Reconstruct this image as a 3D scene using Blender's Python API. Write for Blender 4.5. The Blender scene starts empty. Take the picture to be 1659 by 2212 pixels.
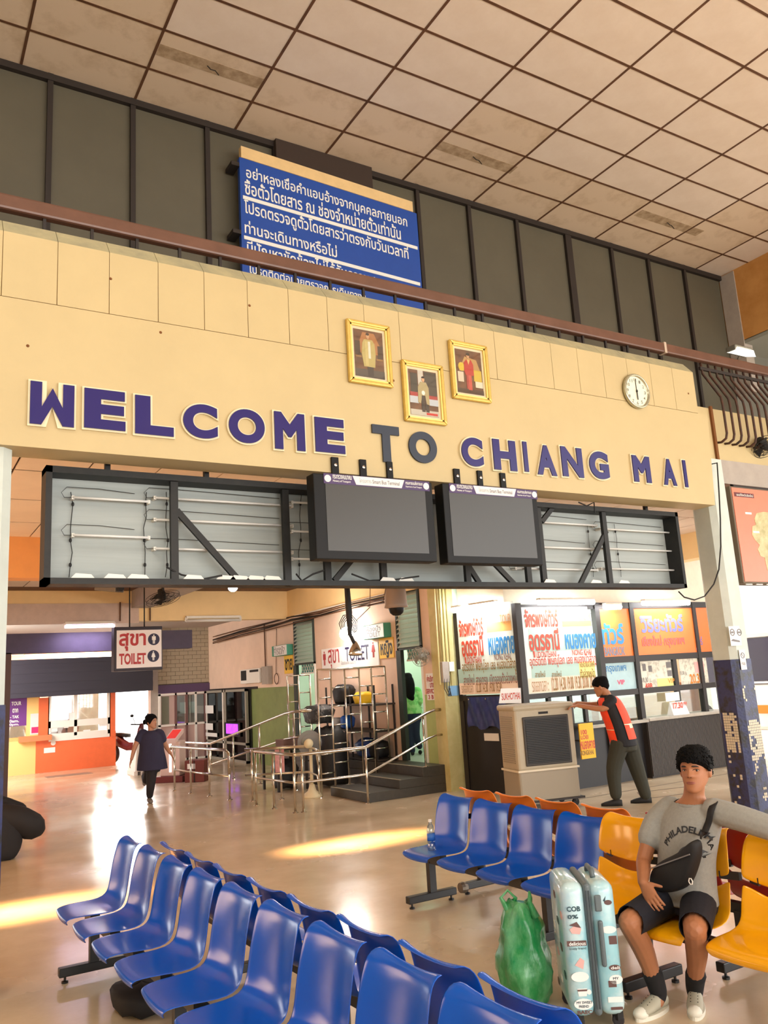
import bpy, bmesh, math, random
from mathutils import Vector, Matrix
from mathutils.geometry import delaunay_2d_cdt
random.seed(7)
SC = bpy.context.scene
COL = SC.collection
# ---------------------------------------------------------------- camera
YAW, PIT, ROL, FPX, EYE = 0.5477316, 0.19873276, -0.06031587, 1785.0, 1.8
fw = Vector((math.sin(YAW)*math.cos(PIT), math.cos(YAW)*math.cos(PIT), math.sin(PIT)))
r0 = fw.cross(Vector((0, 0, 1))).normalized(); u0 = r0.cross(fw)
rt = math.cos(ROL)*r0 + math.sin(ROL)*u0
up = -math.sin(ROL)*r0 + math.cos(ROL)*u0
cam = bpy.data.cameras.new('camera'); camo = bpy.data.objects.new('camera', cam); COL.objects.link(camo)
cam.sensor_fit = 'VERTICAL'; cam.sensor_height = 36; cam.lens = FPX/2212*36; cam.clip_start = .05; cam.clip_end = 300
camo.matrix_world = Matrix(((rt.x, up.x, -fw.x, 0), (rt.y, up.y, -fw.y, 0), (rt.z, up.z, -fw.z, EYE), (0, 0, 0, 1)))
SC.camera = camo
# ---------------------------------------------------------------- view and light
vs = SC.view_settings
vs.view_transform = 'Standard'; vs.look = 'None'; vs.gamma = 1; vs.exposure = 0.5; vs.use_curve_mapping = False
w = bpy.data.worlds.new('sky'); SC.world = w; w.use_nodes = True
bg = w.node_tree.nodes['Background']; bg.inputs[0].default_value = (1, .98, .95, 1); bg.inputs[1].default_value = 3.4
def area(name, loc, aim, sx, sy, power, col):
    l = bpy.data.lights.new(name, 'AREA'); l.shape = 'RECTANGLE'; l.size = sx; l.size_y = sy; l.energy = power; l.color = col
    o = bpy.data.objects.new(name, l); COL.objects.link(o); o.location = loc
    o.rotation_euler = (Vector(aim)-Vector(loc)).to_track_quat('-Z', 'Y').to_euler()
    return o
def point(name, loc, power, col, r=.05):
    l = bpy.data.lights.new(name, 'POINT'); l.energy = power; l.color = col; l.shadow_soft_size = r
    o = bpy.data.objects.new(name, l); COL.objects.link(o); o.location = loc
    return o
# daylight from the open front of the hall, behind and to the right of the camera
area('daylight_front', (6, -9, 2.6), (5, 5, 4.2), 15, 4.2, 560, (1, .98, .945))
# daylight from the open side of the lower hall, tinted by the orange awning outside, and from the far doorway
area('daylight_awning', (-3.5, 9.5, 1.6), (3, 9.5, 3.4), 4, 2.2, 190, (1, .62, .36))
area('daylight_doorway', (6.6, 28.5, 3.2), (4.6, 20, .4), 4, 2.6, 2000, (1, .93, .88))
area('daylight_side', (.9, 20.6, 2.6), (4.2, 22.9, .9), 2, 1.6, 170, (1, .95, .9))
# low sun through two gaps of the awning
for nm_, tx_, ty_, sy_, pw_ in (('sun_gap', 4.7, 8.75, .14, 22), ('sun_gap', 1.1, 8.35, .2, 26)):
    s_ = area(nm_, (tx_-6.0, ty_+.25, 2.2), (tx_, ty_, 0), .45, sy_, pw_, (1, .52, .2)); s_.data.spread = math.radians(7)
# two unseen lights added under the roof behind the camera for seat highlights
area('added_roof_light', (-2.5, 2.0, 8.2), (-2.5, 2.6, 0), 2.2, 1.0, 110, (1, .96, .9))
area('added_roof_light', (-1.0, -2.5, 8.2), (-.5, -2, 0), 2.2, 1.0, 110, (1, .96, .9))
# ---------------------------------------------------------------- pixel rays
def ray(px, py):
    a, b = (px-829.5)/FPX, -(py-1106)/FPX
    return rt*a + up*b + fw
ORI = Vector((0, 0, EYE))
def oZ(px, py, z=0.0):
    d = ray(px, py); return ORI + d*((z-EYE)/d.z)
def oY(px, py, Y):
    d = ray(px, py); return ORI + d*(Y/d.y)
def oX(px, py, X):
    d = ray(px, py); return ORI + d*(X/d.x)
def pj(P):
    q = Vector(P)-ORI; f = q.dot(fw)
    return (829.5+FPX*q.dot(rt)/f, 1106-FPX*q.dot(up)/f)
class Pl:
    """vertical plane through a point, u to the viewer's right, v = z, n towards the viewer"""
    def __init__(s, p, e):
        s.p = Vector((p[0], p[1], 0)); s.e = Vector((e[0], e[1], 0)).normalized(); s.n = Vector((s.e.y, -s.e.x, 0))
    def at(s, px, py):
        d = ray(px, py); t = (s.p-ORI).dot(s.n)/d.dot(s.n); return ORI + d*t
    def uv(s, px, py):
        q = s.at(px, py); return ((q-s.p).dot(s.e), q.z)
    def P(s, u, z, off=0.0):
        q = s.p + s.e*u + s.n*off; return Vector((q.x, q.y, z))
    def rect(s, x0, y0, x1, y1):
        a = s.uv(x0, y0); b = s.uv(x1, y1); return (a[0], b[1], b[0], a[1])   # u0 z0 u1 z1
    def off(s, d): return Pl(s.p + s.n*d, s.e)
class Tilt(Pl):
    """the same with a small lean of the horizontal"""
    def __init__(s, p, e, k, u0): Pl.__init__(s, p, e); s.k = k; s.u0 = u0
    def uv(s, px, py): q = s.at(px, py); u = (q-s.p).dot(s.e); return (u, q.z-s.k*(u-s.u0))
    def P(s, u, z, off=0.0): q = s.p + s.e*u + s.n*off; return Vector((q.x, q.y, z+s.k*(u-s.u0)))
def PY(Y): return Pl((0, Y), (1, 0))
def PX(X): return Pl((X, 0), (0, -1))
# ---------------------------------------------------------------- materials
MATS = {}
def lin(c):
    return tuple(((v/255)/12.92 if v <= 10 else (((v/255)+.055)/1.055)**2.4) for v in c)
def mat(name, rgb, rough=.6, metal=0.0, var=0.0, vscale=6.0, rgb2=None, bump=0.0, bscale=40.0, spec=.5, emit=0.0, alpha=1.0, trans=0.0, coat=0.0, ecol=None, stretch=None, ramp=(.35, .65)):
    if name in MATS: return MATS[name]
    m = bpy.data.materials.new(name); m.use_nodes = True; MATS[name] = m
    nt = m.node_tree; b = nt.nodes['Principled BSDF']; c = lin(rgb)
    b.inputs['Base Color'].default_value = (*c, 1); b.inputs['Roughness'].default_value = rough; b.inputs['Metallic'].default_value = metal
    b.inputs['Specular IOR Level'].default_value = spec; b.inputs['Coat Weight'].default_value = coat
    b.inputs['Transmission Weight'].default_value = trans; b.inputs['Alpha'].default_value = alpha
    if emit:
        b.inputs['Emission Color'].default_value = (*(lin(ecol) if ecol else c), 1); b.inputs['Emission Strength'].default_value = emit
    if var or rgb2 or bump:
        tc = nt.nodes.new('ShaderNodeTexCoord'); src = tc.outputs['Object']
        if stretch:
            mp = nt.nodes.new('ShaderNodeMapping'); mp.inputs['Scale'].default_value = stretch; nt.links.new(src, mp.inputs['Vector']); src = mp.outputs['Vector']
    if var or rgb2:
        n = nt.nodes.new('ShaderNodeTexNoise'); n.inputs['Scale'].default_value = vscale; n.inputs['Detail'].default_value = 6; n.inputs['Roughness'].default_value = .65
        nt.links.new(src, n.inputs['Vector'])
        r = nt.nodes.new('ShaderNodeValToRGB'); r.color_ramp.elements[0].position = ramp[0]; r.color_ramp.elements[1].position = ramp[1]
        if rgb2: c0, c1 = c, lin(rgb2)
        else: c0, c1 = [v*(1-var) for v in c], [min(1, v*(1+var)) for v in c]
        r.color_ramp.elements[0].color = (*c0, 1); r.color_ramp.elements[1].color = (*c1, 1)
        nt.links.new(n.outputs['Fac'], r.inputs['Fac']); nt.links.new(r.outputs['Color'], b.inputs['Base Color'])
    if bump:
        n2 = nt.nodes.new('ShaderNodeTexNoise'); n2.inputs['Scale'].default_value = bscale; n2.inputs['Detail'].default_value = 4; nt.links.new(src, n2.inputs['Vector'])
        bp = nt.nodes.new('ShaderNodeBump'); bp.inputs['Strength'].default_value = bump; bp.inputs['Distance'].default_value = .01
        nt.links.new(n2.outputs['Fac'], bp.inputs['Height']); nt.links.new(bp.outputs['Normal'], b.inputs['Normal'])
    return m
def glass(name, rgb=(225, 235, 232), alpha=.18, rough=.03):
    if name in MATS: return MATS[name]
    m = bpy.data.materials.new(name); m.use_nodes = True; MATS[name] = m; nt = m.node_tree
    for n in list(nt.nodes):
        if n.type != 'OUTPUT_MATERIAL': nt.nodes.remove(n)
    out = [n for n in nt.nodes if n.type == 'OUTPUT_MATERIAL'][0]
    t = nt.nodes.new('ShaderNodeBsdfTransparent'); t.inputs[0].default_value = (*lin(rgb), 1)
    g = nt.nodes.new('ShaderNodeBsdfGlossy'); g.inputs['Roughness'].default_value = rough
    mx = nt.nodes.new('ShaderNodeMixShader'); mx.inputs[0].default_value = alpha
    nt.links.new(t.outputs[0], mx.inputs[1]); nt.links.new(g.outputs[0], mx.inputs[2]); nt.links.new(mx.outputs[0], out.inputs[0])
    return m
# ---------------------------------------------------------------- mesh building
class MB:
    def __init__(s): s.v = []; s.f = []
    def add(s, vs, fs):
        k = len(s.v); s.v += [Vector(a) for a in vs]; s.f += [tuple(i+k for i in f) for f in fs]; return s
    def box(s, x0, x1, y0, y1, z0, z1):
        return s.add([(x0, y0, z0), (x1, y0, z0), (x1, y1, z0), (x0, y1, z0), (x0, y0, z1), (x1, y0, z1), (x1, y1, z1), (x0, y1, z1)],
                     [(0, 3, 2, 1), (4, 5, 6, 7), (0, 1, 5, 4), (1, 2, 6, 5), (2, 3, 7, 6), (3, 0, 4, 7)])
    def bar(s, a, b, w, h, upv=(0, 0, 1)):
        a = Vector(a); b = Vector(b); d = (b-a).normalized(); upv = Vector(upv)
        if abs(d.dot(upv)) > .98: upv = Vector((0, 1, 0))
        x = d.cross(upv).normalized(); y = x.cross(d); x *= w/2; y *= h/2
        vs = [p+i*x+j*y for p in (a, b) for i, j in ((-1, -1), (1, -1), (1, 1), (-1, 1))]
        return s.add(vs, [(0, 1, 2, 3), (7, 6, 5, 4), (0, 4, 5, 1), (1, 5, 6, 2), (2, 6, 7, 3), (3, 7, 4, 0)])
    def pbox(s, pl, rect, o0, o1):
        u0, z0, u1, z1 = rect
        return s.add([pl.P(u, z, o) for o in (o0, o1) for u, z in ((u0, z0), (u1, z0), (u1, z1), (u0, z1))],
                     [(3, 2, 1, 0), (4, 5, 6, 7), (0, 1, 5, 4), (1, 2, 6, 5), (2, 3, 7, 6), (3, 0, 4, 7)])
    def prism(s, pl, poly, o0, o1):
        """polygon given in (u, z) of a plane, extruded from offset o0 to o1"""
        n = len(poly)
        return s.add([pl.P(u, z, o) for o in (o0, o1) for u, z in poly],
                     [tuple(range(n-1, -1, -1)), tuple(range(n, 2*n))] + [(i, (i+1) % n, n+(i+1) % n, n+i) for i in range(n)])
    def tube(s, pts, r, n=8, closed=False, caps=True):
        pts = [Vector(p) for p in pts]; m = len(pts); rr = r if isinstance(r, (list, tuple)) else [r]*m
        vs = []; fs = []; ref = None
        for i, p in enumerate(pts):
            if closed: d = (pts[(i+1) % m]-pts[i-1])
            else: d = pts[min(i+1, m-1)]-pts[max(i-1, 0)]
            d.normalize()
            if ref is None: ref = Vector((0, 0, 1)) if abs(d.z) < .9 else Vector((1, 0, 0))
            x = ref - d*ref.dot(d)
            if x.length < 1e-4: x = d.orthogonal()
            x.normalize(); y = d.cross(x); ref = x
            for k in range(n):
                a = 2*math.pi*k/n; vs.append(p + (x*math.cos(a)+y*math.sin(a))*rr[i])
        for i in range(m if closed else m-1):
            for k in range(n):
                j = (i+1) % m; fs.append((i*n+k, i*n+(k+1) % n, j*n+(k+1) % n, j*n+k))
        if caps and not closed: fs += [tuple(range(n-1, -1, -1)), tuple(range((m-1)*n, m*n))]
        return s.add(vs, fs)
    def loft(s, rings, caps=True):
        """rings: lists of points with equal counts"""
        n = len(rings[0]); vs = [p for r in rings for p in r]; fs = []
        for i in range(len(rings)-1):
            for k in range(n): fs.append((i*n+k, i*n+(k+1) % n, (i+1)*n+(k+1) % n, (i+1)*n+k))
        if caps: fs += [tuple(range(n-1, -1, -1)), tuple(range((len(rings)-1)*n, len(rings)*n))]
        return s.add(vs, fs)
    def lathe(s, prof, c, axis=(0, 0, 1), n=16):
        """prof: (radius, height) along axis from c"""
        ax = Vector(axis).normalized(); x = ax.orthogonal().normalized(); y = ax.cross(x); c = Vector(c)
        return s.loft([[c+ax*h+(x*math.cos(2*math.pi*k/n)+y*math.sin(2*math.pi*k/n))*max(r, 1e-4) for k in range(n)] for r, h in prof])
    def ell(s, c, r, n=12, m=8, rot=None):
        c = Vector(c); rings = []
        for i in range(m+1):
            t = math.pi*i/m; z = -math.cos(t); q = max(math.sin(t), 1e-3)
            ring = []
            for k in range(n):
                a = 2*math.pi*k/n; p = Vector((r[0]*q*math.cos(a), r[1]*q*math.sin(a), r[2]*z))
                if rot: p = rot @ p
                ring.append(c+p)
            rings.append(ring)
        return s.loft(rings)
    def mesh(s, name, org=(0, 0, 0), smooth=False):
        o = Vector(org); me = bpy.data.meshes.new(name)
        me.from_pydata([tuple(v-o) for v in s.v], [], s.f); me.validate(clean_customdata=False)
        bm = bmesh.new(); bm.from_mesh(me); bmesh.ops.recalc_face_normals(bm, faces=bm.faces); bm.to_mesh(me); bm.free()
        if smooth:
            for p in me.polygons: p.use_smooth = True
        return me
def orig(o):
    while o.parent: o = o.parent
    return o.location
def tag(o, label, cat, group=None):
    o['label'] = label; o['category'] = cat
    if group: o['group'] = group
    return o
def thing(name, label, cat, loc=(0, 0, 0), group=None):
    o = bpy.data.objects.new(name, None); COL.objects.link(o); o.location = loc; o.empty_display_size = .1
    return tag(o, label, cat, group)
def part(mb, name, m, parent, smooth=False, bevel=0, label=None, org=None, seg=2):
    """a child mesh; mb holds world coordinates"""
    me = mb.mesh(name, orig(parent) if org is None else org, smooth); me.materials.append(m)
    o = bpy.data.objects.new(name, me); COL.objects.link(o); o.parent = parent
    if bevel: bev(o, bevel, seg)
    if label: o['label'] = label
    return o
def bev(o, wd, seg=2):
    b = o.modifiers.new('bevel', 'BEVEL'); b.width = wd; b.segments = seg; b.limit_method = 'ANGLE'; b.angle_limit = .7
def base(mb):
    xs = [v.x for v in mb.v]; ys = [v.y for v in mb.v]; return Vector(((min(xs)+max(xs))/2, (min(ys)+max(ys))/2, min(v.z for v in mb.v)))
def solo(mb, name, label, cat, m, group=None, smooth=False, bevel=0):
    o0 = base(mb); me = mb.mesh(name, o0, smooth); me.materials.append(m)
    o = bpy.data.objects.new(name, me); COL.objects.link(o); o.location = o0
    if bevel: bev(o, bevel)
    return tag(o, label, cat, group)
def struct(mb, name, m, smooth=False, bevel=0, label=None):
    me = mb.mesh(name, (0, 0, 0), smooth); me.materials.append(m)
    o = bpy.data.objects.new(name, me); COL.objects.link(o); o['kind'] = 'structure'
    if label: o['label'] = label
    if bevel: bev(o, bevel)
    return o
def piece(me, name, parent, loc=(0, 0, 0), rz=0):
    o = bpy.data.objects.new(name, me); COL.objects.link(o); o.parent = parent
    o.location = Vector(loc)-orig(parent); o.rotation_euler.z = rz
    return o
def copy_tree(o, parent=None, loc=None, label=None, group=None):
    c = o.copy(); COL.objects.link(c); c.parent = parent
    if loc is not None: c.location = loc
    if label: c['label'] = label
    if group: c['group'] = group
    for ch in [x for x in SC.objects if x.parent == o]: copy_tree(ch, c)
    return c
def bake(o, voxel=None, smooth=0, sub=0, dec=0):
    """apply remesh / smooth / subdivision and keep the result as plain mesh"""
    if voxel:
        r = o.modifiers.new('r', 'REMESH'); r.mode = 'VOXEL'; r.voxel_size = voxel; r.use_smooth_shade = True
    if smooth:
        q = o.modifiers.new('s', 'SMOOTH'); q.factor = .5; q.iterations = smooth
    if sub:
        q = o.modifiers.new('u', 'SUBSURF'); q.levels = sub; q.render_levels = sub
    if dec:
        q = o.modifiers.new('d', 'DECIMATE'); q.ratio = dec
    dg = bpy.context.evaluated_depsgraph_get(); dg.update()
    me = bpy.data.meshes.new_from_object(o.evaluated_get(dg)); ms = [m for m in o.data.materials]
    o.modifiers.clear(); o.data = me
    if not me.materials:
        for m in ms: me.materials.append(m)
    for p in me.polygons: p.use_smooth = True
    return o
# ---------------------------------------------------------------- lettering
GLY = {}
def glyphs(body, bold=0.0, res=3):
    res = 10 if len(body) == 1 else res
    key = (body, bold)
    if key in GLY: return GLY[key]
    cu = bpy.data.curves.new('lettering', 'FONT'); cu.body = body; cu.fill_mode = 'NONE'; cu.resolution_u = res
    o = bpy.data.objects.new('lettering', cu); COL.objects.link(o)
    dg = bpy.context.evaluated_depsgraph_get(); dg.update()
    me = bpy.data.meshes.new_from_object(o.evaluated_get(dg))
    pts = [v.co.to_2d() for v in me.vertices]; adj = {}
    for e in me.edges:
        a, b = e.vertices; adj.setdefault(a, []).append(b); adj.setdefault(b, []).append(a)
    bpy.data.objects.remove(o); bpy.data.curves.remove(cu); bpy.data.meshes.remove(me)
    seen = set(); loops = []
    for st in sorted(adj):
        if st in seen: continue
        lp = [st]; seen.add(st); cur = st
        while True:
            nx = [q for q in adj[cur] if q not in seen]
            if not nx: break
            # keep vertex order so that the winding of the outline survives
            cur = min(nx) if len(lp) == 1 else nx[0]; seen.add(cur); lp.append(cur)
        if len(lp) > 2: loops.append([pts[i] for i in lp])
    if bold:   # grow the outlines outwards
        tot = sum(l[i].x*l[(i+1) % len(l)].y-l[(i+1) % len(l)].x*l[i].y for l in loops for i in range(len(l))); sg = 1 if tot > 0 else -1
        new = []
        for l in loops:
            l = [p for i, p in enumerate(l) if (p-l[i-1]).length > 1e-5]; nl = []
            for i, p in enumerate(l):
                a = (p-l[i-1]).normalized(); b = (l[(i+1) % len(l)]-p).normalized()
                na = Vector((a.y, -a.x))*sg; nb = Vector((b.y, -b.x))*sg; m = na+nb
                k = m.length
                if k < .3: nl.append(p+na*bold); continue
                m = m/k; nl.append(p+m*min(bold/max(m.dot(na), .4), bold*2.2))
            new.append(nl)
        loops = new
    bb = [(min(p.x for p in l), min(p.y for p in l), max(p.x for p in l), max(p.y for p in l)) for l in loops]
    grp = list(range(len(loops)))
    def find(i):
        while grp[i] != i: i = grp[i]
        return i
    for i in range(len(loops)):
        for j in range(i):
            a, b = bb[i], bb[j]
            if a[0] <= b[2] and b[0] <= a[2] and a[1] <= b[3] and b[1] <= a[3]: grp[find(i)] = find(j)
    V = []; T = []
    for g in set(find(i) for i in range(len(loops))):
        ls = [loops[i] for i in range(len(loops)) if find(i) == g]
        vv = []; ee = []
        for l in ls:
            k = len(vv); vv += l; ee += [(k+i, k+(i+1) % len(l)) for i in range(len(l))]
        r = delaunay_2d_cdt(vv, ee, [], 0, 1e-6); k = len(V); V += [tuple(p) for p in r[0]]
        for f in r[2]:
            for q in range(1, len(f)-1):
                t = (f[0], f[q], f[q+1]); c = (r[0][t[0]]+r[0][t[1]]+r[0][t[2]])/3; wn = 0
                for l in ls:
                    for i in range(len(l)):
                        a, b = l[i], l[(i+1) % len(l)]
                        if (a.y <= c.y) != (b.y <= c.y):
                            sx = a.x+(c.y-a.y)/(b.y-a.y)*(b.x-a.x)
                            if sx > c.x: wn += 1 if b.y > a.y else -1
                if wn: T.append(tuple(i+k for i in t))
    x0 = min(v[0] for v in V); x1 = max(v[0] for v in V); y0 = min(v[1] for v in V); y1 = max(v[1] for v in V)
    GLY[key] = ([((a-x0)/(x1-x0), (b-y0)/(y1-y0)) for a, b in V], T, (x1-x0)/(y1-y0))
    return GLY[key]
def lettering(mb, body, pl, rect, off=.002, bold=0.0, shear=0.0):
    V, T, asp = glyphs(body, bold); a, b, c, d = rect
    return mb.add([pl.P(a+(c-a)*(x+shear*y), b+(d-b)*y, off) for x, y in V], T)
def text(parent, name, body, m, pl, rect, off=.002, bold=0.0):
    return part(lettering(MB(), body, pl, rect, off, bold), name, m, parent)

def lettering3(mb, body, pl, rect, o0, o1, bold=0.0):
    """solid letters with real thickness"""
    V, T, asp = glyphs(body, bold); a, b, c, d = rect; n = len(V)
    pts = [pl.P(a+(c-a)*x, b+(d-b)*y, o) for o in (o1, o0) for x, y in V]; cnt = {}
    for t in T:
        for i in range(3):
            e = (t[i], t[(i+1) % 3]); cnt[tuple(sorted(e))] = cnt.get(tuple(sorted(e)), 0)+1
    return mb.add(pts, list(T)+[(i, j, j+n, i+n) for (i, j), k in cnt.items() if k == 1])
def plate(parent, name, m, pl, px, o0, o1, bevel=0, label=None):
    return part(MB().pbox(pl, pl.rect(*px), o0, o1), name, m, parent, bevel=bevel, label=label)
def words(parent, name, body, m, pl, px, off, bold=0.0):
    return text(parent, name, body, m, pl, pl.rect(*px), off, bold)
# ================================================================ the setting
ZC, YW, XR, FY = 8.432, 8.43, 12.4, 6.0
WX = 7.75                    # plane of the toilet wall
M_floor = mat('polished_terrazzo', (198, 178, 148), .2, rgb2=(214, 194, 164), vscale=1.3, bump=.03, bscale=60, spec=.5)
nt = M_floor.node_tree
_b = nt.nodes['Principled BSDF']; _n = nt.nodes.new('ShaderNodeTexNoise'); _n.inputs['Scale'].default_value = .9; _n.inputs['Detail'].default_value = 5
_r = nt.nodes.new('ShaderNodeMapRange'); _r.inputs[1].default_value = .35; _r.inputs[2].default_value = .7; _r.inputs[3].default_value = .13; _r.inputs[4].default_value = .32
nt.links.new([n for n in nt.nodes if n.type == 'TEX_COORD'][0].outputs['Object'], _n.inputs['Vector']); nt.links.new(_n.outputs['Fac'], _r.inputs[0]); nt.links.new(_r.outputs[0], _b.inputs['Roughness'])
M_tile = mat('ceiling_board', (226, 208, 190), .85, rgb2=(234, 218, 202), vscale=2.2, bump=.05, bscale=90)
M_tile_dirty = mat('stained_ceiling_board', (224, 202, 176), .85, rgb2=(190, 162, 128), vscale=2.6, ramp=(.5, .85), bump=.05)
M_tbar = mat('brown_ceiling_bar', (96, 62, 38), .7, var=.2)
M_fascia = mat('cream_yellow_paint', (194, 174, 128), .55, var=.03, vscale=2.0, bump=.06, bscale=25)
M_coping = mat('weathered_coping', (158, 152, 122), .8, rgb2=(182, 172, 132), vscale=5, bump=.15, bscale=30)
M_grey = mat('grey_green_panel', (88, 83, 68), .6, var=.06, vscale=1.5)
M_dark = mat('dark_brown_frame', (40, 32, 28), .6)
M_railb = mat('brown_rail_paint', (104, 72, 58), .35, var=.12, vscale=4)
M_orange_wall = mat('orange_wall_paint', (206, 150, 84), .7, rgb2=(186, 128, 62), vscale=2)
M_white = mat('white_paint', (236, 232, 222), .6, var=.03)
M_beam = mat('warm_beam_paint', (244, 214, 158), .7, var=.04, vscale=2)
M_beam_or = mat('orange_beam_paint', (236, 168, 100), .7, var=.05, vscale=2)
M_pink = mat('salmon_wall_paint', (232, 202, 180), .7, var=.05, vscale=2, bump=.05)
M_green = mat('olive_green_wainscot', (128, 142, 84), .6, var=.1, vscale=3)
M_yell = mat('yellow_green_wall', (214, 202, 146), .7, rgb2=(196, 184, 124), vscale=3)
M_shut = mat('dark_shutter', (44, 40, 52), .5)
M_tile2 = mat('lower_ceiling_board', (226, 210, 192), .85, var=.04, vscale=2)
M_graypl = mat('grey_plaster', (170, 160, 150), .8, var=.06)

struct(MB().box(-14, 40, -14, 42, -.2, 0), 'floor', M_floor)
# --- high ceiling: boards in a brown grid
ceil = struct(MB().box(-8, XR, -12, YW, ZC+.03, ZC+.25), 'ceiling', M_graypl)
tx0, ty0, tdx, tdy = .931, 7.844, 1.2, .6067
tm = MB().box(-tdx/2+.012, tdx/2-.012, -tdy/2+.012, tdy/2-.012, 0, .012).mesh('tile'); tm.materials.append(M_tile)
td = MB().box(-tdx/2+.012, tdx/2-.012, -tdy/2+.012, tdy/2-.012, 0, .012).mesh('tile_stained'); td.materials.append(M_tile_dirty)
te = MB().box(-tdx/2+.012, tdx/2-.012, -.283, .283, 0, .012).mesh('tile_edge'); te.materials.append(M_tile_dirty)
rest = MB()
for i in range(-8, 10):
    for j in range(-1, 34):
        cx, cy = tx0+(i+.5)*tdx, ty0-(j+.5)*tdy
        if cy < -12: continue
        if i == 9:  # cut boards against the right wall
            x1 = XR; x0 = tx0+9*tdx
        px = pj((cx, cy, ZC)); dep = (Vector((cx, cy, ZC))-ORI).dot(fw)
        seen = dep > 0 and -150 < px[0] < 1900 and -150 < px[1] < 700
        if i == 9:
            rest.box(x0+.012, XR, cy-tdy/2+.012, cy+tdy/2-.012, ZC, ZC+.012)
        elif seen:
            piece(te if j == -1 else (td if j == 0 or (j == 1 and i in (0, 4, 8)) else tm), 'ceiling_tile', ceil, (cx, cy, ZC))
        else: rest.box(cx-tdx/2+.012, cx+tdx/2-.012, cy-tdy/2+.012, cy+tdy/2-.012, ZC, ZC+.012)
o = part(rest, 'ceiling_tiles_overhead', M_tile, ceil); o['kind'] = 'stuff'
for i in range(-7, 11):
    x = tx0+i*tdx
    if x < XR: part(MB().box(x-.014, x+.014, -12, YW, ZC-.006, ZC+.014), 'ceiling_bar', M_tbar, ceil)
for j in range(0, 33):
    y = ty0-j*tdy; part(MB().box(-8, XR, y-.014, y+.014, ZC-.005, ZC+.0135), 'ceiling_bar', M_tbar, ceil)
# brownish strips left by removed lamps, with a stub of wire
for a, b in (((345, 98), (565, 190)), ((945, 312), (1110, 368)), ((1385, 455), (1505, 508))):
    p, q = oZ(*a, ZC), oZ(*b, ZC); p.z = q.z = ZC-.001; yy = (p.y+q.y)/2
    part(MB().box(p.x, q.x, yy-.085, yy+.085, ZC-.002, ZC+.001), 'lamp_scar', mat('lamp_scar', (196, 172, 142), .9, rgb2=(158, 132, 102), vscale=9), ceil)
    mx = (p.x+q.x)/2; part(MB().tube([(mx-.06, yy, ZC), (mx-.03, yy-.02, ZC-.05), (mx+.03, yy, ZC-.03), (mx+.06, yy-.02, ZC-.09)], .006, 5), 'wire_stub', M_dark, ceil)
# --- clerestory wall
wb = struct(MB().box(-8, XR+.2, YW+.03, YW+.2, 4.2, ZC+.03), 'wall_back', M_dark)
mul = [-2.27, -1.4, -.52, .355, 1.23, 2.11, 2.98, 3.85, 4.2, 5.09, 5.96, 6.84, 7.72, 8.74, 9.68, 10.53, 11.42, XR]
for a, b in zip(mul[:-1], mul[1:]):
    if b-a < .5: continue
    part(MB().box(a+.025, b-.025, YW, YW+.03, 4.3, ZC-.08), 'wall_panel', M_grey, wb)
for k, x in enumerate(mul[:-1]):
    wd = .06 if abs(x-8.74) < .01 else .028
    part(MB().box(x-wd, x+wd, YW-.05, YW+.02, 4.25, ZC), 'mullion', M_dark, wb)
part(MB().box(-8, XR, YW-.06, YW+.02, ZC-.09, ZC-.012), 'head_rail', M_dark, wb)
part(MB().box(3.83, 5.2, YW-.12, YW-.03, 8.0, ZC-.012), 'dark_header_box', mat('brown_header', (52, 38, 30), .7), wb)
# --- right upper wall
wr = struct(MB().box(XR, XR+.25, -12, YW+.2, 7.12, ZC+.03), 'wall_right', M_orange_wall)
part(MB().box(XR-.02, XR+.2, 8.13, 8.42, 6.2, ZC-.02), 'pilaster', M_graypl, wr)
wg = struct(MB().box(-8, 13, 6.29, YW, 3.9, 4.2), 'floor_gallery', M_graypl)
part(MB().box(XR, 20, -2, YW+.2, 7.06, 7.13), 'gallery_soffit', mat('gallery_soffit_paint', (150, 150, 140), .7), wg)
part(MB().box(16.5, 16.7, -2, YW+.2, 4.2, 7.1), 'gallery_end_panel', mat('gallery_end_paint', (120, 118, 108), .7), wg)
part(MB().box(XR, 20, YW, YW+.2, 4.2, 7.1), 'gallery_back_panel', mat('gallery_end_paint', (120, 118, 108), .7), wg)
# --- left and front walls, out of view
struct(MB().box(-8.2, XR, -12.2, -12, 4.6, ZC+.2), 'wall_front', M_fascia)
struct(MB().box(-8.2, -8, -12, 30, 0, ZC+.2), 'wall_left', M_fascia)
# --- fascia beam with its course of thin panels
fz0, fzj, fz1 = 3.53, 4.63, 5.135
fas = struct(MB().box(-8, 8.05, FY+.012, FY+.29, fz0+.01, fz1), 'wall_fascia', mat('fascia_joint', (150, 112, 58), .8))
part(MB().prism(PX(0), [(-FY, fz0), (-FY-.29, fz0), (-FY-.29, fzj), (-FY, fzj-.004)], -8, 8).add([], []) if False else MB().add(
    [(-8, FY, fz0), (8.12, FY, fz0), (8.215, FY, fzj-.005), (-8, FY, fzj-.005), (-8, FY+.29, fz0), (8.12, FY+.29, fz0), (8.215, FY+.29, fzj-.005), (-8, FY+.29, fzj-.005)],
    [(0, 1, 2, 3), (5, 4, 7, 6), (0, 4, 5, 1), (1, 5, 6, 2), (2, 6, 7, 3), (3, 7, 4, 0)]), 'lower_panel', M_fascia, fas)
js = [.958+.3735*k for k in range(-6, 20)]
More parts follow.
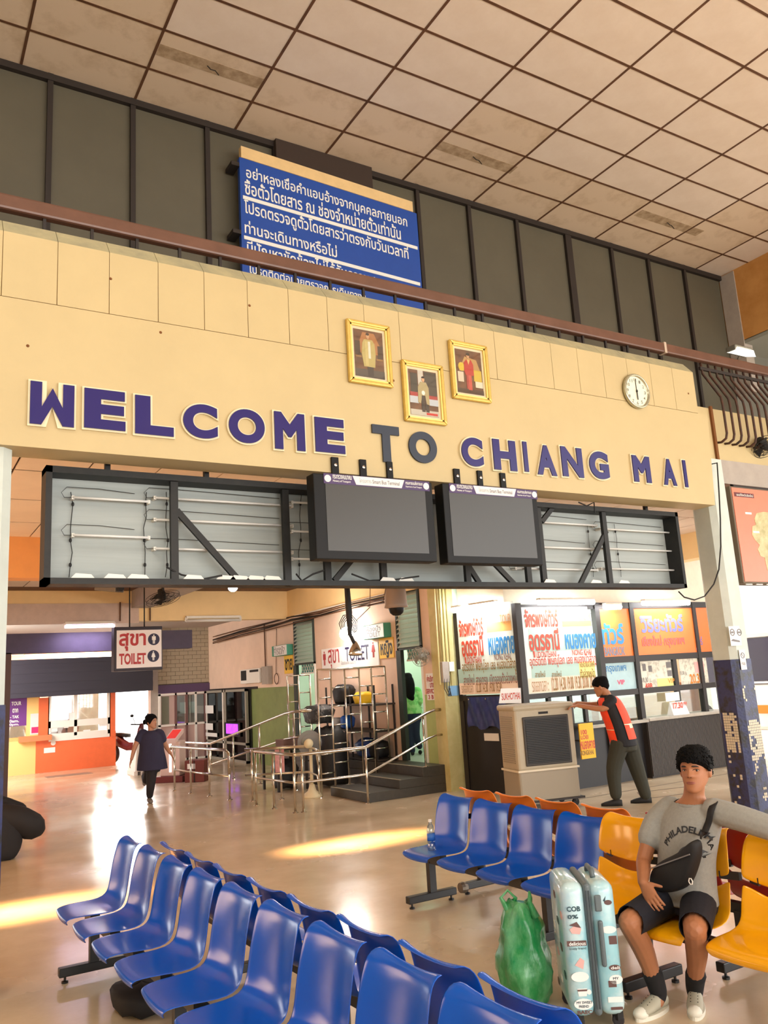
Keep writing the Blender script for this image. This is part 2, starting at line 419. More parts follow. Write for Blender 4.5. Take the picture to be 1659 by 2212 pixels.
for k, x in enumerate(js[:-1]):
    x1 = js[k+1]
    if x > 8.0: continue
    x1 = min(x1, 8.24) if x1 < 8.1 else 8.25
    last = x1 > 8.2
    part(MB().add([(x+.003, FY, fzj), (x1-.003-(.04 if last else 0), FY, fzj), (x1-.002, FY, fz1-(.09 if last else 0)), (x+.002, FY, fz1),
                   (x+.002, FY+.06, fzj), (x1-.002-(.04 if last else 0), FY+.06, fzj), (x1-.002, FY+.06, fz1-(.09 if last else 0)), (x+.002, FY+.06, fz1)],
                  [(0, 1, 2, 3), (5, 4, 7, 6), (0, 4, 5, 1), (1, 5, 6, 2), (2, 6, 7, 3), (3, 7, 4, 0)]), 'fascia_panel', M_fascia, fas)
    xe = x1-.002-(.16 if last else 0); xb = x1-.002
    part(MB().add([(x+.002, FY, fz1), (xb, FY, fz1-(.09 if last else 0)), (xe, FY+.12, fz1+.145), (x+.002, FY+.12, fz1+.145), (x+.002, FY+.29, fz1), (xb, FY+.29, fz1-(.09 if last else 0)), (xe, FY+.29, fz1+.145), (x+.002, FY+.29, fz1+.145)],
                  [(0, 1, 2, 3), (3, 2, 6, 7), (1, 5, 6, 2), (0, 3, 7, 4), (4, 7, 6, 5), (0, 4, 5, 1)]), 'coping_stone', M_coping, fas)
part(MB().box(-8, .58, FY, FY+.06, fzj, fz1), 'fascia_panel', M_fascia, fas) if js[0] > .58 else None
# small rust stains
for px, py in ((239, 602), (539, 660), (850, 822), (1000, 770), (1487, 850), (60, 747), (347, 718)):
    q = oY(px, py, FY); part(MB().lathe([(.012, 0), (.008, .004), (.002, .006)], (q.x, FY, q.z), (0, -1, 0), 8), 'rust_spot', mat('rust', (120, 74, 34), .9), fas)
# --- beam beyond the right end of the fascia
bR = struct(MB().box(8.3, 13, 6.3, 6.6, 4.13, 4.86), 'trim_1', M_fascia)
part(MB().box(10.08, 10.1, 6.29, 6.3, 4.13, 4.86), 'joint', M_tbar, bR)
part(MB().box(8.66, 8.7, 6.27, 6.3, 4.13, 4.88), 'rust_edge', mat('rust', (120, 74, 34), .9), bR)
# --- lower ceiling under the gallery
lc = struct(MB().box(-8, 13, 6.3, 17.1, 3.85, 3.9), 'ceiling_lower', M_tbar)
lt = MB().box(-.29, .29, -.585, .585, 0, .02).mesh('tile_small'); lt.materials.append(M_tile2)
rest = MB()
for i in range(-2, 20):
    for j in range(0, 8):
        cx, cy = .908+.6*(i+.5)-.6, 7.17+1.2*(j+.5)-.6
        hid = False
        p = pj((cx, cy, 3.82))
        if -60 < p[0] < 1700 and (p[0] < 130 or p[0] > 1430 or p[1] > 1240): piece(lt, 'ceiling_tile', lc, (cx, cy, 3.82))
        else: rest.box(cx-.29, cx+.29, cy-.585, cy+.585, 3.82, 3.84)
o = part(rest, 'ceiling_tiles_hidden', M_tile2, lc); o['kind'] = 'stuff'
# beams
struct(MB().box(-8, 3.55, 11.1, 11.4, 3.3, 3.86), 'trim_2', M_beam_or)
struct(MB().box(4.25, 4.62, 11.1, 17, 3.5, 3.86), 'trim_3', M_graypl)
bf = struct(MB().box(-8, WX, 17, 17.25, 3.24, 3.86), 'trim_4', M_beam)
part(MB().box(-8, 4.4, 16.985, 17.0, 3.2, 3.6), 'beam_face', mat('pink_grey_plaster', (206, 186, 174), .8, var=.06), bf)
for x in (4.02, 4.62): part(MB().tube([(x, 16.97, 3.24), (x, 16.97, 3.62)], .014, 6), 'conduit', M_tbar, bf)
struct(MB().box(WX-.06, WX+.2, 11.2, 17.0, 3.26, 3.86), 'trim_5', M_beam)
struct(MB().box(11.1, 11.4, 6.6, 9.7, 3.4, 3.86), 'trim_6', M_beam)
# --- toilet wall with two doorways and louvres
def wallX(mb, X, y0, y1, z0, z1, t=.05): return mb.box(X, X+t, y0, y1, z0, z1)
tw = struct(wallX(wallX(wallX(wallX(wallX(MB(), WX, 12.44, 15.8, .4, 3.3), WX, 16.8, 23, 1.76, 3.86), WX, 11.2, 11.75, 1.5, 3.3), WX, 11.75, 12.5, 3.3, 3.4), WX, 15.8, 16.8, 3.15, 3.3), 'wall_toilet', M_pink)
part(MB().box(WX-.005, WX+.05, 16.8, 23.0, 0, 1.76), 'wainscot', M_green, tw)
part(MB().box(WX-.005, WX+.05, 11.2, 11.75, 0, 1.5), 'wainscot', mat('pale_green_paint', (176, 190, 120), .6, var=.05), tw)
part(MB().box(WX-.02, WX, 19.0, 23.0, 1.74, 1.8), 'dado_ledge', M_dark, tw)
part(MB().box(WX, WX+.05, 15.8, 16.8, 0, .4), 'sill', M_graypl, tw)
# rooms behind the doors
M_mint = mat('mint_white_wall', (226, 244, 226), .6)
rm = struct(MB().box(9.4, 9.5, 11.25, 16.95, 0, 3.3), 'wall_washroom', M_mint)
part(MB().box(WX+.05, 9.5, 17.0, 17.1, 0, 3.3), 'end_panel', M_mint, rm)
part(MB().box(WX+.05, 9.5, 13.6, 13.7, 0, 3.3), 'end_panel', M_mint, rm)
part(MB().box(WX+.05, 9.5, 11.2, 11.25, 0, 3.3), 'end_panel', M_mint, rm)
part(MB().box(WX+.05, 9.5, 11.2, 17.1, 3.3, 3.4), 'lid', M_mint, rm)
part(MB().box(WX+.05, 9.5, 11.2, 17.1, .3, .4), 'washroom_floor', mat('washroom_floor', (196, 200, 186), .3), rm)
point('washroom_lamp', (8.5, 12.6, 2.9), 22, (.93, 1, .93), .15); point('washroom_lamp', (8.5, 15.6, 2.9), 22, (.93, 1, .93), .15)
# --- short yellow wall next to the booths, wall above the booths
yw = struct(MB().box(WX-.02, 8.02, 11.15, 11.45, 0, 3.86), 'wall_yellow', M_yell)
struct(MB().box(8.12, 13.0, 9.95, 11.15, 2.8, 3.86), 'wall_booth_head', mat('booth_head_paint', (236, 228, 206), .7, var=.04))
# --- far end of the lower hall
fe = struct(MB().box(6.32, WX, 22.5, 22.7, 3.62, 3.86), 'wall_far', M_graypl)
part(MB().box(6.32, WX, 22.53, 22.7, 1.78, 3.7), 'mortar_bed', mat('mortar', (104, 92, 78), .9), fe)
part(MB().box(6.3, WX, 22.47, 22.53, 1.76, 1.98), 'purple_band', mat('purple_band', (92, 70, 104), .6), fe)
M_blk = mat('pale_brick', (176, 164, 142), .8, var=.08, vscale=3)
bk = {}
for r in range(15):
    z = 2.0+r*.108; x = 6.32 - (.12 if r % 2 else 0)
    while x < WX-.01:
        a, b = max(x, 6.32), min(x+.24, WX)
        if b-a > .03:
            key = round(b-a, 3)
            if key not in bk:
                bk[key] = MB().box(.004, key-.004, -.028, 0, .004, .104).mesh('brick'); bk[key].materials.append(M_blk)
            piece(bk[key], 'brick', fe, (a, 22.53, z))
        x += .24
part(MB().box(6.12, 6.32, 22.45, 22.7, 0, 3.4), 'door_post', M_graypl, fe)
part(MB().box(-8, WX, 17.25, 26, 3.5, 3.6), 'far_soffit', M_graypl, fe)
sh = struct(MB().box(-8, 5.6, 17.3, 17.6, 2.68, 3.06), 'trim_7', mat('shutter_box', (70, 62, 84), .6, var=.1))
for k in range(8):
    part(MB().box(-8, 6.14, 22.3-.012*(k % 2), 22.34, 1.86+k*.115, 1.979+k*.115), 'shutter_slat', M_shut, sh)
part(MB().box(-8, 7.75, 22.75, 32, 3.02, 3.1), 'outer_soffit', mat('peach_soffit', (250, 190, 140), .7), sh)
for k in range(5): part(MB().box(1.5+k*.9, 2.3+k*.9, 24.5-.4*(k % 2), 24.8-.4*(k % 2), 3.0, 3.02), 'soffit_lamp', mat('soffit_lamp_glow', (255, 206, 150), .5, emit=2.5), sh)
part(MB().box(5.5, 6.14, 22.28, 22.4, 2.6, 3.5), 'shutter_drum_box', M_shut, sh)
part(MB().box(1.93, 2.08, 17.3, 17.6, 0, 2.7), 'shutter_rail', mat('shutter_rail', (84, 60, 50), .6), sh)
# --- columns: grey plaster above, worn blue paint and mosaic below
M_colu = mat('pale_grey_column', (196, 204, 196), .6, var=.04)
M_colb = mat('worn_blue_paint', (38, 46, 92), .35, rgb2=(28, 26, 28), vscale=9, ramp=(.45, .6), bump=.2, bscale=40)
M_mos = mat('mosaic_tile', (206, 194, 170), .4, var=.08, vscale=30)
def octagon(cx, cy, h, c): return [(cx-h, cy-h+c), (cx-h+c, cy-h), (cx+h-c, cy-h), (cx+h, cy-h+c), (cx+h, cy+h-c), (cx+h-c, cy+h), (cx-h+c, cy+h), (cx-h, cy+h-c)]
def column(name, cx, cy, zt, zb):
    h, c = .165, .06
    o8 = octagon(cx, cy, h, c)
    col = struct(MB().loft([[Vector((x, y, zb)) for x, y in o8], [Vector((x, y, zt)) for x, y in o8]]), name, M_colu)
    o9 = octagon(cx, cy, h+.008, c)
    part(MB().loft([[Vector((x, y, 0)) for x, y in o9], [Vector((x, y, zb)) for x, y in o9]]), 'painted_base', M_colb, col)
    return col
cR = column('wall_column', 8.385, 6.27, 4.13, 1.78)
cL = column('wall_column', .535, 6.22, 3.54, 1.78)
# bared mosaic tiles on the right column
mosm = MB().box(-.0125, .0125, -.004, 0, -.0125, .0125).mesh('mosaic'); mosm.materials.append(M_mos)
mosx = MB().box(-.004, 0, -.0125, .0125, -.0125, .0125).mesh('mosaic'); mosx.materials.append(M_mos)
n = 0; left = MB()
for zi in range(60):
    z = .05+zi*.029
    for xi in range(8):
        x = 8.385-.102+xi*.029
        f = math.sin(x*23+z*9)*.5+math.sin(z*14-x*31)*.5+random.uniform(-.5, .5)
        zz = z-.35*0
        want = (.66 < z < 1.12 and f > -.45) or (.02 < z < .66 and f > .78) or (1.3 < z < 1.5 and f > .62)
        if want and n < 290:
            piece(mosm, 'mosaic_tile', cR, (x, 6.27-.173, z)); n += 1
    for yi in range(2):
        pass
def chamfer_tiles():
    global n
    mb = MB(); p0 = Vector((8.385-.173, 6.27+.1, 0)); p1 = Vector((8.385-.173, 6.27-.105, 0)); e = (p1-p0).normalized(); nn = Vector((-e.y, e.x, 0)); nn = nn if nn.dot(Vector((-1, -1, 0))) > 0 else -nn
    pl = Pl(p0, e)
    for zi in range(60):
        z = .05+zi*.029
        for k in range(6):
            f = math.sin(k*2.1+z*11)+random.uniform(-.6, .6)
            if (.75 < z < 1.2 and f > -1.0) or (z < .75 and f > 1.2):
                u = .02+k*.029; mb.pbox(pl, (u, z-.0125, u+.025, z+.0125), 0, .006)
    o = part(mb, 'mosaic_corner', M_mos, cR); o['kind'] = 'stuff'
chamfer_tiles()

# floor joints and a cover plate by the booths
M_jt = mat('floor_joint', (112, 96, 78), .8)
fj = struct(MB().box(7.9, 12.6, 9.02, 9.05, 0, .002), 'trim_9', M_jt)
hp = [oZ(px, py) for px, py in ((1378, 1712), (1480, 1700), (1500, 1712), (1392, 1726))]
for a, b in zip(hp, hp[1:]+hp[:1]): part(MB().bar((a.x, a.y, .002), (b.x, b.y, .002), .03, .003), 'cover_edge', M_jt, fj)
# ================================================================ things on and above the fascia
M_blk_p = mat('black_plastic', (9, 9, 10), .5, spec=.25)
M_chrome = mat('brushed_steel', (200, 196, 190), .22, 1.0)
M_rust = mat('rust', (120, 74, 34), .9)
M_cable = mat('grey_cable', (60, 62, 62), .6)
M_black = mat('matt_black', (24, 22, 22), .7)
FP = PY(FY)
# --- blue notice board against the back wall
SP = Tilt((0, 8.2), (1, 0), -.036, 3.3); u0_, z0_, u1_, z1_ = 3.3, 6.0, 5.79, 7.93
bs = thing('notice_board', 'large blue board with white Thai writing below the ceiling, behind the brown handrail', 'sign', (4.5, 8.2, 5.95))
part(MB().pbox(SP, (u0_, z0_, u1_, z1_), -.06, 0), 'board', mat('blue_board', (26, 72, 158), .5, var=.04), bs)
part(MB().pbox(SP, (u0_+.02, z1_, u1_-.06, z1_+.15), -.06, .01), 'top_strip', mat('bare_board', (222, 190, 136), .7, var=.05), bs)
M_wht = mat('white_lettering', (232, 232, 224), .5)
for a, b in ((422, 429), (508, 515)):
    z = SP.uv(524, a)[1]; part(MB().pbox(SP, (u0_+.03, z-.045, u1_-.03, z), 0, .008), 'dividing_strip', M_wht, bs)
z = oY(905, 612, 8.2).z
for body, px in (('อย่าหลงเชื่อคำแอบอ้างจากบุคคลภายนอก', (531, 362, 880, 494)), ('ซื้อตั๋วโดยสาร ณ ช่องจำหน่ายตั๋วเท่านั้น', (528, 391, 866, 516)),
                 ('โปรดตรวจดูตั๋วโดยสารว่าตรงกับวันเวลาที่', (527, 435, 883, 565)), ('ท่านจะเดินทางหรือไม่', (528, 480, 728, 554)),
                 ('มีปัญหาขัดข้องไม่ได้รับความสะดวก', (533, 522, 855, 632)), ('โปรดติดต่อนายตรวจการเดินทางฯ', (537, 574, 790, 648))):
    r = SP.rect(*px); text(bs, 'lettering', body, M_wht, SP, (r[0], r[1]-.02, r[2], r[3]+.03), .004, .014)
for py in (360, 505): part(MB().box(3.2, 3.3, 8.2, 8.4, oY(520, py, 8.2).z, oY(520, py, 8.2).z+.05), 'bracket', M_dark, bs)
for x in (3.6, 5.5): part(MB().box(x-.03, x+.03, 8.21, 8.27, 4.2, 5.96), 'board_post', M_dark, bs)
# --- brown handrail on the parapet
hr = thing('handrail', 'long brown painted handrail running along the top of the yellow beam', 'railing', (4, 6.35, 5.28))
part(MB().box(-8, 14, 6.31, 6.4, 5.5, 5.63), 'rail', M_railb, hr, bevel=.02)
pm = MB().box(-.015, .015, -.015, .015, 5.2, 5.45)
for k in range(-4, 23):
    x = .55+.36*k
    if x < 8.1: part(MB().box(x-.012, x+.012, 6.34, 6.364, 5.27, 5.51), 'post', M_dark, hr)
part(MB().box(-8, 8.1, 6.345, 6.36, 5.33, 5.345), 'lower_rod', M_dark, hr)
part(MB().box(8.0, 8.04, 6.305, 6.405, 5.495, 5.635), 'splice', mat('pale_tape', (190, 170, 150), .6), hr)
# --- bellied balusters over the right hand beam
bl = thing('baluster_guard', 'rusty bellied iron bars hanging down over the cream beam at right', 'railing', (10, 6.25, 4.4))
for k in range(16):
    x = 8.74+.142*k
    part(MB().tube([(x, 6.38, 5.5), (x, 6.37, 5.35), (x, 6.16, 4.97), (x, 6.15, 4.88), (x, 6.15, 4.5), (x, 6.17, 4.44), (x, 6.24, 4.41), (x, 6.3, 4.42)], .015, 6), 'bar', mat('rusty_iron', (88, 56, 40), .8, rgb2=(58, 44, 40), vscale=12), bl, smooth=True)
part(MB().box(8.7, 11.2, 6.36, 6.39, 5.4, 5.44), 'top_bar', M_dark, bl)
# --- letters
M_let = mat('navy_acrylic', (38, 30, 100), .3, spec=.35)
M_lbk = mat('letter_backing', (224, 212, 176), .5)
M_let2 = mat('dark_slate_letter', (36, 46, 62), .5)
LET = [('W', 65, 825, 158, 926, 'W of WELCOME'), ('E', 181, 840, 269, 934, 'first E of WELCOME'), ('L', 290, 855, 373, 946, 'L of WELCOME'), ('C', 393, 871, 468, 952, 'C of WELCOME'),
       ('O', 491, 882, 570, 963, 'O of WELCOME'), ('M', 589, 890, 657, 977, 'M of WELCOME'), ('E', 676, 902, 743, 983, 'last E of WELCOME'),
       ('T', 801, 917, 864, 1002, 'T of TO'), ('O', 879, 930, 944, 1004, 'O of TO'),
       ('C', 991, 944, 1042, 1011, 'C of CHIANG'), ('H', 1059, 949, 1114, 1020, 'H of CHIANG'), ('I', 1124, 955, 1139, 1021, 'I of CHIANG'), ('A', 1152, 961, 1200, 1030, 'A of CHIANG'),
       ('N', 1206, 965, 1258, 1034, 'N of CHIANG'), ('G', 1266, 974, 1314, 1038, 'G of CHIANG'), ('M', 1360, 984, 1404, 1045, 'M of MAI'), ('A', 1424, 991, 1459, 1051, 'A of MAI'), ('I', 1469, 995, 1483, 1054, 'I of MAI')]
def wpoly(r, e):
    a, b, c, d = r[0]-e, r[1]-e, r[2]+e, r[3]+e; w_ = (c-a); h_ = d-b; t = .26+.12*e/.014
    return [(a, d), (a+w_*t, d), (a+w_*t, b+h_*.42), (a+w_*.5, d-h_*.12), (c-w_*t, b+h_*.42), (c-w_*t, d), (c, d), (c, b), (c-w_*t, b), (a+w_*.5, b+h_*.44), (a+w_*t, b), (a, b)]
for ch, x0, y0, x1, y1, lb in LET:
    r = FP.rect(x0, y0, x1, y1); plain = 'of TO' in lb
    t = thing('wall_letter', ('plain dark slate letter %s on the yellow beam' if plain else 'glossy navy letter %s with pale outline on the beam') % lb, 'letter', ((r[0]+r[2])/2, FY, r[1]), 'letters of the greeting')
    bo = .05
    part(lettering3(MB(), ch, FP, r, .004 if plain else .02, .02 if plain else .032, bo) if ch != 'W' else MB().prism(FP, wpoly(r, 0), .02, .032), 'letter_face', M_let2 if plain else M_let, t)
    if not plain:
        e = .014; part(lettering3(MB(), ch, FP, (r[0]-e, r[1]-e, r[2]+e, r[3]+e), 0, .02, bo+.03) if ch != 'W' else MB().prism(FP, wpoly(r, e), 0, .02), 'letter_backing', M_lbk, t)
# --- three framed portraits
M_gold = mat('gilt_moulding', (214, 182, 96), .35, .4, var=.1, vscale=20)
M_gold2 = mat('pale_gilt', (242, 216, 128), .35, .3)
M_mat = mat('cream_mount', (240, 230, 200), .8)
def pic(label, px, shapes, bgc, bg2):
    u0, z0, u1, z1 = FP.rect(*px)
    t = thing('framed_portrait', label, 'picture', ((u0+u1)/2, FY, z0))
    f = .036
    def side(a, b, c, d): # mitred
        m = MB(); m.prism(FP, [a, b, c, d], 0, .045); return m
    for q in (((u0, z1), (u1, z1), (u1-f, z1-f), (u0+f, z1-f)), ((u0, z0), (u0+f, z0+f), (u1-f, z0+f), (u1, z0)), ((u0, z0), (u0, z1), (u0+f, z1-f), (u0+f, z0+f)), ((u1, z0), (u1-f, z0+f), (u1-f, z1-f), (u1, z1))):
        s_ = part(side(*q), 'frame_side', M_gold, t, bevel=.012)
    g = f; h = .014
    mb = MB()
    for r in ((u0+g, z0+g, u1-g, z0+g+h), (u0+g, z1-g-h, u1-g, z1-g), (u0+g, z0+g, u0+g+h, z1-g), (u1-g-h, z0+g, u1-g, z1-g)): mb.pbox(FP, r, .01, .034)
    part(mb, 'inner_fillet', M_gold2, t)
    part(MB().pbox(FP, (u0+g, z0+g, u1-g, z1-g), 0, .012), 'mount', M_mat, t)
    a, b, c, d = u0+.075, z0+.075, u1-.075, z1-.075
    ph = part(MB().pbox(FP, (a, b, c, d), .01, .016), 'photograph', mat('print_'+label[:22], bgc, .4, rgb2=bg2, vscale=7), t)
    for k, (col, poly) in enumerate(shapes):
        part(MB().prism(FP, [(a+(c-a)*x, b+(d-b)*y) for x, y in poly], .016, .0175+.0004*k), 'printed_shape', mat('ink_%d_%d_%d' % col, col, .45), ph)
    part(MB().pbox(FP, (u0+f, z0+f, u1-f, z1-f), .022, .024), 'glass', glass('picture_glass', (250, 250, 248), .06), t)
def el(cx, cy, rx, ry, n=12): return [(cx+rx*math.cos(2*math.pi*i/n), cy+ry*math.sin(2*math.pi*i/n)) for i in range(n)]
def rc(a, b, c, d): return [(a, b), (c, b), (c, d), (a, d)]
skin_c = (206, 160, 122)
pic('gilt framed portrait of a standing figure in a pale robe, left of the three', (744, 690, 846, 841), [
    ((178, 120, 70), [(.1, .6), (.3, .95), (.7, .95), (.95, .6), (.9, .5), (.1, .5)]), ((60, 44, 34), rc(.03, .45, .2, .75)), ((60, 44, 34), rc(.8, .42, .97, .7)), ((150, 110, 60), rc(.03, .4, .24, .44)), ((150, 110, 60), rc(.74, .38, .97, .42)),
    ((70, 66, 64), rc(0, 0, 1, .16)), ((30, 30, 40), rc(.42, .03, .62, .3)), ((190, 174, 110), [(.28, .72), (.34, .8), (.62, .8), (.7, .72), (.72, .5), (.68, .22), (.3, .22), (.24, .5)]), ((232, 228, 210), rc(.47, .4, .55, .76)), ((206, 190, 126), rc(.36, .24, .46, .76)), (skin_c, el(.47, .87, .055, .06)), ((40, 28, 22), el(.47, .915, .055, .03))], (132, 84, 52), (74, 46, 32))
pic('gilt framed portrait of a standing figure with pillars behind, lowest of the three', (863, 778, 962, 922), [
    ((210, 206, 198), rc(.33, .35, .52, 1)), ((40, 46, 42), rc(.06, .3, .3, .92)), ((52, 52, 48), rc(.56, .3, .98, .98)), ((176, 60, 60), rc(.02, .4, .3, .5)), ((196, 206, 220), rc(0, .26, .3, .41)), ((176, 60, 60), rc(.68, .36, .98, .46)), ((196, 206, 220), rc(.68, .24, 1, .38)), ((200, 196, 186), rc(0, 0, 1, .12)), ((206, 40, 36), rc(.55, .02, .95, .07)),
    ((28, 24, 24), rc(.4, .08, .52, .5)), ((28, 24, 24), rc(.54, .08, .66, .5)), ((178, 164, 120), [(.3, .62), (.4, .74), (.6, .74), (.68, .62), (.68, .24), (.58, .26), (.54, .44), (.42, .44), (.38, .26), (.28, .28)]), ((236, 232, 220), el(.48, .5, .06, .05)), (skin_c, el(.5, .8, .05, .055)), ((24, 20, 20), el(.5, .845, .05, .025))], (120, 110, 100), (60, 54, 50))
pic('gilt framed portrait of a figure in a long red suit, right of the three', (965, 735, 1058, 874), [
    ((190, 150, 90), [(.1, .5), (.35, .85), (.8, .8), (.95, .5)]), ((226, 196, 60), el(.2, .6, .12, .1)), ((214, 186, 62), rc(.66, .3, .96, .56)), ((222, 210, 190), rc(.04, .25, .26, .48)), ((232, 226, 206), rc(.7, .16, .98, .3)), ((70, 50, 36), rc(0, 0, 1, .1)), ((206, 84, 74), rc(.42, .08, .56, .46)), ((170, 56, 50), rc(.36, .1, .44, .46)),
    ((190, 44, 40), [(.3, .7), (.4, .78), (.58, .78), (.66, .68), (.66, .42), (.34, .42), (.3, .5)]), ((224, 190, 120), [(.42, .78), (.48, .66), (.54, .78)]), (skin_c, el(.47, .86, .05, .055)), ((30, 22, 20), el(.48, .905, .065, .035))], (150, 108, 66), (96, 60, 40))
# --- round wall clock
c0 = FP.at(1371, 847); R_ = .2
ck = thing('wall_clock', 'round white wall clock with silver rim showing six', 'clock', (c0.x, FY, c0.z-R_))
cc = Vector((c0.x, FY, c0.z)); ax = (0, -1, 0)
part(MB().lathe([(R_-.02, 0), (R_, .012), (R_, .04), (R_-.012, .05), (R_-.024, .046), (R_-.026, .02)], cc, ax, 40), 'rim', mat('silver_rim', (186, 184, 160), .25, .7), ck, smooth=True)
fc = part(MB().lathe([(R_-.02, .018), (R_-.02, .024)], cc, ax, 40), 'dial', mat('clock_dial', (232, 230, 206), .5), ck)
for h in range(1, 13):
    a = math.radians(90-30*h); q = (c0.x+.135*math.cos(a), c0.z+.135*math.sin(a)); wd = .014 if h < 10 else .022
    part(lettering(MB(), str(h), FP, (q[0]-wd, q[1]-.018, q[0]+wd, q[1]+.018), .026, .01), 'numeral', mat('numeral_grey', (120, 120, 108), .6), fc)
part(MB().bar((c0.x, FY-.03, c0.z-.02), (c0.x, FY-.03, c0.z+.14), .007, .003, (0, -1, 0)), 'minute_hand', M_black, ck)
part(MB().bar((c0.x, FY-.034, c0.z+.02), (c0.x+.002, FY-.034, c0.z-.1), .012, .003, (0, -1, 0)), 'hour_hand', M_black, ck)
part(MB().lathe([(.01, .028), (.01, .04)], cc, ax, 12), 'hub', M_black, ck)
# --- two hanging screens
M_scr = mat('blank_screen', (52, 51, 48), .35, spec=.5, bump=.02, bscale=400)
M_ban = mat('purple_banner', (66, 44, 92), .5); M_bansil = mat('silver_banner', (222, 220, 216), .5); M_gtx = mat('grey_print', (120, 116, 116), .6)
TP = PY(5.78)
def screen(lab, body, scr, ban, straps):
    u0, z0, u1, z1 = TP.rect(*body)
    t = thing('display_screen', lab, 'screen', ((u0+u1)/2, 5.83, z0))
    part(MB().pbox(TP, (u0, z0, u1, z1), -.13, 0), 'housing', M_blk_p, t, bevel=.008)
    part(MB().pbox(TP, TP.rect(*scr), -.01, .003), 'panel', M_scr, t)
    b0, bz0, b1, bz1 = TP.rect(*ban); wd = b1-b0; ht = .085; bz0 = bz1-ht
    bn = part(MB().pbox(TP, (b0, bz0, b1, bz1), 0, .005), 'banner', M_ban, t)
    part(MB().prism(TP, [(b0+wd*.26, bz1-.004), (b0+wd*.75, bz1-.004), (b0+wd*.72, bz0+.008), (b0+wd*.29, bz0+.008)], .005, .007), 'silver_field', M_bansil, bn)
    for k in (.035, .965): part(MB().lathe([(.03, 0), (.03, .003)], TP.P(b0+wd*k, (bz0+bz1)/2, .005), (0, -1, 0), 20), 'seal', M_bansil, bn)
    part(lettering(MB(), 'โครงการ Smart Bus Terminal', TP, (b0+wd*.32, bz0+.028, b0+wd*.7, bz1-.018), .008, .012), 'lettering', M_gtx, bn)
    part(lettering(MB(), 'กระทรวงคมนาคม', TP, (b0+wd*.08, bz0+.045, b0+wd*.25, bz1-.006), .007, .012), 'lettering', M_wht, bn)
    part(lettering(MB(), 'Ministry of Transport', TP, (b0+wd*.08, bz0+.014, b0+wd*.24, bz0+.036), .007, .01), 'lettering', M_wht, bn)
    part(lettering(MB(), 'กรมการขนส่งทางบก', TP, (b0+wd*.76, bz0+.045, b0+wd*.93, bz1-.006), .007, .012), 'lettering', M_wht, bn)
    part(lettering(MB(), 'Department of Land Transport', TP, (b0+wd*.76, bz0+.016, b0+wd*.92, bz0+.034), .007, .01), 'lettering', M_wht, bn)
    for s_ in straps:
        a, zb, c, zt = FP.rect(*s_)
        st = part(MB().box(a, c, FY-.025, FY-.002, z0+.3, zt), 'mounting_strap', M_blk_p, t, bevel=.004)
        part(MB().lathe([(.014, 0), (.014, .008), (.004, .012)], ((a+c)/2, FY-.025, zt-.07), (0, -1, 0), 10), 'bolt', M_chrome, st)
        part(MB().box(a, c, 5.89, FY-.01, z0+.35, z0+.42), 'strap_arm', M_blk_p, st)
screen('blank display screen in black housing under the letter E, left of two', (676, 1021, 945, 1214), (702, 1040, 927, 1196), (698, 1022, 927, 1053), ((713, 988, 730, 1020), (774, 993, 790, 1026), (832, 998, 847, 1031)))
screen('blank display screen in black housing under the letters CHIANG, right of two', (955, 1043, 1174, 1221), (969, 1060, 1161, 1206), (969, 1044, 1160, 1073), ((977, 1013, 992, 1043), (1028, 1017, 1041, 1047), (1077, 1022, 1091, 1053)))
# --- the empty light box
LP = PY(6.3); M_lbf = mat('black_steel_frame', (14, 15, 15), .6, rgb2=(28, 27, 24), vscale=12)
M_lbb = mat('galvanised_sheet', (160, 168, 166), .6, var=.1, vscale=1.5, stretch=(.25, 1, 6))
lx0, lx1, lz0, lz1 = .955, 7.83, 2.61, 3.49
lb = thing('light_box', 'long empty sign light box with bare tubes hanging under the yellow beam', 'light box', (4.4, 6.4, lz0))
part(MB().box(lx0+.02, lx1-.02, 6.49, 6.5, lz0, lz1), 'back_sheet', M_lbb, lb)
for nm, b in (('top_rail', (lx0, lx1, 6.3, 6.5, lz1-.05, lz1)), ('bottom_rail', (lx0, lx1, 6.3, 6.5, lz0, lz0+.045)), ('end_rail', (lx0, lx0+.045, 6.3, 6.5, lz0, lz1)), ('end_rail', (lx1-.045, lx1, 6.3, 6.5, lz0, lz1))):
    part(MB().box(*b), nm, M_lbf, lb)
for x in (380, 623): u = LP.uv(x, 1150)[0]; part(MB().box(u-.03, u+.03, 6.33, 6.37, lz0, lz1), 'upright', M_lbf, lb)
for x in (713, 834, 1016, 1148, 1181, 1323): u = LP.uv(x, 1235)[0]; part(MB().box(u-.03, u+.03, 6.33, 6.37, lz0, lz1), 'upright', M_lbf, lb)
for a, b in (((385, 1100), (515, 1246)), ((728, 1253), (800, 1165)), ((1005, 1200), (1042, 1258)), ((1060, 1200), (1117, 1260)), ((1260, 1262), (1317, 1145)), ((1177, 1125), (1200, 1095))):
    p, q = LP.at(*a), LP.at(*b); p.y = q.y = 6.35; part(MB().bar(p, q, .05, .03, (0, 1, 0)), 'brace', M_lbf, lb)
M_tube = mat('dead_fluorescent_tube', (226, 226, 222), .3)
QP = PY(6.42)
TUB = [((158, 1073), (322, 1085)), ((158, 1153), (322, 1164)), ((335, 1070), (632, 1097)), ((335, 1122), (632, 1136)), ((335, 1183), (632, 1195)), ((632, 1085), (700, 1089)), ((632, 1147), (700, 1151)), ((632, 1206), (700, 1210)),
       ((1150, 1125), (1290, 1137)), ((1297, 1140), (1450, 1153)), ((1150, 1178), (1287, 1189)), ((1297, 1182), (1455, 1193)), ((1115, 1223), (1292, 1236)), ((1300, 1226), (1460, 1234))]
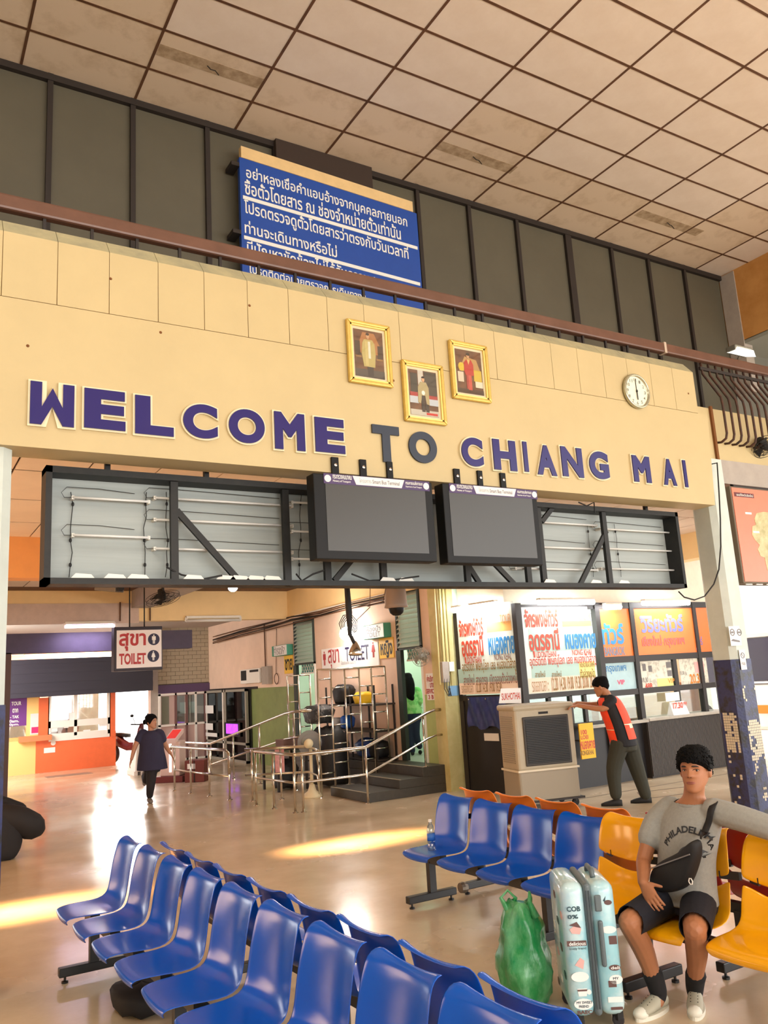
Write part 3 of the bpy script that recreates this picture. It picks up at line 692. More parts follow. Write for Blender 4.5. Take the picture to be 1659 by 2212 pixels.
for a, b in TUB:
    p, q = QP.at(*a), QP.at(*b); z = (p.z+q.z)/2; p.z = q.z = z
    tb = part(MB().tube([p, q], .01, 8), 'fluorescent_tube', M_tube, lb, smooth=True)
    for e in (p, q): part(MB().box(e.x-.01, e.x+.01, 6.42, 6.49, z-.014, z+.014), 'lamp_holder', M_white, tb)
    cx = p.x-.06; part(MB().tube([p, (cx, 6.44, z+.0), (cx-.02, 6.45, z+.04), (cx+.02, 6.45, z+.085), (p.x+.2, 6.47, z+.09), (q.x-.1, 6.47, z+.07)], .0025, 4), 'lamp_wire', M_cable, tb)
for px in (158, 318, 366, 655, 1276, 1335):
    a, b = QP.at(px, 1060 if px < 700 else 1130), QP.at(px+(-4 if px < 700 else 14), 1245)
    k = 7; pts = [(a.x+(b.x-a.x)*i/k+random.uniform(-.012, .012), 6.47, a.z+(b.z-a.z)*i/k) for i in range(k+1)]
    part(MB().tube(pts, .0035, 4), 'drop_cable', M_cable, lb)
    for i in (1, 4, 6): part(MB().ell(pts[i], (.011, .01, .018), 6, 4), 'cable_joint', M_black, lb)
for px in (180, 250, 300, 420, 490, 520, 555, 590, 840, 880, 1190, 1290, 1350):  # torn scraps of old poster along the bottom
    u = LP.uv(px, 1245)[0]; mb = MB(); mb.prism(PY(6.32), [(u-.09, lz0+.04), (u+.09, lz0+.04), (u+.06, lz0+.075), (u-.05, lz0+.082)], 0, .003); part(mb, 'paper_scrap', mat('torn_paper', (232, 230, 222), .8), lb)
for a, b in (((640, 1240), (700, 1232)), ((760, 1240), (905, 1245)), ((360, 1225), (480, 1243))):
    p, q = LP.at(*a), LP.at(*b); part(MB().tube([p, (p.x*.7+q.x*.3, 6.36, p.z-.05), (p.x*.35+q.x*.65, 6.33, q.z-.03), q], .008, 5), 'loose_wire', M_black, lb)
for px in (237, 1395):
    u = LP.uv(px, 1010)[0]; part(MB().box(u-.02, u+.02, 6.36, 6.4, lz1, 3.85), 'hanger', M_lbf, lb)
part(MB().tube([LP.at(1250, 1085), LP.at(1268, 1093), LP.at(1283, 1085), LP.at(1285, 1108)], .008, 5), 'loose_wire', M_black, lb)
for x in (2.2, 5.2): part(MB().box(x-.02, x+.02, 6.36, 6.4, lz1, 3.85), 'hanger', M_lbf, lb)
# --- map sign at the right
MP = PY(6.2); u0, z0, u1, z1 = MP.rect(1578, 1053, 1608, 1256); u1 = u0+1.5
ms = thing('map_sign', 'coral red light box with a pale map hanging right of the column', 'sign', (u0+.7, 6.3, z0))
part(MB().pbox(MP, (u0-.015, z0-.02, u1, z1+.02), -.24, 0), 'case', mat('sign_case_brown', (110, 96, 78), .6), ms, bevel=.01)
part(MB().pbox(MP, (u0+.01, z0, u1-.02, z1), 0, .006), 'face', mat('coral_acrylic', (246, 128, 100), .4, var=.03), ms)
part(MB().pbox(MP, (u0+.04, z1-.11, u0+.42, z1-.055), .006, .008), 'caption_bar', mat('maroon_print', (96, 34, 36), .5), ms)
part(lettering(MB(), 'แผนที่จังหวัดเชียงใหม่', MP, (u0+.08, z1-.1, u0+.4, z1-.065), .01, .01), 'lettering', M_wht, ms)
mp_ = [(.62, .12), (.6, .3), (.5, .32), (.45, .42), (.52, .48), (.42, .55), (.36, .62), (.4, .75), (.5, .78), (.48, .86), (.56, .95), (.75, .98), (1.1, .97), (1.3, .8), (1.25, .4), (1.1, .15), (.85, .08)]
part(MB().prism(MP, [(u0+x*.75, z0+.04+y*.95*(z1-z0)) for x, y in [(a, b*.78) for a, b in mp_]], .006, .009), 'map_outline', mat('pale_map', (206, 196, 150), .5, rgb2=(170, 160, 110), vscale=9), ms)
for x, z in ((.2, .42), (.3, .22)): part(MB().pbox(MP, (u0+x, z0+(z1-z0)*(z+.3), u0+x+.12, z0+(z1-z0)*(z+.3)+.025), .006, .01), 'map_label', M_wht, ms)
part(MB().box(u0+.14, u0+.2, 6.3, 6.36, z1+.01, 4.2), 'bracket', M_dark, ms); part(MB().box(u0+.16, u0+1.3, 6.27, 6.33, z1+.02, z1+.06), 'bracket_arm', M_dark, ms)
for k in range(3): part(MB().tube([(u0+.05+.2*k, 6.22, z0-.03), (u0+.17+.2*k, 6.22, z0-.03)], .008, 5), 'bottom_clip', M_white, ms)
# --- floodlight up at the right
q = oX(1602, 765, 11.4)
fl_ = thing('floodlight', 'lit floodlight on a bracket above the handrail at far right', 'lamp', q)
part(MB().box(q.x-.22, q.x+.22, q.y-.06, q.y+.12, q.z+.02, q.z+.12), 'housing', mat('grey_housing', (120, 118, 108), .5), fl_, bevel=.02)
part(MB().add([(q.x-.2, q.y-.1, q.z-.05), (q.x+.2, q.y-.1, q.z-.05), (q.x+.22, q.y+.1, q.z+.03), (q.x-.22, q.y+.1, q.z+.03), (q.x-.2, q.y-.08, q.z+.06), (q.x+.2, q.y-.08, q.z+.06)], [(0, 1, 2, 3), (0, 4, 5, 1)]), 'lens', mat('flood_glow', (255, 250, 240), .4, emit=9), fl_)
part(MB().bar((q.x+.1, q.y+.05, q.z+.1), (12.36, 8.28, q.z+.3), .04, .04), 'arm', M_graypl, fl_)
# --- small black fan at the right edge
def cage_fan(name, label, c, ax, r, mount, m=M_black, blades=3):
    c = Vector(c); ax = Vector(ax).normalized(); t = thing(name, label, 'fan', c)
    x = ax.orthogonal().normalized(); y = ax.cross(x)
    part(MB().lathe([(.0, -.16), (.05, -.15), (.06, -.08), (.05, 0), (.03, .03), (0, .035)], c, ax, 12), 'motor', m, t, smooth=True)
    for k in range(blades):
        a = 2*math.pi*k/blades; mb = MB()
        e = x*math.cos(a)+y*math.sin(a); g = ax.cross(e)
        mb.add([c+e*.03-g*.02, c+e*.03+g*.02, c+e*r*.8+g*.09+ax*.02, c+e*r*.85-g*.03-ax*.02], [(0, 1, 2, 3)]); part(mb, 'blade', m, t)
    cg = MB()
    for s_ in (.05, -.05):
        for f in (1, .7, .4): cg.tube([c+ax*(s_*(1.2-f*.7))+(x*math.cos(i*math.pi/9)+y*math.sin(i*math.pi/9))*r*f for i in range(18)], .004, 4, closed=True)
    for i in range(14):
        e = x*math.cos(i*math.pi/7)+y*math.sin(i*math.pi/7)
        cg.tube([c+ax*.055, c+ax*.045+e*r*.5, c+e*r, c-ax*.045+e*r*.5, c-ax*.06], .0028, 4)
    part(cg, 'cage', m, t)
    part(MB().tube(mount, .022, 8), 'mount_arm', m, t, smooth=True)
    return t
q = oY(1652, 965, 6.18)
cage_fan('bracket_fan', 'small dark fan fixed to the cream beam below the rusty bars', q, (-.2, -.6, -.8), .16, [q, q+Vector((.02, .05, .06)), (q.x+.02, 6.3, q.z+.06)])
# ================================================================ the lower hall
M_ss = mat('stainless_tube', (206, 200, 190), .18, 1.0)
M_orp = mat('orange_paint', (240, 112, 62), .5, var=.04)
M_cream = mat('cream_panel', (250, 206, 130), .6)
M_wfr = mat('white_window_frame', (240, 236, 228), .4)
M_gl = glass('clear_glass', (228, 236, 234), .12)
M_dbr = mat('dark_booth_frame', (38, 31, 28), .5)
M_steps = mat('grey_terrazzo_steps', (64, 58, 48), .5, var=.12, vscale=18)
M_red = mat('red_print', (178, 44, 46), .5); M_navy = mat('navy_print', (34, 30, 66), .5); M_bluep = mat('blue_print', (44, 130, 190), .5)
# --- platform and steps
st = thing('entrance_steps', 'grey terrazzo steps and landing in front of the washroom doors', 'steps', (7, 12, 0))
part(MB().box(6.31, WX-.006, 11.29, 12.52, 0, .135), 'step', M_steps, st, bevel=.006)
part(MB().box(6.87, WX-.006, 11.29, 12.52, .135, .265), 'step', M_steps, st, bevel=.006)
part(MB().box(7.31, WX-.006, 11.29, 16.9, .265, .41), 'landing', M_steps, st, bevel=.006)
part(MB().box(7.31, WX-.006, 12.52, 16.9, 0, .265), 'plinth', M_steps, st)
for x, z in ((6.31, .135), (6.87, .265), (7.31, .41)): part(MB().box(x, x+.03, 11.285, 12.52, z, z+.006), 'nosing', mat('pale_nosing', (160, 150, 128), .6), st)
# --- tubular steel rails
def rails(label, tops, posts, h2=.43, r=.025, rm_=.018, wall_end=None, cat='railing', name='steel_railing', mid=None):
    t = thing(name, label, cat, Vector((tops[0][0], tops[0][1], 0)), 'stainless railings')
    part(MB().tube(tops, r, 10), 'top_rail', M_ss, t, smooth=True)
    part(MB().tube(mid or [(p[0], p[1], p[2]-h2) for p in tops], rm_, 8), 'mid_rail', M_ss, t, smooth=True)
    for x, y, z0, z1 in posts:
        part(MB().tube([(x, y, z0), (x, y, z1)], .019, 8), 'post', M_ss, t, smooth=True)
        part(MB().lathe([(.045, 0), (.04, .012), (.02, .016)], (x, y, z0), (0, 0, 1), 12), 'post_foot', M_ss, t)
    return t
rails('short stainless railing beside the walking woman', [(4.72, 15.95, .74), (4.72, 15.9, .79), (4.98, 13.7, .79), (5.0, 13.62, .74), (5.0, 13.6, .4)], [(4.75, 15.82, 0, .78), (4.83, 15.1, 0, .78), (4.93, 14.39, 0, .78), (5.0, 13.6, 0, .7)], .42,
      mid=[(4.75, 15.82, .37), (5.0, 13.6, .37)])
rails('sloping stainless ramp rail against the green wainscot', [(6.1, 19.5, .62), (6.2, 17.98, .64), (6.2, 13.95, 1.3), (6.25, 13.6, 1.33), (6.4, 13.3, 1.33)], [(6.2, 17.98, 0, .62), (6.2, 16.6, 0, .85), (6.2, 15.2, 0, 1.08), (6.24, 13.7, 0, 1.3)], .44)
rails('stainless railing turning round the stand fan', [(5.12, 13.2, .8), (5.98, 12.62, .8), (6.1, 12.56, .74), (6.12, 12.53, .5)], [(5.2, 13.1, 0, .8), (5.6, 12.86, 0, .8), (6.12, 12.53, 0, .74)], .4)
rails('stainless stair railing rising from the steps to the wall', [(5.06, 12.62, .8), (5.16, 11.4, .8), (5.2, 11.32, .8), (6.3, 11.27, .8), (7.45, 11.3, 1.22), (7.6, 11.3, 1.26), (7.73, 11.3, 1.26)],
      [(5.06, 12.59, 0, .8), (5.11, 12.02, 0, .8), (5.16, 11.38, 0, .8), (5.26, 11.32, 0, .8), (6.29, 11.26, 0, .8), (7.4, 11.33, .41, 1.2)], .39)
# --- ladder lattice screens
def lattice(label, xs, Y, z0s, ztop, name='steel_lattice'):
    t = thing(name, label, 'screen', (sum(xs)/len(xs), Y, 0), 'steel lattice screens')
    part(MB().tube([(xs[0], Y, ztop), (xs[-1], Y, ztop)], .014, 8), 'top_bar', M_ss, t, smooth=True)
    for k, x in enumerate(xs): part(MB().tube([(x, Y, z0s(x)), (x, Y, ztop)], .016, 8), 'upright', M_ss, t, smooth=True)
    for k in range(len(xs)-1):
        zz = ztop-.16-(.15 if k % 2 else 0)
        while zz > z0s(xs[k+1])+.1:
            part(MB().tube([(xs[k], Y, zz), (xs[k+1], Y, zz)], .011, 6), 'rung', M_ss, t, smooth=True); zz -= .3
    return t
lattice('tall stainless ladder lattice in front of the luggage shelves', [6.17, 6.42, 6.68, 6.96, 7.2, 7.48], 12.55, lambda x: .135 if x > 6.31 and x < 6.87 else (.265 if x < 7.31 and x > 6.3 else (.41 if x > 7.3 else 0)), 2.01)
lattice('narrow stainless ladder lattice beside the mens washroom door', [6.28, 6.5, 6.73], 14.0, lambda x: 0, 1.95)
# --- louvres above the two doors
TWP = PX(WX)
def louvre(label, y0, y1, z0, z1):
    t = thing('louvre_window', label, 'window', (WX, (y0+y1)/2, z0), 'glass louvre windows')
    for b in ((y0, y0+.05), (y1-.05, y1)): part(MB().box(WX-.03, WX+.1, b[0], b[1], z0, z1), 'jamb', mat('dark_green_jamb', (40, 50, 44), .6), t)
    for zz in (z0, z1-.04): part(MB().box(WX-.03, WX+.1, y0, y1, zz, zz+.04), 'rail', mat('dark_green_jamb', (40, 50, 44), .6), t)
    n = int((z1-z0)/.085); M_lv = mat('frosted_louvre', (184, 194, 184), .35)
    for k in range(n):
        z = z0+.04+(z1-z0-.08)*k/n
        part(MB().add([(WX-.05, y0+.05, z), (WX-.05, y1-.05, z), (WX+.05, y1-.05, z+.1), (WX+.05, y0+.05, z+.1), (WX-.045, y0+.05, z-.004), (WX-.045, y1-.05, z-.004), (WX+.055, y1-.05, z+.096), (WX+.055, y0+.05, z+.096)],
                      [(0, 1, 2, 3), (7, 6, 5, 4), (0, 4, 5, 1), (1, 5, 6, 2), (2, 6, 7, 3), (3, 7, 4, 0)]), 'louvre_slat', M_lv, t)
louvre('grey glass louvre above the mens washroom door', 15.8, 16.8, 2.2, 3.15)
louvre('grey glass louvre above the womens washroom door', 11.72, 12.5, 2.27, 3.3)
def door(n, y0, y1, z0, z1):
    d = struct(MB().box(WX-.02, WX+.05, y1-.03, y1+.12, z0, z1), 'door_%d' % n, mat('dark_green_jamb', (40, 50, 44), .6))
    part(MB().box(WX-.02, WX+.06, y0, y0+.04, z0, z1), 'jamb', M_wfr, d)
    part(MB().box(WX+.08, WX+.12, y0+.04, y1-.06, z1-.2, z1-.17), 'transom', M_wfr, d)
    # teal lattice blocks in the transom
    M_teal = mat('teal_lattice', (36, 150, 140), .5)
    part(MB().box(WX+.11, WX+.12, y0+.04, y1-.06, z1-.17, z1), 'transom_panel', M_teal, d)
    for k in range(7):
        y = y0+.06+k*(y1-y0-.14)/7
        for s_ in (1, -1): part(MB().bar((WX+.1, y, z1-(.17 if s_ > 0 else 0)), (WX+.1, y+(y1-y0)/7, z1-(0 if s_ > 0 else .17)), .012, .01, (1, 0, 0)), 'lattice_bar', M_wfr, d)
    return d
door(1, 15.82, 16.78, .41, 2.2); door(2, 11.75, 12.44, .41, 2.27)
# --- signs on the toilet wall
M_sgn = mat('white_sign_face', (240, 238, 236), .4)
def man_icon(mb, pl, cx, cz, h, off, woman=False):
    mb.prism(pl, [(cx+.07*h*math.cos(i*math.pi/6), cz+.42*h+.07*h*math.sin(i*math.pi/6)) for i in range(12)], off, off+.002)
    if woman: poly = [(-.1, .32), (.1, .32), (.22, -.12), (.1, -.12), (.09, -.45), (.02, -.45), (.02, -.14), (-.02, -.14), (-.02, -.45), (-.09, -.45), (-.1, -.12), (-.22, -.12)]
    else: poly = [(-.16, .32), (.16, .32), (.2, .28), (.2, -.08), (.13, -.08), (.12, .2), (.11, -.45), (.02, -.45), (.02, -.06), (-.02, -.06), (-.02, -.45), (-.11, -.45), (-.12, .2), (-.13, -.08), (-.2, -.08), (-.2, .28)]
    mb.prism(pl, [(cx+x*h, cz+y*h) for x, y in poly], off, off+.002); return mb
ts = thing('toilet_wall_sign', 'long white TOILET sign with maroon letters on the salmon wall', 'sign', (WX, 14.3, 2.0))
plate(ts, 'board', M_sgn, TWP, (697, 1403, 822, 1437), .005, .03)
words(ts, 'lettering', 'สุขา', M_red, TWP, (711, 1403, 737, 1444), .034, .012); words(ts, 'lettering', 'TOILET', M_navy, TWP, (748, 1398, 801, 1424), .034, .01)
ur = TWP.rect(700, 1410, 708, 1436); part(man_icon(MB(), TWP, (ur[0]+ur[2])/2, (ur[1]+ur[3])/2, .3, .032), 'pictogram', M_red, ts)
ur = TWP.rect(805, 1388, 814, 1420); part(man_icon(MB(), TWP, (ur[0]+ur[2])/2, (ur[1]+ur[3])/2, .3, .032, True), 'pictogram', M_red, ts)
words(ts, 'small_print', 'โปรดรักษาความสะอาด', M_gtx, TWP, (740, 1428, 772, 1433), .034)
M_yel = mat('yellow_plate', (244, 196, 58), .5)
ys = thing('men_sign', 'small yellow Thai plate marking the mens washroom', 'sign', TWP.at(625, 1455)); plate(ys, 'plate', M_yel, TWP, (615, 1417, 635, 1454), .005, .02); words(ys, 'lettering', 'ชาย', M_black, TWP, (617, 1424, 634, 1447), .022, .03)
yz = thing('women_sign', 'small yellow Thai plate marking the womens washroom', 'sign', TWP.at(836, 1420)); plate(yz, 'plate', M_yel, TWP, (820, 1380, 853, 1420), .005, .02); words(yz, 'lettering', 'หญิง', M_black, TWP, (823, 1385, 851, 1420), .022, .03)
M_tealb = mat('teal_box_side', (70, 150, 124), .5)
def exitbox(label, px):
    u0, z0, u1, z1 = TWP.rect(*px); t = thing('sign_box', label, 'sign', TWP.P((u0+u1)/2, z0), 'small lit sign boxes')
    part(MB().pbox(TWP, (u0, z0, u1, z1), 0, .16), 'case', M_tealb, t, bevel=.01)
    part(MB().pbox(TWP.off(.16), (u0+.01, z0+.01, u1-.01, z1-.01), 0, .004), 'end_face', M_tealb, t)
    pl = Pl(TWP.P(u0, 0, 0), (1, 0)) # face towards the hall
    e = Pl((WX-.16, TWP.P(u0, 0).y), (1, 0)) if False else None
    part(MB().box(WX-.165, WX-.16, TWP.P(u1, 0).y+.0, TWP.P(u0, 0).y-.12, z0+.01, z1-.01), 'white_face', M_sgn, t)
    part(lettering(MB(), 'ห้องน้ำ', PX(WX-.165), (u0+.14, (z0+z1)/2, u1-.1, z1-.03), .002, .01), 'lettering', M_gtx, t)
    part(lettering(MB(), 'TOILET', PX(WX-.165), (u0+.14, z0+.03, u1-.12, (z0+z1)/2-.01), .002, .01), 'lettering', M_gtx, t)
exitbox('small white and teal sign box above the mens plate', (601, 1396, 634, 1414)); exitbox('small white and teal sign box above the womens plate', (800, 1352, 846, 1376))
sv = thing('service_sign', 'white price sign with red writing beside the womens door', 'sign', TWP.at(932, 1510))
plate(sv, 'plate', M_sgn, TWP, (921, 1455, 944, 1512), .005, .015)
for b, px in (('ค่าบริการ', (923, 1458, 941, 1472)), ('3 บาท', (925, 1474, 941, 1485)), ('SERVICE', (922, 1488, 942, 1498)), ('3 B', (927, 1501, 939, 1510))): words(sv, 'lettering', b, M_red, TWP, px, .018, .03)
# --- bare lamp on the wall
lw = thing('wall_lamp', 'glaring bare lamp on the salmon wall above the TOILET sign', 'lamp', (WX-.15, 13.99, 2.5))
part(MB().ell((WX-.22, 13.99, 2.68), (.13, .13, .13), 16, 10), 'bulb', mat('lamp_glow_white', (255, 250, 244), .4, emit=30), lw, smooth=True)
part(MB().lathe([(.04, 0), (.05, .04), (.04, .12)], (WX, 13.99, 2.68), (-1, 0, 0), 12), 'holder', M_white, lw)
point('wall_lamp_light', (WX-.5, 13.99, 2.7), 26, (1, .94, .86), .12)
# --- electric box on the wall, wires
ac = thing('meter_box', 'white and grey electric box on the salmon wall left of the mens door', 'box', TWP.at(555, 1475))
plate(ac, 'cabinet', M_wfr, TWP, (530, 1447, 572, 1474), 0, .14, bevel=.01); plate(ac, 'dark_window', M_black, TWP, (532, 1449, 544, 1469), .14, .146); plate(ac, 'grey_box', M_graypl, TWP, (573, 1440, 589, 1477), 0, .1)
plate(ac, 'door_slot', M_black, TWP, (551, 1447, 570, 1450), .14, .146)
a = TWP.at(576, 1440); part(MB().tube([(WX-.03, a.y, a.z), (WX-.03, a.y, 3.25)], .016, 6), 'conduit', M_tbar, ac)
a = TWP.at(600, 1466); part(MB().tube([(WX-.03, a.y+.12*math.cos(i*.5), a.z+.12*math.sin(i*.5)) for i in range(26)], .008, 5), 'wire_coil', M_tbar, ac)
a = TWP.at(599, 1358); b = TWP.at(598, 1455); part(MB().tube([(WX-.02, a.y, a.z), (WX-.02, b.y, b.z)], .007, 5), 'coil_lead', M_tbar, ac)
wbn = thing('cable_bundle', 'sagging bundle of dark cables along the top of the salmon wall', 'cables', (WX-.1, 17, 3.0))
for k in range(7):
    pts = []
    for px, py in ((460, 1385), (520, 1368), (580, 1352), (630, 1338), (690, 1327), (760, 1310), (830, 1293)):
        q = oX(px, py+(k-3)*2.2+random.uniform(-3, 3), WX-.08-.01*k); pts.append(q)
    part(MB().tube(pts, .012, 4), 'cable', M_black if k % 2 else M_tbar, wbn)
a = [oX(px, py, WX-.07) for px, py in ((636, 1331), (700, 1315), (830, 1284))]; part(MB().tube(a, .018, 6), 'white_conduit', M_white, wbn)
# --- conduits and meters on the yellow wall
YP = PY(11.15)
cd = thing('conduit_group', 'vertical pale conduits and old switches on the yellow wall', 'conduits', (7.85, 11.1, 1.3))
for px, b in ((935, 1480), (946, 1460), (953, 1440), (960, 1480)):
    q = YP.at(px, 1275); part(MB().tube([(q.x+.02, 11.13, 3.8), (q.x+.0, 11.13, YP.at(px, b).z)], .014, 6), 'conduit', mat('cream_conduit', (196, 180, 122), .5), cd)
plate(cd, 'switch_box', M_graypl, YP, (949, 1430, 966, 1474), 0, .08, bevel=.008); plate(cd, 'switch_cover', M_wfr, YP, (966, 1430, 978, 1450), 0, .05)
for k in range(3):
    q = YP.at(960, 1460); part(MB().tube([(q.x-.05+.05*k, 11.08, q.z), (q.x-.08+.05*k, 11.06, q.z-.2), (q.x+.03*k, 11.08, q.z-.32), (q.x+.06, 11.1, q.z-.1-.1*k)], .007, 5), 'loose_wire', M_cable, cd)
plate(cd, 'blue_tape', mat('blue_tape', (130, 176, 214), .6), YP, (968, 1482, 992, 1502), 0, .006)
wf = PX(WX).at(921, 1418)
cage_fan('wall_fan', 'small grey wall fan beside the womens washroom door', (WX-.18, 11.55, wf.z), (-1, -.4, -.2), .16, [(WX-.1, 11.55, wf.z), (WX, 11.55, wf.z+.05)], mat('grey_fan', (150, 148, 138), .5))
# --- hanging TOILET sign
HP = PY(15)
hs = thing('hanging_toilet_sign', 'white hanging TOILET sign with two round pictograms in a dark frame', 'sign', HP.at(300, 1440))
u0, z0, u1, z1 = HP.rect(252, 1362, 349, 1440)
part(MB().pbox(HP, (u0-.04, z0-.05, u1+.02, z1+.06), -.22, 0), 'case', mat('dark_plum_case', (40, 30, 42), .5), hs, bevel=.01)
part(MB().pbox(HP, (u0, z0, u1, z1), 0, .006), 'face', mat('sign_face_glow', (236, 230, 230), .4), hs)
words(hs, 'lettering', 'สุขา', M_red, HP, (257, 1368, 315, 1405), .008, .026); words(hs, 'lettering', 'TOILET', M_red, HP, (257, 1412, 315, 1434), .008, .034)
for (px, py, wm) in ((332, 1381, False), (331, 1417, True)):
    c = HP.at(px, py); part(MB().lathe([(.105, 0), (.105, .003)], HP.P(c.x, c.z, .006), (0, -1, 0), 24), 'disc', M_navy, hs); part(man_icon(MB(), HP, c.x, c.z, .17, .01, wm), 'pictogram', M_sgn, hs)
for px in (283, 315): q = HP.at(px, 1350); part(MB().tube([(q.x, 15.1, z1+.05), (q.x, 15.1, 3.82)], .012, 6), 'hanger_rod', M_black, hs)
# --- lamps and fans under the lower ceiling
def tubelamp(label, a, b, r, lit, drop=None, power=0, col=(1, 1, 1), name='tube_lamp', body=M_white, vert=.07, g='fluorescent lamps'):
    a = Vector(a); b = Vector(b); t = thing(name, label, 'lamp', (a+b)/2, g); d = (b-a).normalized()
    upv = Vector((0, 0, 1)); part(MB().bar(a+upv*(vert), b+upv*(vert), .07, .05), 'batten', body, t)
    part(MB().tube([a, b], r, 10), 'tube', lit, t, smooth=True)
    for e in (a, b): part(MB().bar(e+upv*vert, e-upv*.02, .03, .05, d), 'end_cap', body, t)
    if power:
        l = bpy.data.lights.new('tube_light', 'AREA'); l.shape = 'RECTANGLE'; l.size = (b-a).length; l.size_y = .06; l.energy = power; l.color = col
        o = bpy.data.objects.new('tube_light', l); COL.objects.link(o); o.location = (a+b)/2-upv*.06
        o.rotation_euler = (0, 0, math.atan2(d.y, d.x))
    return t
a, b = oY(140, 1353, 16.945), oY(247, 1352, 16.945); a.z = b.z
tubelamp('violet tinted lit tube lamp on the dark shutter box', a, b, .028, mat('violet_tube', (238, 214, 255), .4, emit=7), power=18, col=(.8, .7, 1))
a, b = oY(402, 1340, 16.96), oY(519, 1339, 16.96); a.z = b.z
tubelamp('unlit white double tube fitting on the yellow beam', a, b, .03, M_tube)
sb = thing('spot_bulb', 'single glaring white bulb below the long light box', 'lamp', oZ(503, 1268, 3.62))
q = oZ(503, 1268, 3.62); part(MB().ell(q, (.09, .09, .09), 14, 10), 'bulb', mat('bulb_glow', (255, 252, 255), .4, emit=22), sb, smooth=True); part(MB().tube([q+Vector((0, 0, .08)), (q.x, q.y, 3.82)], .03, 8), 'holder', M_white, sb)
q = oZ(352, 1292, 3.36); q = oY(352, 1293, 12.6)
cage_fan('ceiling_fan', 'black caged orbit fan under the lower ceiling left of the bulb', q, (.15, -.3, -1), .26, [q, q+Vector((0, 0, .2)), (q.x, q.y, 3.82)])
q = oY(236, 1268, 9.5)
cm = thing('security_camera', 'small box security camera hanging below the light box at left', 'camera', q)
part(MB().bar(q+Vector((-.08, .16, .03)), q+Vector((.08, -.16, -.03)), .12, .1), 'housing', mat('camera_grey', (90, 84, 78), .5), cm, bevel=.01); part(MB().tube([q, (q.x, q.y, 3.82)], .015, 6), 'stem', M_black, cm)
part(MB().lathe([(.04, 0), (.04, .02)], q+Vector((.08, -.17, -.03)), (.4, -.9, -.15), 12), 'lens', M_black, cm)
# dome camera and cable pole
q = oY(855, 1295, 9.0)
dc = thing('dome_camera', 'grey dome camera hanging under the right screen', 'camera', q)
part(MB().lathe([(.02, .22), (.1, .2), (.135, .12), (.14, -.06), (.155, -.1), (.1, -.11)], q, (0, 0, 1), 20), 'shroud', mat('dome_shroud', (150, 134, 124), .5), dc, smooth=True)
part(MB().lathe([(.1, -.09), (.1, -.12), (.085, -.17), (.05, -.2), (0, -.21)], q, (0, 0, 1), 18), 'dome', M_blk_p, dc, smooth=True)
part(MB().tube([q+Vector((0, 0, .2)), (q.x, q.y, 3.82)], .03, 8), 'stem', M_black, dc)
a, b = oY(749, 1262, 7.6), oY(768, 1395, 7.6)
pl_ = thing('cable_drop', 'taped cable drop with a clamped spotlight hanging below the left screen', 'lamp', b)
part(MB().tube([(a.x, 7.6, 3.82), a, (a.x+.01, 7.6, a.z-.3), (b.x-.06, 7.6, b.z+.12), b], [.03, .03, .035, .022, .02], 8), 'taped_pole', M_black, pl_, smooth=True)
part(MB().lathe([(.01, 0), (.03, .03), (.06, .09), (.075, .14), (.07, .145)], b+Vector((0, 0, .05)), (-.1, -.1, -1), 14), 'spot_shade', M_chrome, pl_, smooth=True)
for k in range(4):
    pts = [b+Vector((.05*math.cos(i*.9+k)*(1+.4*k)-.06, .02, .22+.06*math.sin(i*.9+k)*(1+.3*k))) for i in range(9)]; part(MB().tube(pts, .005, 4), 'wire_loop', M_cable, pl_)
for k in range(2):
    a = oY(800+34*k, 1262+4*k, 8.2); b2 = oY(770+24*k, 1340-30*k, 8.2); part(MB().tube([a, (a*.5+b2*.5)+Vector((.08, 0, -.06)), b2], .005, 4), 'hanging_wire', M_tbar, pl_)
# --- luggage area behind the lattice
M_bagk = mat('black_nylon', (26, 26, 28), .6, var=.3, vscale=20, bump=.3, bscale=30)
sh_ = thing('luggage_shelf', 'dark steel luggage shelf against the salmon wall', 'shelf', (7.4, 13.6, .41))
for z in (.42, .9, 1.35): part(MB().box(7.32, 7.74, 12.7, 14.6, z, z+.03), 'shelf_board', mat('dark_shelf', (56, 46, 38), .6), sh_)
for y in (12.72, 13.6, 14.56):
    for x in (7.33, 7.71): part(MB().box(x, x+.025, y, y+.03, .41, 1.7), 'shelf_post', M_dark, sh_)
def lump(name, label, c, r, m, cat='bag', seed=0, n=14, h=9, group=None, parts=None):
    rnd = random.Random(seed); mb = MB().ell(c, r, n, h)
    for v in mb.v:
        d = (v-Vector(c)); d = Vector([math.copysign(abs(q/rr)**.62, q)*rr*.86 for q, rr in zip(d, r)]); k = 1+rnd.uniform(-.07, .07)+.06*math.sin(7*d.x/r[0]+seed)+.05*math.sin(6*d.z/r[2])
        v.x = c[0]+d.x*k; v.y = c[1]+d.y*k; v.z = max(c[2]-r[2]*.8, c[2]+d.z*k)
    return solo(mb, name, label, cat, m, group, smooth=True)
lump('backpack', 'black backpack standing on the top luggage shelf', (7.52, 14.2, 1.38+.18), (.2, .26, .22), M_bagk, seed=3)
lump('yellow_bag', 'bright yellow bag on the top luggage shelf', (7.55, 13.5, 1.38+.1), (.18, .24, .13), mat('yellow_nylon', (250, 206, 20), .5, bump=.3, bscale=14), seed=4)
lump('duffel_bag', 'large black duffel bag on the floor behind the steel lattice', (6.9, 13.7, .52), (.34, .5, .6), M_bagk, seed=5)
lump('duffel_bag', 'black camouflage bag piled on top of the large duffel', (6.85, 13.9, 1.24), (.26, .4, .2), mat('camo_nylon', (46, 46, 46), .6, rgb2=(120, 118, 114), vscale=14, ramp=(.55, .62)), seed=6)
lump('blue_bag', 'small blue bag on the middle luggage shelf', (7.45, 13.95, .93+.13), (.14, .13, .15), mat('blue_nylon', (30, 96, 190), .5), seed=7)
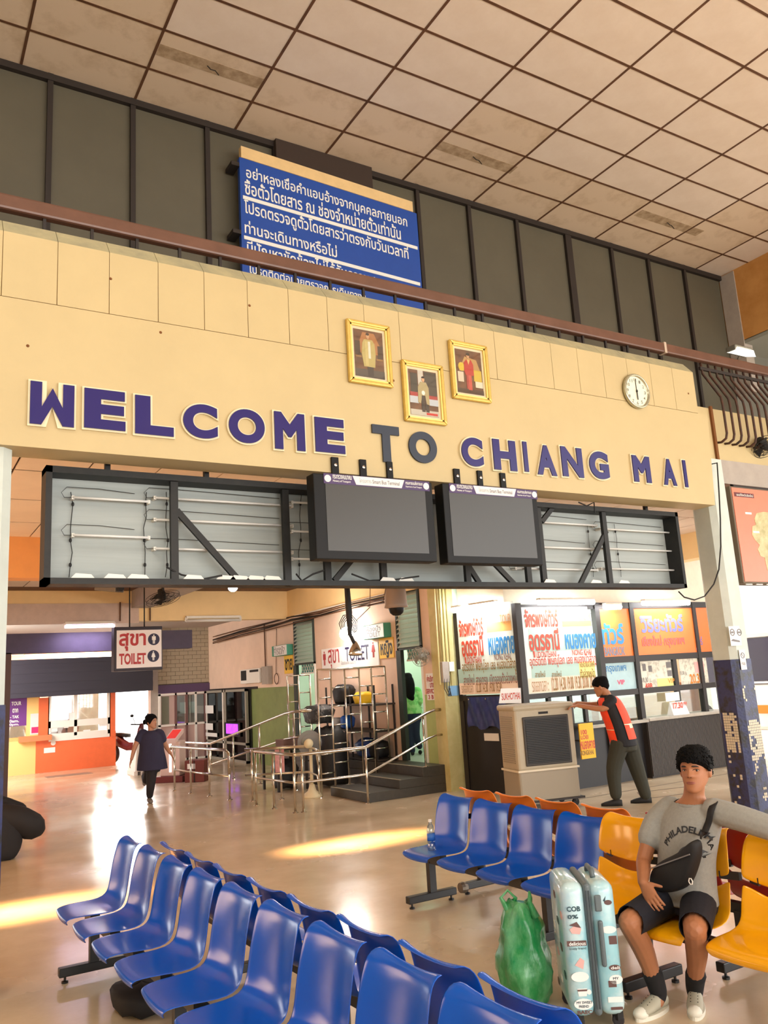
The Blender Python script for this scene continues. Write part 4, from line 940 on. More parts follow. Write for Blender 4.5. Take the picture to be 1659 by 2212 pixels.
lump('blue_sack', 'dark blue sack on the lowest luggage shelf', (7.48, 13.3, .45+.17), (.2, .3, .2), mat('dark_blue_nylon', (24, 56, 120), .5, bump=.3), seed=8)
lump('black_bag', 'black holdall lying on the lowest luggage shelf', (7.5, 12.95, .45+.16), (.18, .2, .18), M_bagk, seed=9)
lump('white_bundle', 'white bundle on the middle luggage shelf', (7.48, 14.4, .93+.1), (.16, .16, .12), mat('white_cloth', (210, 208, 204), .7), seed=10)
# stand fan seen from behind
q = oZ(675, 1722)
sf = thing('stand_fan', 'cream pedestal fan seen from behind by the railing', 'fan', q); M_crf = mat('cream_plastic', (222, 206, 168), .5)
part(MB().lathe([(.17, 0), (.16, .04), (.07, .1), (.04, .2)], q, (0, 0, 1), 16), 'base', M_crf, sf, smooth=True)
part(MB().tube([q+Vector((0, 0, .1)), q+Vector((0, 0, .75))], .028, 8), 'stem', M_crf, sf, smooth=True)
part(MB().lathe([(.02, -.2), (.07, -.17), (.075, -.05), (.05, 0)], q+Vector((.0, .05, .84)), (.5, .85, 0), 14), 'motor_housing', M_crf, sf, smooth=True)
part(MB().lathe([(.2, 0), (.2, .03), (.0, .04)], q+Vector((.03, .09, .84)), (.5, .85, 0), 28), 'grille', glass('fan_grille', (150, 146, 136), .25, .5), sf)
for rr in (.08, .14, .2): part(MB().tube([q+Vector((.03, .09, .84))+Vector((-.86, .5, 0))*rr*math.cos(i*math.pi/12)+Vector((0, 0, 1))*rr*math.sin(i*math.pi/12) for i in range(24)], .004, 4, closed=True), 'grille_ring', M_gtx, sf)
tbx = thing('side_table', 'small dark table with a pink cloth behind the railing', 'table', (6.2, 14.0, 0))
part(MB().box(5.9, 6.5, 13.7, 14.4, .68, .71), 'table_top', M_dark, tbx)
for x in (5.93, 6.47):
    for y in (13.73, 14.37): part(MB().box(x-.02, x+.02, y-.02, y+.02, 0, .68), 'leg', M_dark, tbx)
solo(MB().box(5.86, 6.02, 13.66, 13.69, .3, .74).box(5.86, 6.02, 13.66, 14.0, .715, .73), 'pink_cloth', 'pink cloth hanging over the edge of the small table', 'cloth', mat('pink_cloth', (226, 160, 156), .8, var=.1, vscale=20))
solo(MB().box(6.1, 6.4, 13.85, 14.2, .711, .85), 'carton', 'dark carton standing on the small table', 'box', mat('dark_carton', (120, 92, 84), .8))
lump('black_bag', 'black bag on the floor under the small table', (6.2, 14.05, .26), (.24, .28, .3), M_bagk, seed=12)
# --- glass office along the wall, at the end of the hall
go = thing('glass_office', 'white framed glass office front at the end of the salmon wall', 'office front', (7.6, 21, 0))
GX = 7.6; M_ofr = mat('grey_office_frame', (150, 146, 134), .5)
for y0, y1 in ((22.4, 22.32), (21.1, 21.02), (20.9, 20.84), (19.5, 19.42)): part(MB().box(GX, GX+.06, y1, y0, 0, 1.76), 'mullion', M_wfr if y0 > 21 else M_ofr, go)
for z in (0, .42, 1.7): part(MB().box(GX, GX+.06, 19.42, 22.4, z, z+.06), 'transom', M_ofr, go)
for y0, y1 in ((21.1, 22.32), (19.5, 20.84)): part(MB().box(GX+.02, GX+.03, y0, y1, .06, 1.7), 'pane', glass('dark_glass', (70, 72, 66), .1), go)
part(MB().box(GX+.1, GX+.14, 19.42, 22.4, 0, 1.74), 'dark_interior', mat('dark_interior', (44, 44, 40), .7), go)
OP_ = PX(GX)
for px in ((430, 1524, 462, 1541), (420, 1572, 442, 1582), (443, 1562, 461, 1577), (445, 1582, 470, 1592), (421, 1598, 445, 1608)): plate(go, 'notice', M_sgn, OP_, px, .01, .014)
plate(go, 'television', M_black, OP_, (486, 1560, 520, 1592), .002, .02); plate(go, 'television_picture', mat('violet_screen', (176, 70, 226), .4, rgb2=(80, 20, 130), vscale=9, emit=1.6, ecol=(150, 60, 220)), OP_, (490, 1563, 516, 1586), .02, .024)
FPn = PY(22.45)
gf = thing('pink_shopfront', 'pinkish framed shopfront windows under the purple band', 'shopfront', (6.9, 22.4, 0))
part(MB().box(6.32, WX-.12, 22.45, 22.5, 0, 1.76), 'back_board', mat('pinkish_board', (214, 186, 180), .6), gf)
for x in (6.32, 6.75, 7.05, 7.3, 7.56): part(MB().box(x, x+.05, 22.38, 22.46, 0, 1.76), 'mullion', M_wfr if x in (6.32, 7.3) else mat('brown_mullion', (120, 84, 80), .6), gf)
for z in (0, .9, 1.7): part(MB().box(6.32, 7.6, 22.38, 22.46, z, z+.05), 'transom', M_wfr, gf)
for x in (6.4, 6.82, 7.1, 7.36): part(MB().box(x, x+.2, 22.41, 22.42, .96, 1.68), 'pane', M_gl, gf)
for x in (6.9, 7.15): part(MB().box(x, x+.16, 22.43, 22.44, 1.2, 1.5), 'notice', M_sgn, gf)
# --- kiosk and crates
q = oZ(372, 1690)
kk = thing('ticket_kiosk', 'pink grey ticket kiosk with a red slanted screen behind the walking woman', 'kiosk', q)
KP = Pl((q.x, q.y), (.78, -.62)); M_kio = mat('kiosk_shell', (222, 196, 188), .5)
part(MB().pbox(KP, (-.26, .12, .16, .8), -.35, 0), 'body', M_kio, kk, bevel=.02); part(MB().pbox(KP, (-.34, 0, .24, .12), -.42, .06), 'base', mat('maroon_base', (110, 40, 44), .5), kk, bevel=.01)
c_ = [KP.P(-.14, .84, .06), KP.P(.1, .84, .06), KP.P(.2, 1.04, -.14), KP.P(-.04, 1.04, -.14)]
part(MB().add(c_+[v+Vector((0, 0, -.08)) for v in c_], [(0, 1, 2, 3), (7, 6, 5, 4), (0, 4, 5, 1), (1, 5, 6, 2), (2, 6, 7, 3), (3, 7, 4, 0)]), 'screen_head', M_kio, kk)
cc_ = sum(c_, Vector())/4; part(MB().add([cc_+(v-cc_)*.8+Vector((0, 0, .006)) for v in c_], [(0, 1, 2, 3)]), 'screen', mat('red_kiosk_screen', (196, 50, 40), .4, emit=.5), kk)
part(MB().pbox(KP, (-.06, .2, -.01, .78), 0, .01), 'light_strip', mat('kiosk_strip', (255, 246, 236), .4, emit=1.2), kk)
q = oZ(420, 1690)
rb = thing('red_crate_stack', 'dark red metal cabinet behind the short railing', 'cabinet', q); RP = Pl((q.x, q.y), (.8, -.6))
part(MB().pbox(RP, (-.2, 0, .2, .42), -.4, 0), 'body', mat('dark_red_metal', (110, 44, 42), .5, var=.1), rb, bevel=.01); part(MB().pbox(RP, (-.01, .0, .01, .42), 0, .012), 'door_gap', M_dark, rb); part(MB().pbox(RP, (-.14, .26, .02, .36), 0, .012), 'sticker', M_sgn, rb)
q = oZ(300, 1672)
wbz = thing('white_barrier', 'white plastic road barrier in the glare of the far doorway', 'barrier', q)
part(MB().loft([[Vector((q.x+x*w_, q.y+y*w_, z)) for x, y in ((-.16, -.3), (.16, -.3), (.16, .3), (-.16, .3))] for z, w_ in ((.08, 1.1), (.2, 1.0), (.75, .5), (.8, .45))]), 'body', mat('white_barrier_plastic', (246, 240, 236), .5), wbz, smooth=False, bevel=.02)
for dx in (-.15, .0, .15): part(MB().box(q.x+dx-.04, q.x+dx+.04, q.y-.33, q.y+.33, 0, .09), 'foot', mat('white_barrier_plastic', (246, 240, 236), .5), wbz)
# --- orange ticket office at the far left
OY_ = 22.95; OP = PY(OY_)
to = thing('ticket_office', 'orange ticket office with white framed windows beyond the shutter', 'ticket office', (4.2, OY_, 0))
plate(to, 'orange_wall', M_orp, OP, (78, 1592, 250, 1668), -.3, 0); plate(to, 'cream_wall', M_cream, OP, (-40, 1600, 77, 1676), -.3, -.02)
for px in ((84, 1508, 105, 1592), (237, 1480, 249, 1592)): plate(to, 'orange_pillar', M_orp, OP, px, -.3, .02)
plate(to, 'cream_panel', M_cream, OP, (59, 1480, 84, 1592), -.28, 0); plate(to, 'orange_head', M_orp, OP, (-40, 1440, 250, 1492), -.3, -.1)
for px in ((105, 1495, 109, 1590), (161, 1495, 166, 1588), (233, 1490, 238, 1584)): plate(to, 'window_upright', M_wfr, OP, px, -.06, .02)
for px in ((105, 1559, 238, 1563), (105, 1586, 238, 1591)): plate(to, 'window_rail', M_wfr, OP, px, -.06, .02)
for px in ((109, 1495, 161, 1559), (166, 1495, 233, 1557), (109, 1563, 161, 1587), (166, 1561, 233, 1585)): plate(to, 'pane', M_gl, OP, px, -.03, -.02)
plate(to, 'counter_ledge', mat('ledge_orange', (206, 130, 84), .5), OP, (40, 1592, 110, 1598), -.1, .15)
plate(to, 'inner_wall', mat('office_inner', (196, 206, 200), .7, var=.1), OP, (-40, 1480, 250, 1640), -2.2, -2.1); plate(to, 'inner_cabinet', mat('office_cabinet', (104, 100, 96), .6), OP, (122, 1520, 160, 1600), -1.6, -1.2); plate(to, 'inner_shelf', mat('office_shelf', (150, 150, 144), .6), OP, (166, 1512, 190, 1600), -1.6, -1.2)
for px in ((110, 1570, 124, 1580), (138, 1560, 148, 1572), (150, 1540, 160, 1558), (214, 1556, 232, 1568), (180, 1577, 195, 1585)): plate(to, 'notice', M_sgn, OP, px, .0, .006)
ps = plate(to, 'poster', mat('pink_poster', (244, 214, 214), .5), OP, (66, 1542, 95, 1585), .0, .01); plate(to, 'poster_print', mat('magenta_print', (206, 40, 110), .5), OP, (68, 1571, 93, 1582), .01, .014)
q = OP.at(115, 1605); part(MB().lathe([(.06, 0), (.06, .004)], q, (0, -1, 0), 16), 'round_sticker', M_sgn, to); plate(to, 'sticker', M_sgn, OP, (95, 1616, 119, 1625), 0, .005)
pv = plate(to, 'purple_board', mat('purple_board', (110, 50, 132), .5), OP, (16, 1500, 57, 1567), -.04, .0)
for b, px in (('TOUR', (25, 1516, 46, 1523)), ('ตาก', (27, 1531, 39, 1539)), ('- TAK', (22, 1546, 41, 1551)), ('0am.', (20, 1555, 41, 1560)), ('0pm.', (20, 1563, 41, 1568))): words(to, 'lettering', b, M_wht, OP, px, .003, .03)
plate(to, 'pane', M_gl, OP, (10, 1567, 57, 1600), -.04, -.02)
struct(MB().box(OP.at(80, 1600).x, OP.at(172, 1600).x, 21.3, 21.8, 0, .004), 'trim_8', mat('floor_grate', (150, 120, 104), .6))
point('office_lamp', (3.6, 24.2, 2.4), 40, (1, .97, .92), .2)
# --- parked motorbike in the glare
q = oZ(277, 1650)
mbk = thing('motorbike', 'dark red scooter parked in the bright far doorway', 'motorbike', q); BPn = Pl((q.x, q.y), (.5, -.86)); M_mred = mat('maroon_plastic', (96, 34, 40), .35); M_rub = mat('tyre_rubber', (40, 36, 38), .8)
for u in (-.6, .6):
    for_c = BPn.P(u, .27, 0); part(MB().tube([for_c+BPn.e*.23*math.cos(i*math.pi/8)+Vector((0, 0, 1))*.23*math.sin(i*math.pi/8) for i in range(16)], .045, 8, closed=True), 'tyre', M_rub, mbk, smooth=True); part(MB().lathe([(.17, -.03), (.17, .03)], for_c, BPn.n, 14), 'wheel', M_gtx, mbk)
part(MB().loft([[BPn.P(u+a, z+b, c) for a, b, c in ((0, -h, -w_), (0, -h, w_), (0, h, w_), (0, h, -w_))] for u, z, h, w_ in ((-.7, .62, .06, .07), (-.3, .6, .13, .13), (.05, .45, .1, .12), (.35, .45, .1, .1), (.45, .7, .2, .1), (.5, .95, .08, .06))]), 'fairing', M_mred, mbk, smooth=True)
part(MB().loft([[BPn.P(u, z+b, c) for b, c in ((-.04, -w_), (-.04, w_), (.04, w_), (.04, -w_))] for u, z, w_ in ((-.65, .78, .1), (-.2, .76, .13), (.0, .72, .09))]), 'seat', M_black, mbk, smooth=True)
part(MB().tube([BPn.P(.42, 1.02, -.32), BPn.P(.48, 1.0, -.1), BPn.P(.48, 1.0, .1), BPn.P(.42, 1.02, .32)], .018, 6), 'handlebar', M_black, mbk); part(MB().tube([BPn.P(.6, .27, .07), BPn.P(.48, .9, .05)], .03, 6), 'fork', M_gtx, mbk)
for s_ in (-1, 1): part(MB().tube([BPn.P(.46, 1.02, .2*s_), BPn.P(.44, 1.22, .28*s_)], .008, 5).ell(BPn.P(.44, 1.24, .3*s_), (.05, .02, .04), 8, 6), 'mirror', M_black, mbk)
# ================================================================ ticket booths at the right
BY = 9.72; BP = PY(BY); B0 = Vector((7.97, 11.1, 0)); B1 = Vector((8.165, BY, 0)); AP = Pl(B0, B1-B0); alen = (B1-B0).length
M_olp = mat('olive_brown', (150, 110, 40), .5); M_sred = mat('sign_red', (206, 74, 52), .5); M_sblu = mat('sign_blue', (48, 132, 196), .5); M_ora = mat('orange_acrylic', (250, 122, 50), .4, var=.03)
M_pale = mat('pale_sign_film', (226, 238, 230), .4, var=.04, vscale=3); M_grn = mat('grey_green_film', (176, 206, 196), .4); M_strip = mat('peach_strip', (246, 222, 200), .5)
M_dkb = mat('dark_booth_panel', (26, 24, 27), .5, var=.08); M_lil = mat('lilac_print', (112, 118, 190), .5)
tb = thing('ticket_booth', 'dark framed ticket booth with white and blue Thai bus signs', 'booth', (9.0, 10.3, 0))
# frames
for u in (0.0, alen-.09): part(MB().pbox(AP, (u, 0, u+.09, 2.78), -.08, 0), 'post', M_dbr, tb)
for z in (1.38, 2.7): part(MB().pbox(AP, (0, z, alen, z+.08), -.07, .0), 'rail', M_dbr, tb)
for x0, x1 in ((8.13, 8.24), (9.77, 9.87)): part(MB().box(x0, x1, BY-.02, BY+.08, 0, 2.8), 'post', M_dbr, tb)
for z in (1.37, 2.7): part(MB().box(8.2, 9.8, BY, BY+.07, z, z+.08), 'rail', M_dbr, tb)
for x in (8.62, 9.05, 9.35): part(MB().box(x, x+.06, BY, BY+.06, .95, 1.38), 'mullion', M_dbr, tb)
part(MB().box(8.2, 9.8, BY, BY+.06, .88, .96), 'sill', M_dbr, tb)
for x0, x1 in ((8.24, 8.62), (8.68, 9.05), (9.11, 9.35), (9.41, 9.77)): part(MB().box(x0, x1, BY+.03, BY+.035, .96, 1.38), 'pane', M_gl, tb)
part(MB().pbox(AP, (.05, 0, alen, 1.38), -.06, -.02), 'lower_panel', M_dkb, tb); part(MB().box(8.2, 9.8, BY+.02, BY+.06, 0, .9), 'lower_panel', M_dkb, tb)
# first and second sign
def bus_sign(pl, bgpx, rows, o=.012):
    s_ = plate(tb, 'sign_film', M_pale, pl, bgpx, .0, .008)
    for k, (kind, m, px) in enumerate(rows):
        if kind is None: part(MB().pbox(pl, pl.rect(*px), .008, .009+.0008*k), 'printed_block', m, s_)
        else: part(lettering(MB(), kind, pl, pl.rect(*px), o+.004, .03 if px[3]-px[1] > 28 else .01), 'lettering', m, s_)
bus_sign(AP, (986, 1316, 1126, 1497), [(None, M_grn, (990, 1446, 1124, 1476)), (None, M_strip, (993, 1476, 1127, 1496)), (None, mat('amber_bar', (246, 190, 110), .5), (1051, 1347, 1106, 1361)),
    ('จักรพงษ์ทัวร์', M_sred, (991, 1338, 1046, 1371)), ('TOUR', mat('faded_amber', (226, 170, 120), .5), (1080, 1328, 1105, 1345)), ('อุดรธานี', M_sred, (997, 1373, 1048, 1430)), ('หนองคาย', M_sblu, (1055, 1378, 1114, 1411)),
    ('UDONTHANI', M_sred, (1008, 1420, 1042, 1432)), ('NONG KHAI', mat('brown_print', (150, 110, 100), .5), (1068, 1413, 1105, 1424)), ('อุตรดิตถ์ พิษณุโลก เลย หนองบัวลำภู', M_olp, (999, 1428, 1117, 1450)), ('สายใหม่ สายตรง เปิดจองตั๋วล่วงหน้า', mat('brown_print', (150, 110, 100), .5), (1002, 1457, 1123, 1475)), ('รถออกเวลา   12.20 14.30 19.00 19.30', M_olp, (998, 1478, 1086, 1494))])
bus_sign(BP, (1122, 1312, 1286, 1488), [(None, M_grn, (1140, 1358, 1284, 1402)), (None, M_grn, (1146, 1435, 1286, 1466)), (None, M_strip, (1140, 1466, 1287, 1487)), (None, mat('yellow_block', (236, 226, 140), .5), (1249, 1430, 1286, 1462)), (None, mat('amber_bar', (246, 190, 110), .5), (1213, 1342, 1277, 1352)),
    ('จักรพงษ์ทัวร์', M_sred, (1130, 1316, 1205, 1354)), ('TOUR', mat('faded_amber', (226, 170, 120), .5), (1238, 1322, 1276, 1340)), ('อุดรธานี', M_sred, (1139, 1358, 1210, 1418)), ('หนองคาย', M_sblu, (1218, 1370, 1287, 1400)), ('UDONTHANI', M_sred, (1156, 1408, 1201, 1419)),
    ('NONG KHAI', M_sred, (1234, 1404, 1277, 1414)), ('อุตรดิตถ์ พิษณุโลก เลย หนองบัวลำภู', M_sred, (1142, 1417, 1287, 1437)), ('NONG BUA LAMPHU', M_olp, (1251, 1433, 1286, 1440)), ('ตั๋วล่วงหน้า', M_olp, (1251, 1445, 1284, 1461)), ('สายใหม่', M_olp, (1154, 1450, 1177, 1462)), ('สายใหม่', M_olp, (1190, 1450, 1212, 1462)), ('รถออกเวลา :   12.20 14.30 19.00 19.30 20.00 20.30', M_olp, (1147, 1467, 1288, 1485))])
# blue tarpaulin with a paper, Sukhothai sheet
tp = thing('blue_tarpaulin', 'crumpled dark blue tarpaulin hung on the booth corner', 'tarpaulin', AP.P(.6, .85, .05))
u0, z0, u1, z1 = AP.rect(1012, 1506, 1100, 1572); mb = MB(); n_, m_ = 14, 10; rnd = random.Random(4)
g = [[AP.P(u0+(u1-u0)*i/n_, z0+(z1-z0)*j/m_+(.03*math.sin(i*.9) if j == 0 else 0), .02+.025*(1+math.sin(i*1.7+j*.6))*(1-.5*j/m_)+rnd.uniform(0, .012)) for i in range(n_+1)] for j in range(m_+1)]
vs_ = [p for r in g for p in r]; k = len(vs_); vs_ += [p-AP.n*.004 for p in vs_]
fs_ = [(j*(n_+1)+i, j*(n_+1)+i+1, (j+1)*(n_+1)+i+1, (j+1)*(n_+1)+i) for j in range(m_) for i in range(n_)]; fs_ += [tuple(a+k for a in reversed(f)) for f in fs_]
part(mb.add(vs_, fs_), 'sheet', mat('blue_tarp', (28, 44, 104), .45, var=.15, vscale=12), tp, smooth=True)
for i in (1, 7, 13): part(MB().lathe([(.012, 0), (.012, .01)], g[m_][i]+Vector((0, 0, -.03)), AP.n, 8), 'grommet', M_chrome, tp)
solo(MB().pbox(AP, AP.rect(1044, 1584, 1077, 1601), -.018, -.012), 'paper_note', 'blank white note taped to the dark booth panel below the tarpaulin', 'paper', M_sgn)
q = AP.uv(1100, 1500)
sk = thing('paper_sheet', 'white paper sheet reading SUKHOTHAI in red on the booth corner', 'paper', BP.at(1100, 1515))
SKP = Pl(Vector((8.12, 9.66, 0)), (.9, -.25)); a = SKP.rect(1079, 1489, 1126, 1516)
part(MB().prism(SKP, [(a[0]-.03, a[1]), (a[2], a[1]-.02), (a[2]+.01, a[3]), (a[0]+.02, a[3]+.01)], 0, .004), 'sheet', M_sgn, sk); part(lettering(MB(), 'SUKHOTHAI', SKP, (a[0]+.02, a[1]+.04, a[2]-.01, a[3]-.06), .006, .02), 'lettering', M_sred, sk)
# --- orange bus company booth
ob = thing('bus_company_booth', 'dark framed booth with orange Thai bus company signs and a grey counter', 'booth', (11.2, 10.3, 0))
for x0, x1 in ((10.56, 10.65), (12.12, 12.2), (12.64, 12.72)): part(MB().box(x0, x1, BY-.02, BY+.08, .88, 2.8), 'post', M_dbr, ob)
part(MB().box(9.82, 12.72, BY-.01, BY+.07, 2.7, 2.8), 'rail', M_dbr, ob)
zb1 = BP.at(1420, 1420).z; zb2 = BP.at(1420, 1489).z
part(MB().box(9.82, 12.72, BY-.01, BY+.06, zb1-.05, zb1+.05), 'rail', M_dbr, ob); part(MB().box(9.82, 12.72, BY-.01, BY+.06, zb2-.05, zb2+.04), 'rail', M_dbr, ob)
x = BP.at(1462, 1460).x; part(MB().box(x-.05, x+.04, BY, BY+.06, .95, zb1), 'mullion', M_dbr, ob)
part(MB().box(9.78, 10.6, BY+.02, BY+.06, 0, .9), 'lower_panel', M_dkb, ob)
zs = (zb1+.05, 2.7)
for x0, x1 in ((9.87, 10.56), (10.65, 12.12), (12.2, 12.64)): part(MB().box(x0, x1, BY+.01, BY+.03, zs[0], zs[1]), 'sign_panel', M_ora, ob)
for b, m, px, bo in (('ทัวร์', M_sblu, (1298, 1346, 1350, 1391), .035), ('BANGKOK', mat('slate_print', (110, 130, 150), .5), (1306, 1398, 1352, 1415), .03), ('วิริยะทัวร์', M_lil, (1381, 1327, 1478, 1364), .035), ('เชียงใหม่-กรุงเทพฯ', mat('dusty_red_print', (196, 96, 90), .5), (1386, 1373, 1481, 1398), .03), ('ทัวร์', M_lil, (1503, 1375, 1519, 1393), .02)):
    words(ob, 'lettering', b, m, BP, px, -.006, bo)
part(MB().pbox(BP, BP.rect(1505, 1399, 1509, 1405), -.008, -.004), 'printed_dot', M_lil, ob)
# window sheets
M_news = mat('printed_sheet', (226, 220, 204), .5, rgb2=(190, 184, 168), vscale=12, ramp=(.5, .6)); M_cyan = mat('cyan_sheet', (178, 208, 214), .5, var=.06)
for m, px in ((M_cyan, (1308, 1432, 1378, 1488)), (M_news, (1383, 1428, 1458, 1486)), (M_news, (1468, 1424, 1535, 1481))):
    plate(ob, 'window_sheet', m, BP, px, -.03, -.022)
for px in ((1308, 1492, 1383, 1550), (1392, 1492, 1458, 1548), (1468, 1487, 1545, 1535)): plate(ob, 'pane', M_gl, BP, px, -.04, -.035)
for b, m, px, bo in (('กรุงเทพฯ', M_sblu, (1310, 1439, 1356, 1454), .01), ('VIP', mat('pink_print', (236, 70, 110), .5), (1335, 1469, 1352, 1478), .03), ('488', M_sred, (1395, 1476, 1412, 1488), .03), ('VIP', mat('orange_print', (226, 150, 60), .5), (1444, 1466, 1460, 1475), .03), ('20.30', mat('orange_print2', (214, 130, 30), .5), (1491, 1456, 1521, 1475), .03), ('18.30 น.', M_gtx, (1388, 1464, 1410, 1473), .01), ('19.30 น.', M_gtx, (1470, 1450, 1486, 1457), .01)):
    words(ob, 'lettering', b, m, BP, px, -.019, bo)
for px in ((1389, 1434, 1398, 1449), (1402, 1438, 1411, 1451), (1440, 1430, 1452, 1442), (1443, 1448, 1454, 1460)): plate(ob, 'photo_print', M_gtx, BP, px, -.021, -.019)
plate(ob, 'pink_note', mat('pink_note', (240, 176, 172), .6), BP, (1501, 1430, 1524, 1452), -.021, -.018); plate(ob, 'yellow_note', mat('yellow_block', (236, 226, 140), .5), BP, (1421, 1466, 1458, 1484), -.0215, -.0195)
# counter with ribbed front
CX0, CX1, CYF = 10.57, 12.66, BY-.1
ct = thing('booth_counter', 'grey ribbed counter with a pale worn top under the orange signs', 'counter', (11.6, CYF, 0))
part(MB().box(CX0, CX1, CYF+.02, BY+.3, 0, .88), 'carcass', mat('grey_counter', (48, 42, 38), .6), ct)
rb = MB(); k = 0
while CX0+.01+k*.03 < CX1-.02:
    rb.box(CX0+.008+k*.03, CX0+.028+k*.03, CYF, CYF+.02, .03, .87); k += 1
o = part(rb, 'ribbed_front', mat('grey_rib', (64, 57, 52), .5), ct); o['kind'] = 'stuff'
part(MB().box(CX0, CX1+.02, CYF-.06, BY+.32, .88, .925), 'top', mat('worn_pale_top', (176, 168, 156), .5, var=.1), ct, bevel=.006)
part(MB().box(CX1-.02, CX1+.02, CYF-.01, CYF+.03, 0, .88), 'corner_strip', M_wfr, ct)
part(MB().box(9.2, 10.57, BY-.14, BY-.02, .87, .91), 'side_top', mat('worn_pale_top', (176, 168, 156), .5, var=.1), ct)
tc = thing('tent_card', 'white tent card reading 17.30 PM on the grey counter', 'sign', (BP.at(1467, 1543).x, CYF+.02, .925)); TC = PY(CYF+.03); px = (1449, 1517, 1487, 1543)
u0, z0, u1, z1 = TC.rect(*px); z0 = .926
part(MB().add([(u0, CYF+.0, z0), (u1, CYF, z0), (u1-.03, CYF+.06, z1), (u0+.0, CYF+.06, z1), (u1, CYF+.14, z0), (u0, CYF+.14, z0)], [(0, 1, 2, 3), (3, 2, 4, 5), (0, 3, 5), (1, 4, 2), (0, 5, 4, 1)]), 'card', M_sgn, tc)
for b, r_ in (('17.30', (u0+.04, z0+.1, u0+.28, z0+.2)), ('PM', (u0+.3, z0+.14, u0+.38, z0+.2)), ('CHIANGMAI', (u0+.1, z0+.03, u1-.06, z0+.07))): part(lettering(MB(), b, PY(CYF), r_, -.0, .03), 'lettering', M_sred if b != 'CHIANGMAI' else M_gtx, tc).location.y += .024
solo(MB().pbox(BP, BP.rect(1431, 1497, 1463, 1513), .05, .056), 'paper_note', 'white notice card fixed in the middle of the orange booth window', 'paper', M_sgn)
q = BP.at(1382, 1552); cbx = thing('cardboard_box', 'open brown cardboard box behind the booth glass', 'box', (q.x, BY+.3, .925)); M_cbd = mat('cardboard', (196, 160, 116), .8, var=.05)
for b in ((q.x-.25, q.x+.3, BY+.18, BY+.2, .925, 1.1), (q.x-.25, q.x+.3, BY+.28, BY+.3, .925, 1.08), (q.x-.25, q.x-.23, BY+.18, BY+.3, .925, 1.09), (q.x+.28, q.x+.3, BY+.18, BY+.3, .925, 1.09)): part(MB().box(*b), 'box_side', M_cbd, cbx)
# yellow price board
yb = thing('yellow_price_board', 'yellow board with red Thai and English place names beside the pushing man', 'sign', BP.at(1266, 1635)); YB = PY(BY-.16)
plate(yb, 'board', mat('yellow_board', (250, 190, 30), .5), YB, (1248, 1564, 1286, 1636), 0, .02)
for b, px in (('100', (1252, 1577, 1266, 1586)), ('LOEI', (1252, 1589, 1269, 1596)), ('หนองคาย', (1251, 1602, 1284, 1616)), ('NONGKHAI', (1251, 1622, 1281, 1629))): words(yb, 'lettering', b, M_olp if b == 'NONGKHAI' else M_sred, YB, px, .022, .03)
for px in (1252, 1280): q = YB.at(px, 1600); part(MB().box(q.x-.012, q.x+.012, BY-.16, BY+.02, q.z-.01, q.z+.01), 'standoff', M_dark, yb)
# booth interior
bi = struct(MB().box(8.2, 13.2, 11.6, 11.7, 0, 2.8), 'wall_booth', mat('pale_cyan_wall', (206, 226, 226), .7))
part(MB().box(12.72, 12.8, BY+.6, 11.7, 0, 2.8), 'end_panel', mat('tan_panel', (226, 196, 160), .7), bi); part(MB().box(9.83, 9.87, BY+.4, 11.6, 0, 2.8), 'party_panel', mat('pale_cyan_wall', (206, 226, 226), .7), bi)
part(MB().box(12.4, 12.5, BY+.4, BY+.7, .9, 1.42), 'brown_cabinet', mat('brown_cabinet', (160, 100, 70), .6), bi)
part(MB().box(9.9, 10.5, 10.6, 10.9, .0, 1.1), 'desk', M_graypl, bi)
point('booth_lamp', (9.0, 10.6, 2.5), 30, (.95, 1, 1), .2); point('booth_lamp', (11.2, 10.6, 2.5), 45, (1, .97, .93), .2)
# lit tubes over the signs
M_glow = mat('white_tube_glow', (250, 252, 255), .4, emit=16)
def wtube(label, pl, a, b, d=.14, z=None, pw=13):
    a, b = pl.at(*a)+pl.n*d, pl.at(*b)+pl.n*d; a.z = b.z = z or (a.z+b.z)/2
    t = thing('booth_tube_lamp', label, 'lamp', (a+b)/2, 'lit tubes over the booth signs')
    part(MB().tube([a, b], .042, 10), 'tube', M_glow, t, smooth=True)
    part(MB().bar(a+Vector((0, 0, .05)), b+Vector((0, 0, .05)), .09, .03), 'batten', M_white, t)
    for e in (a.lerp(b, .15), a.lerp(b, .85)): part(MB().bar(e+Vector((0, 0, .06)), e-pl.n*(d+.01)+Vector((0, 0, .06)), .03, .02), 'bracket', M_dbr, t)
    l = bpy.data.lights.new('tube_light', 'AREA'); l.shape = 'RECTANGLE'; l.size = (b-a).length; l.size_y = .08; l.energy = pw; l.color = (.93, .98, 1)
    o = bpy.data.objects.new('tube_light', l); COL.objects.link(o); o.location = (a+b)/2+pl.n*.05; o.rotation_euler = (.55 if abs(pl.n.y) > .5 else 0, -.55 if abs(pl.n.y) < .5 else 0, math.atan2(pl.e.y, pl.e.x) if abs(pl.n.y) > .5 else math.pi/2)
wtube('lit tube over the corner booth sign, leftmost of four', AP, (992, 1316), (1085, 1307)); wtube('long lit tube over the second booth sign', BP, (1150, 1303), (1268, 1303)); wtube('short lit tube over the narrow orange sign', BP, (1292, 1313), (1326, 1313), pw=8); wtube('lit tube over the wide orange sign, rightmost of four', BP, (1375, 1305), (1473, 1304))
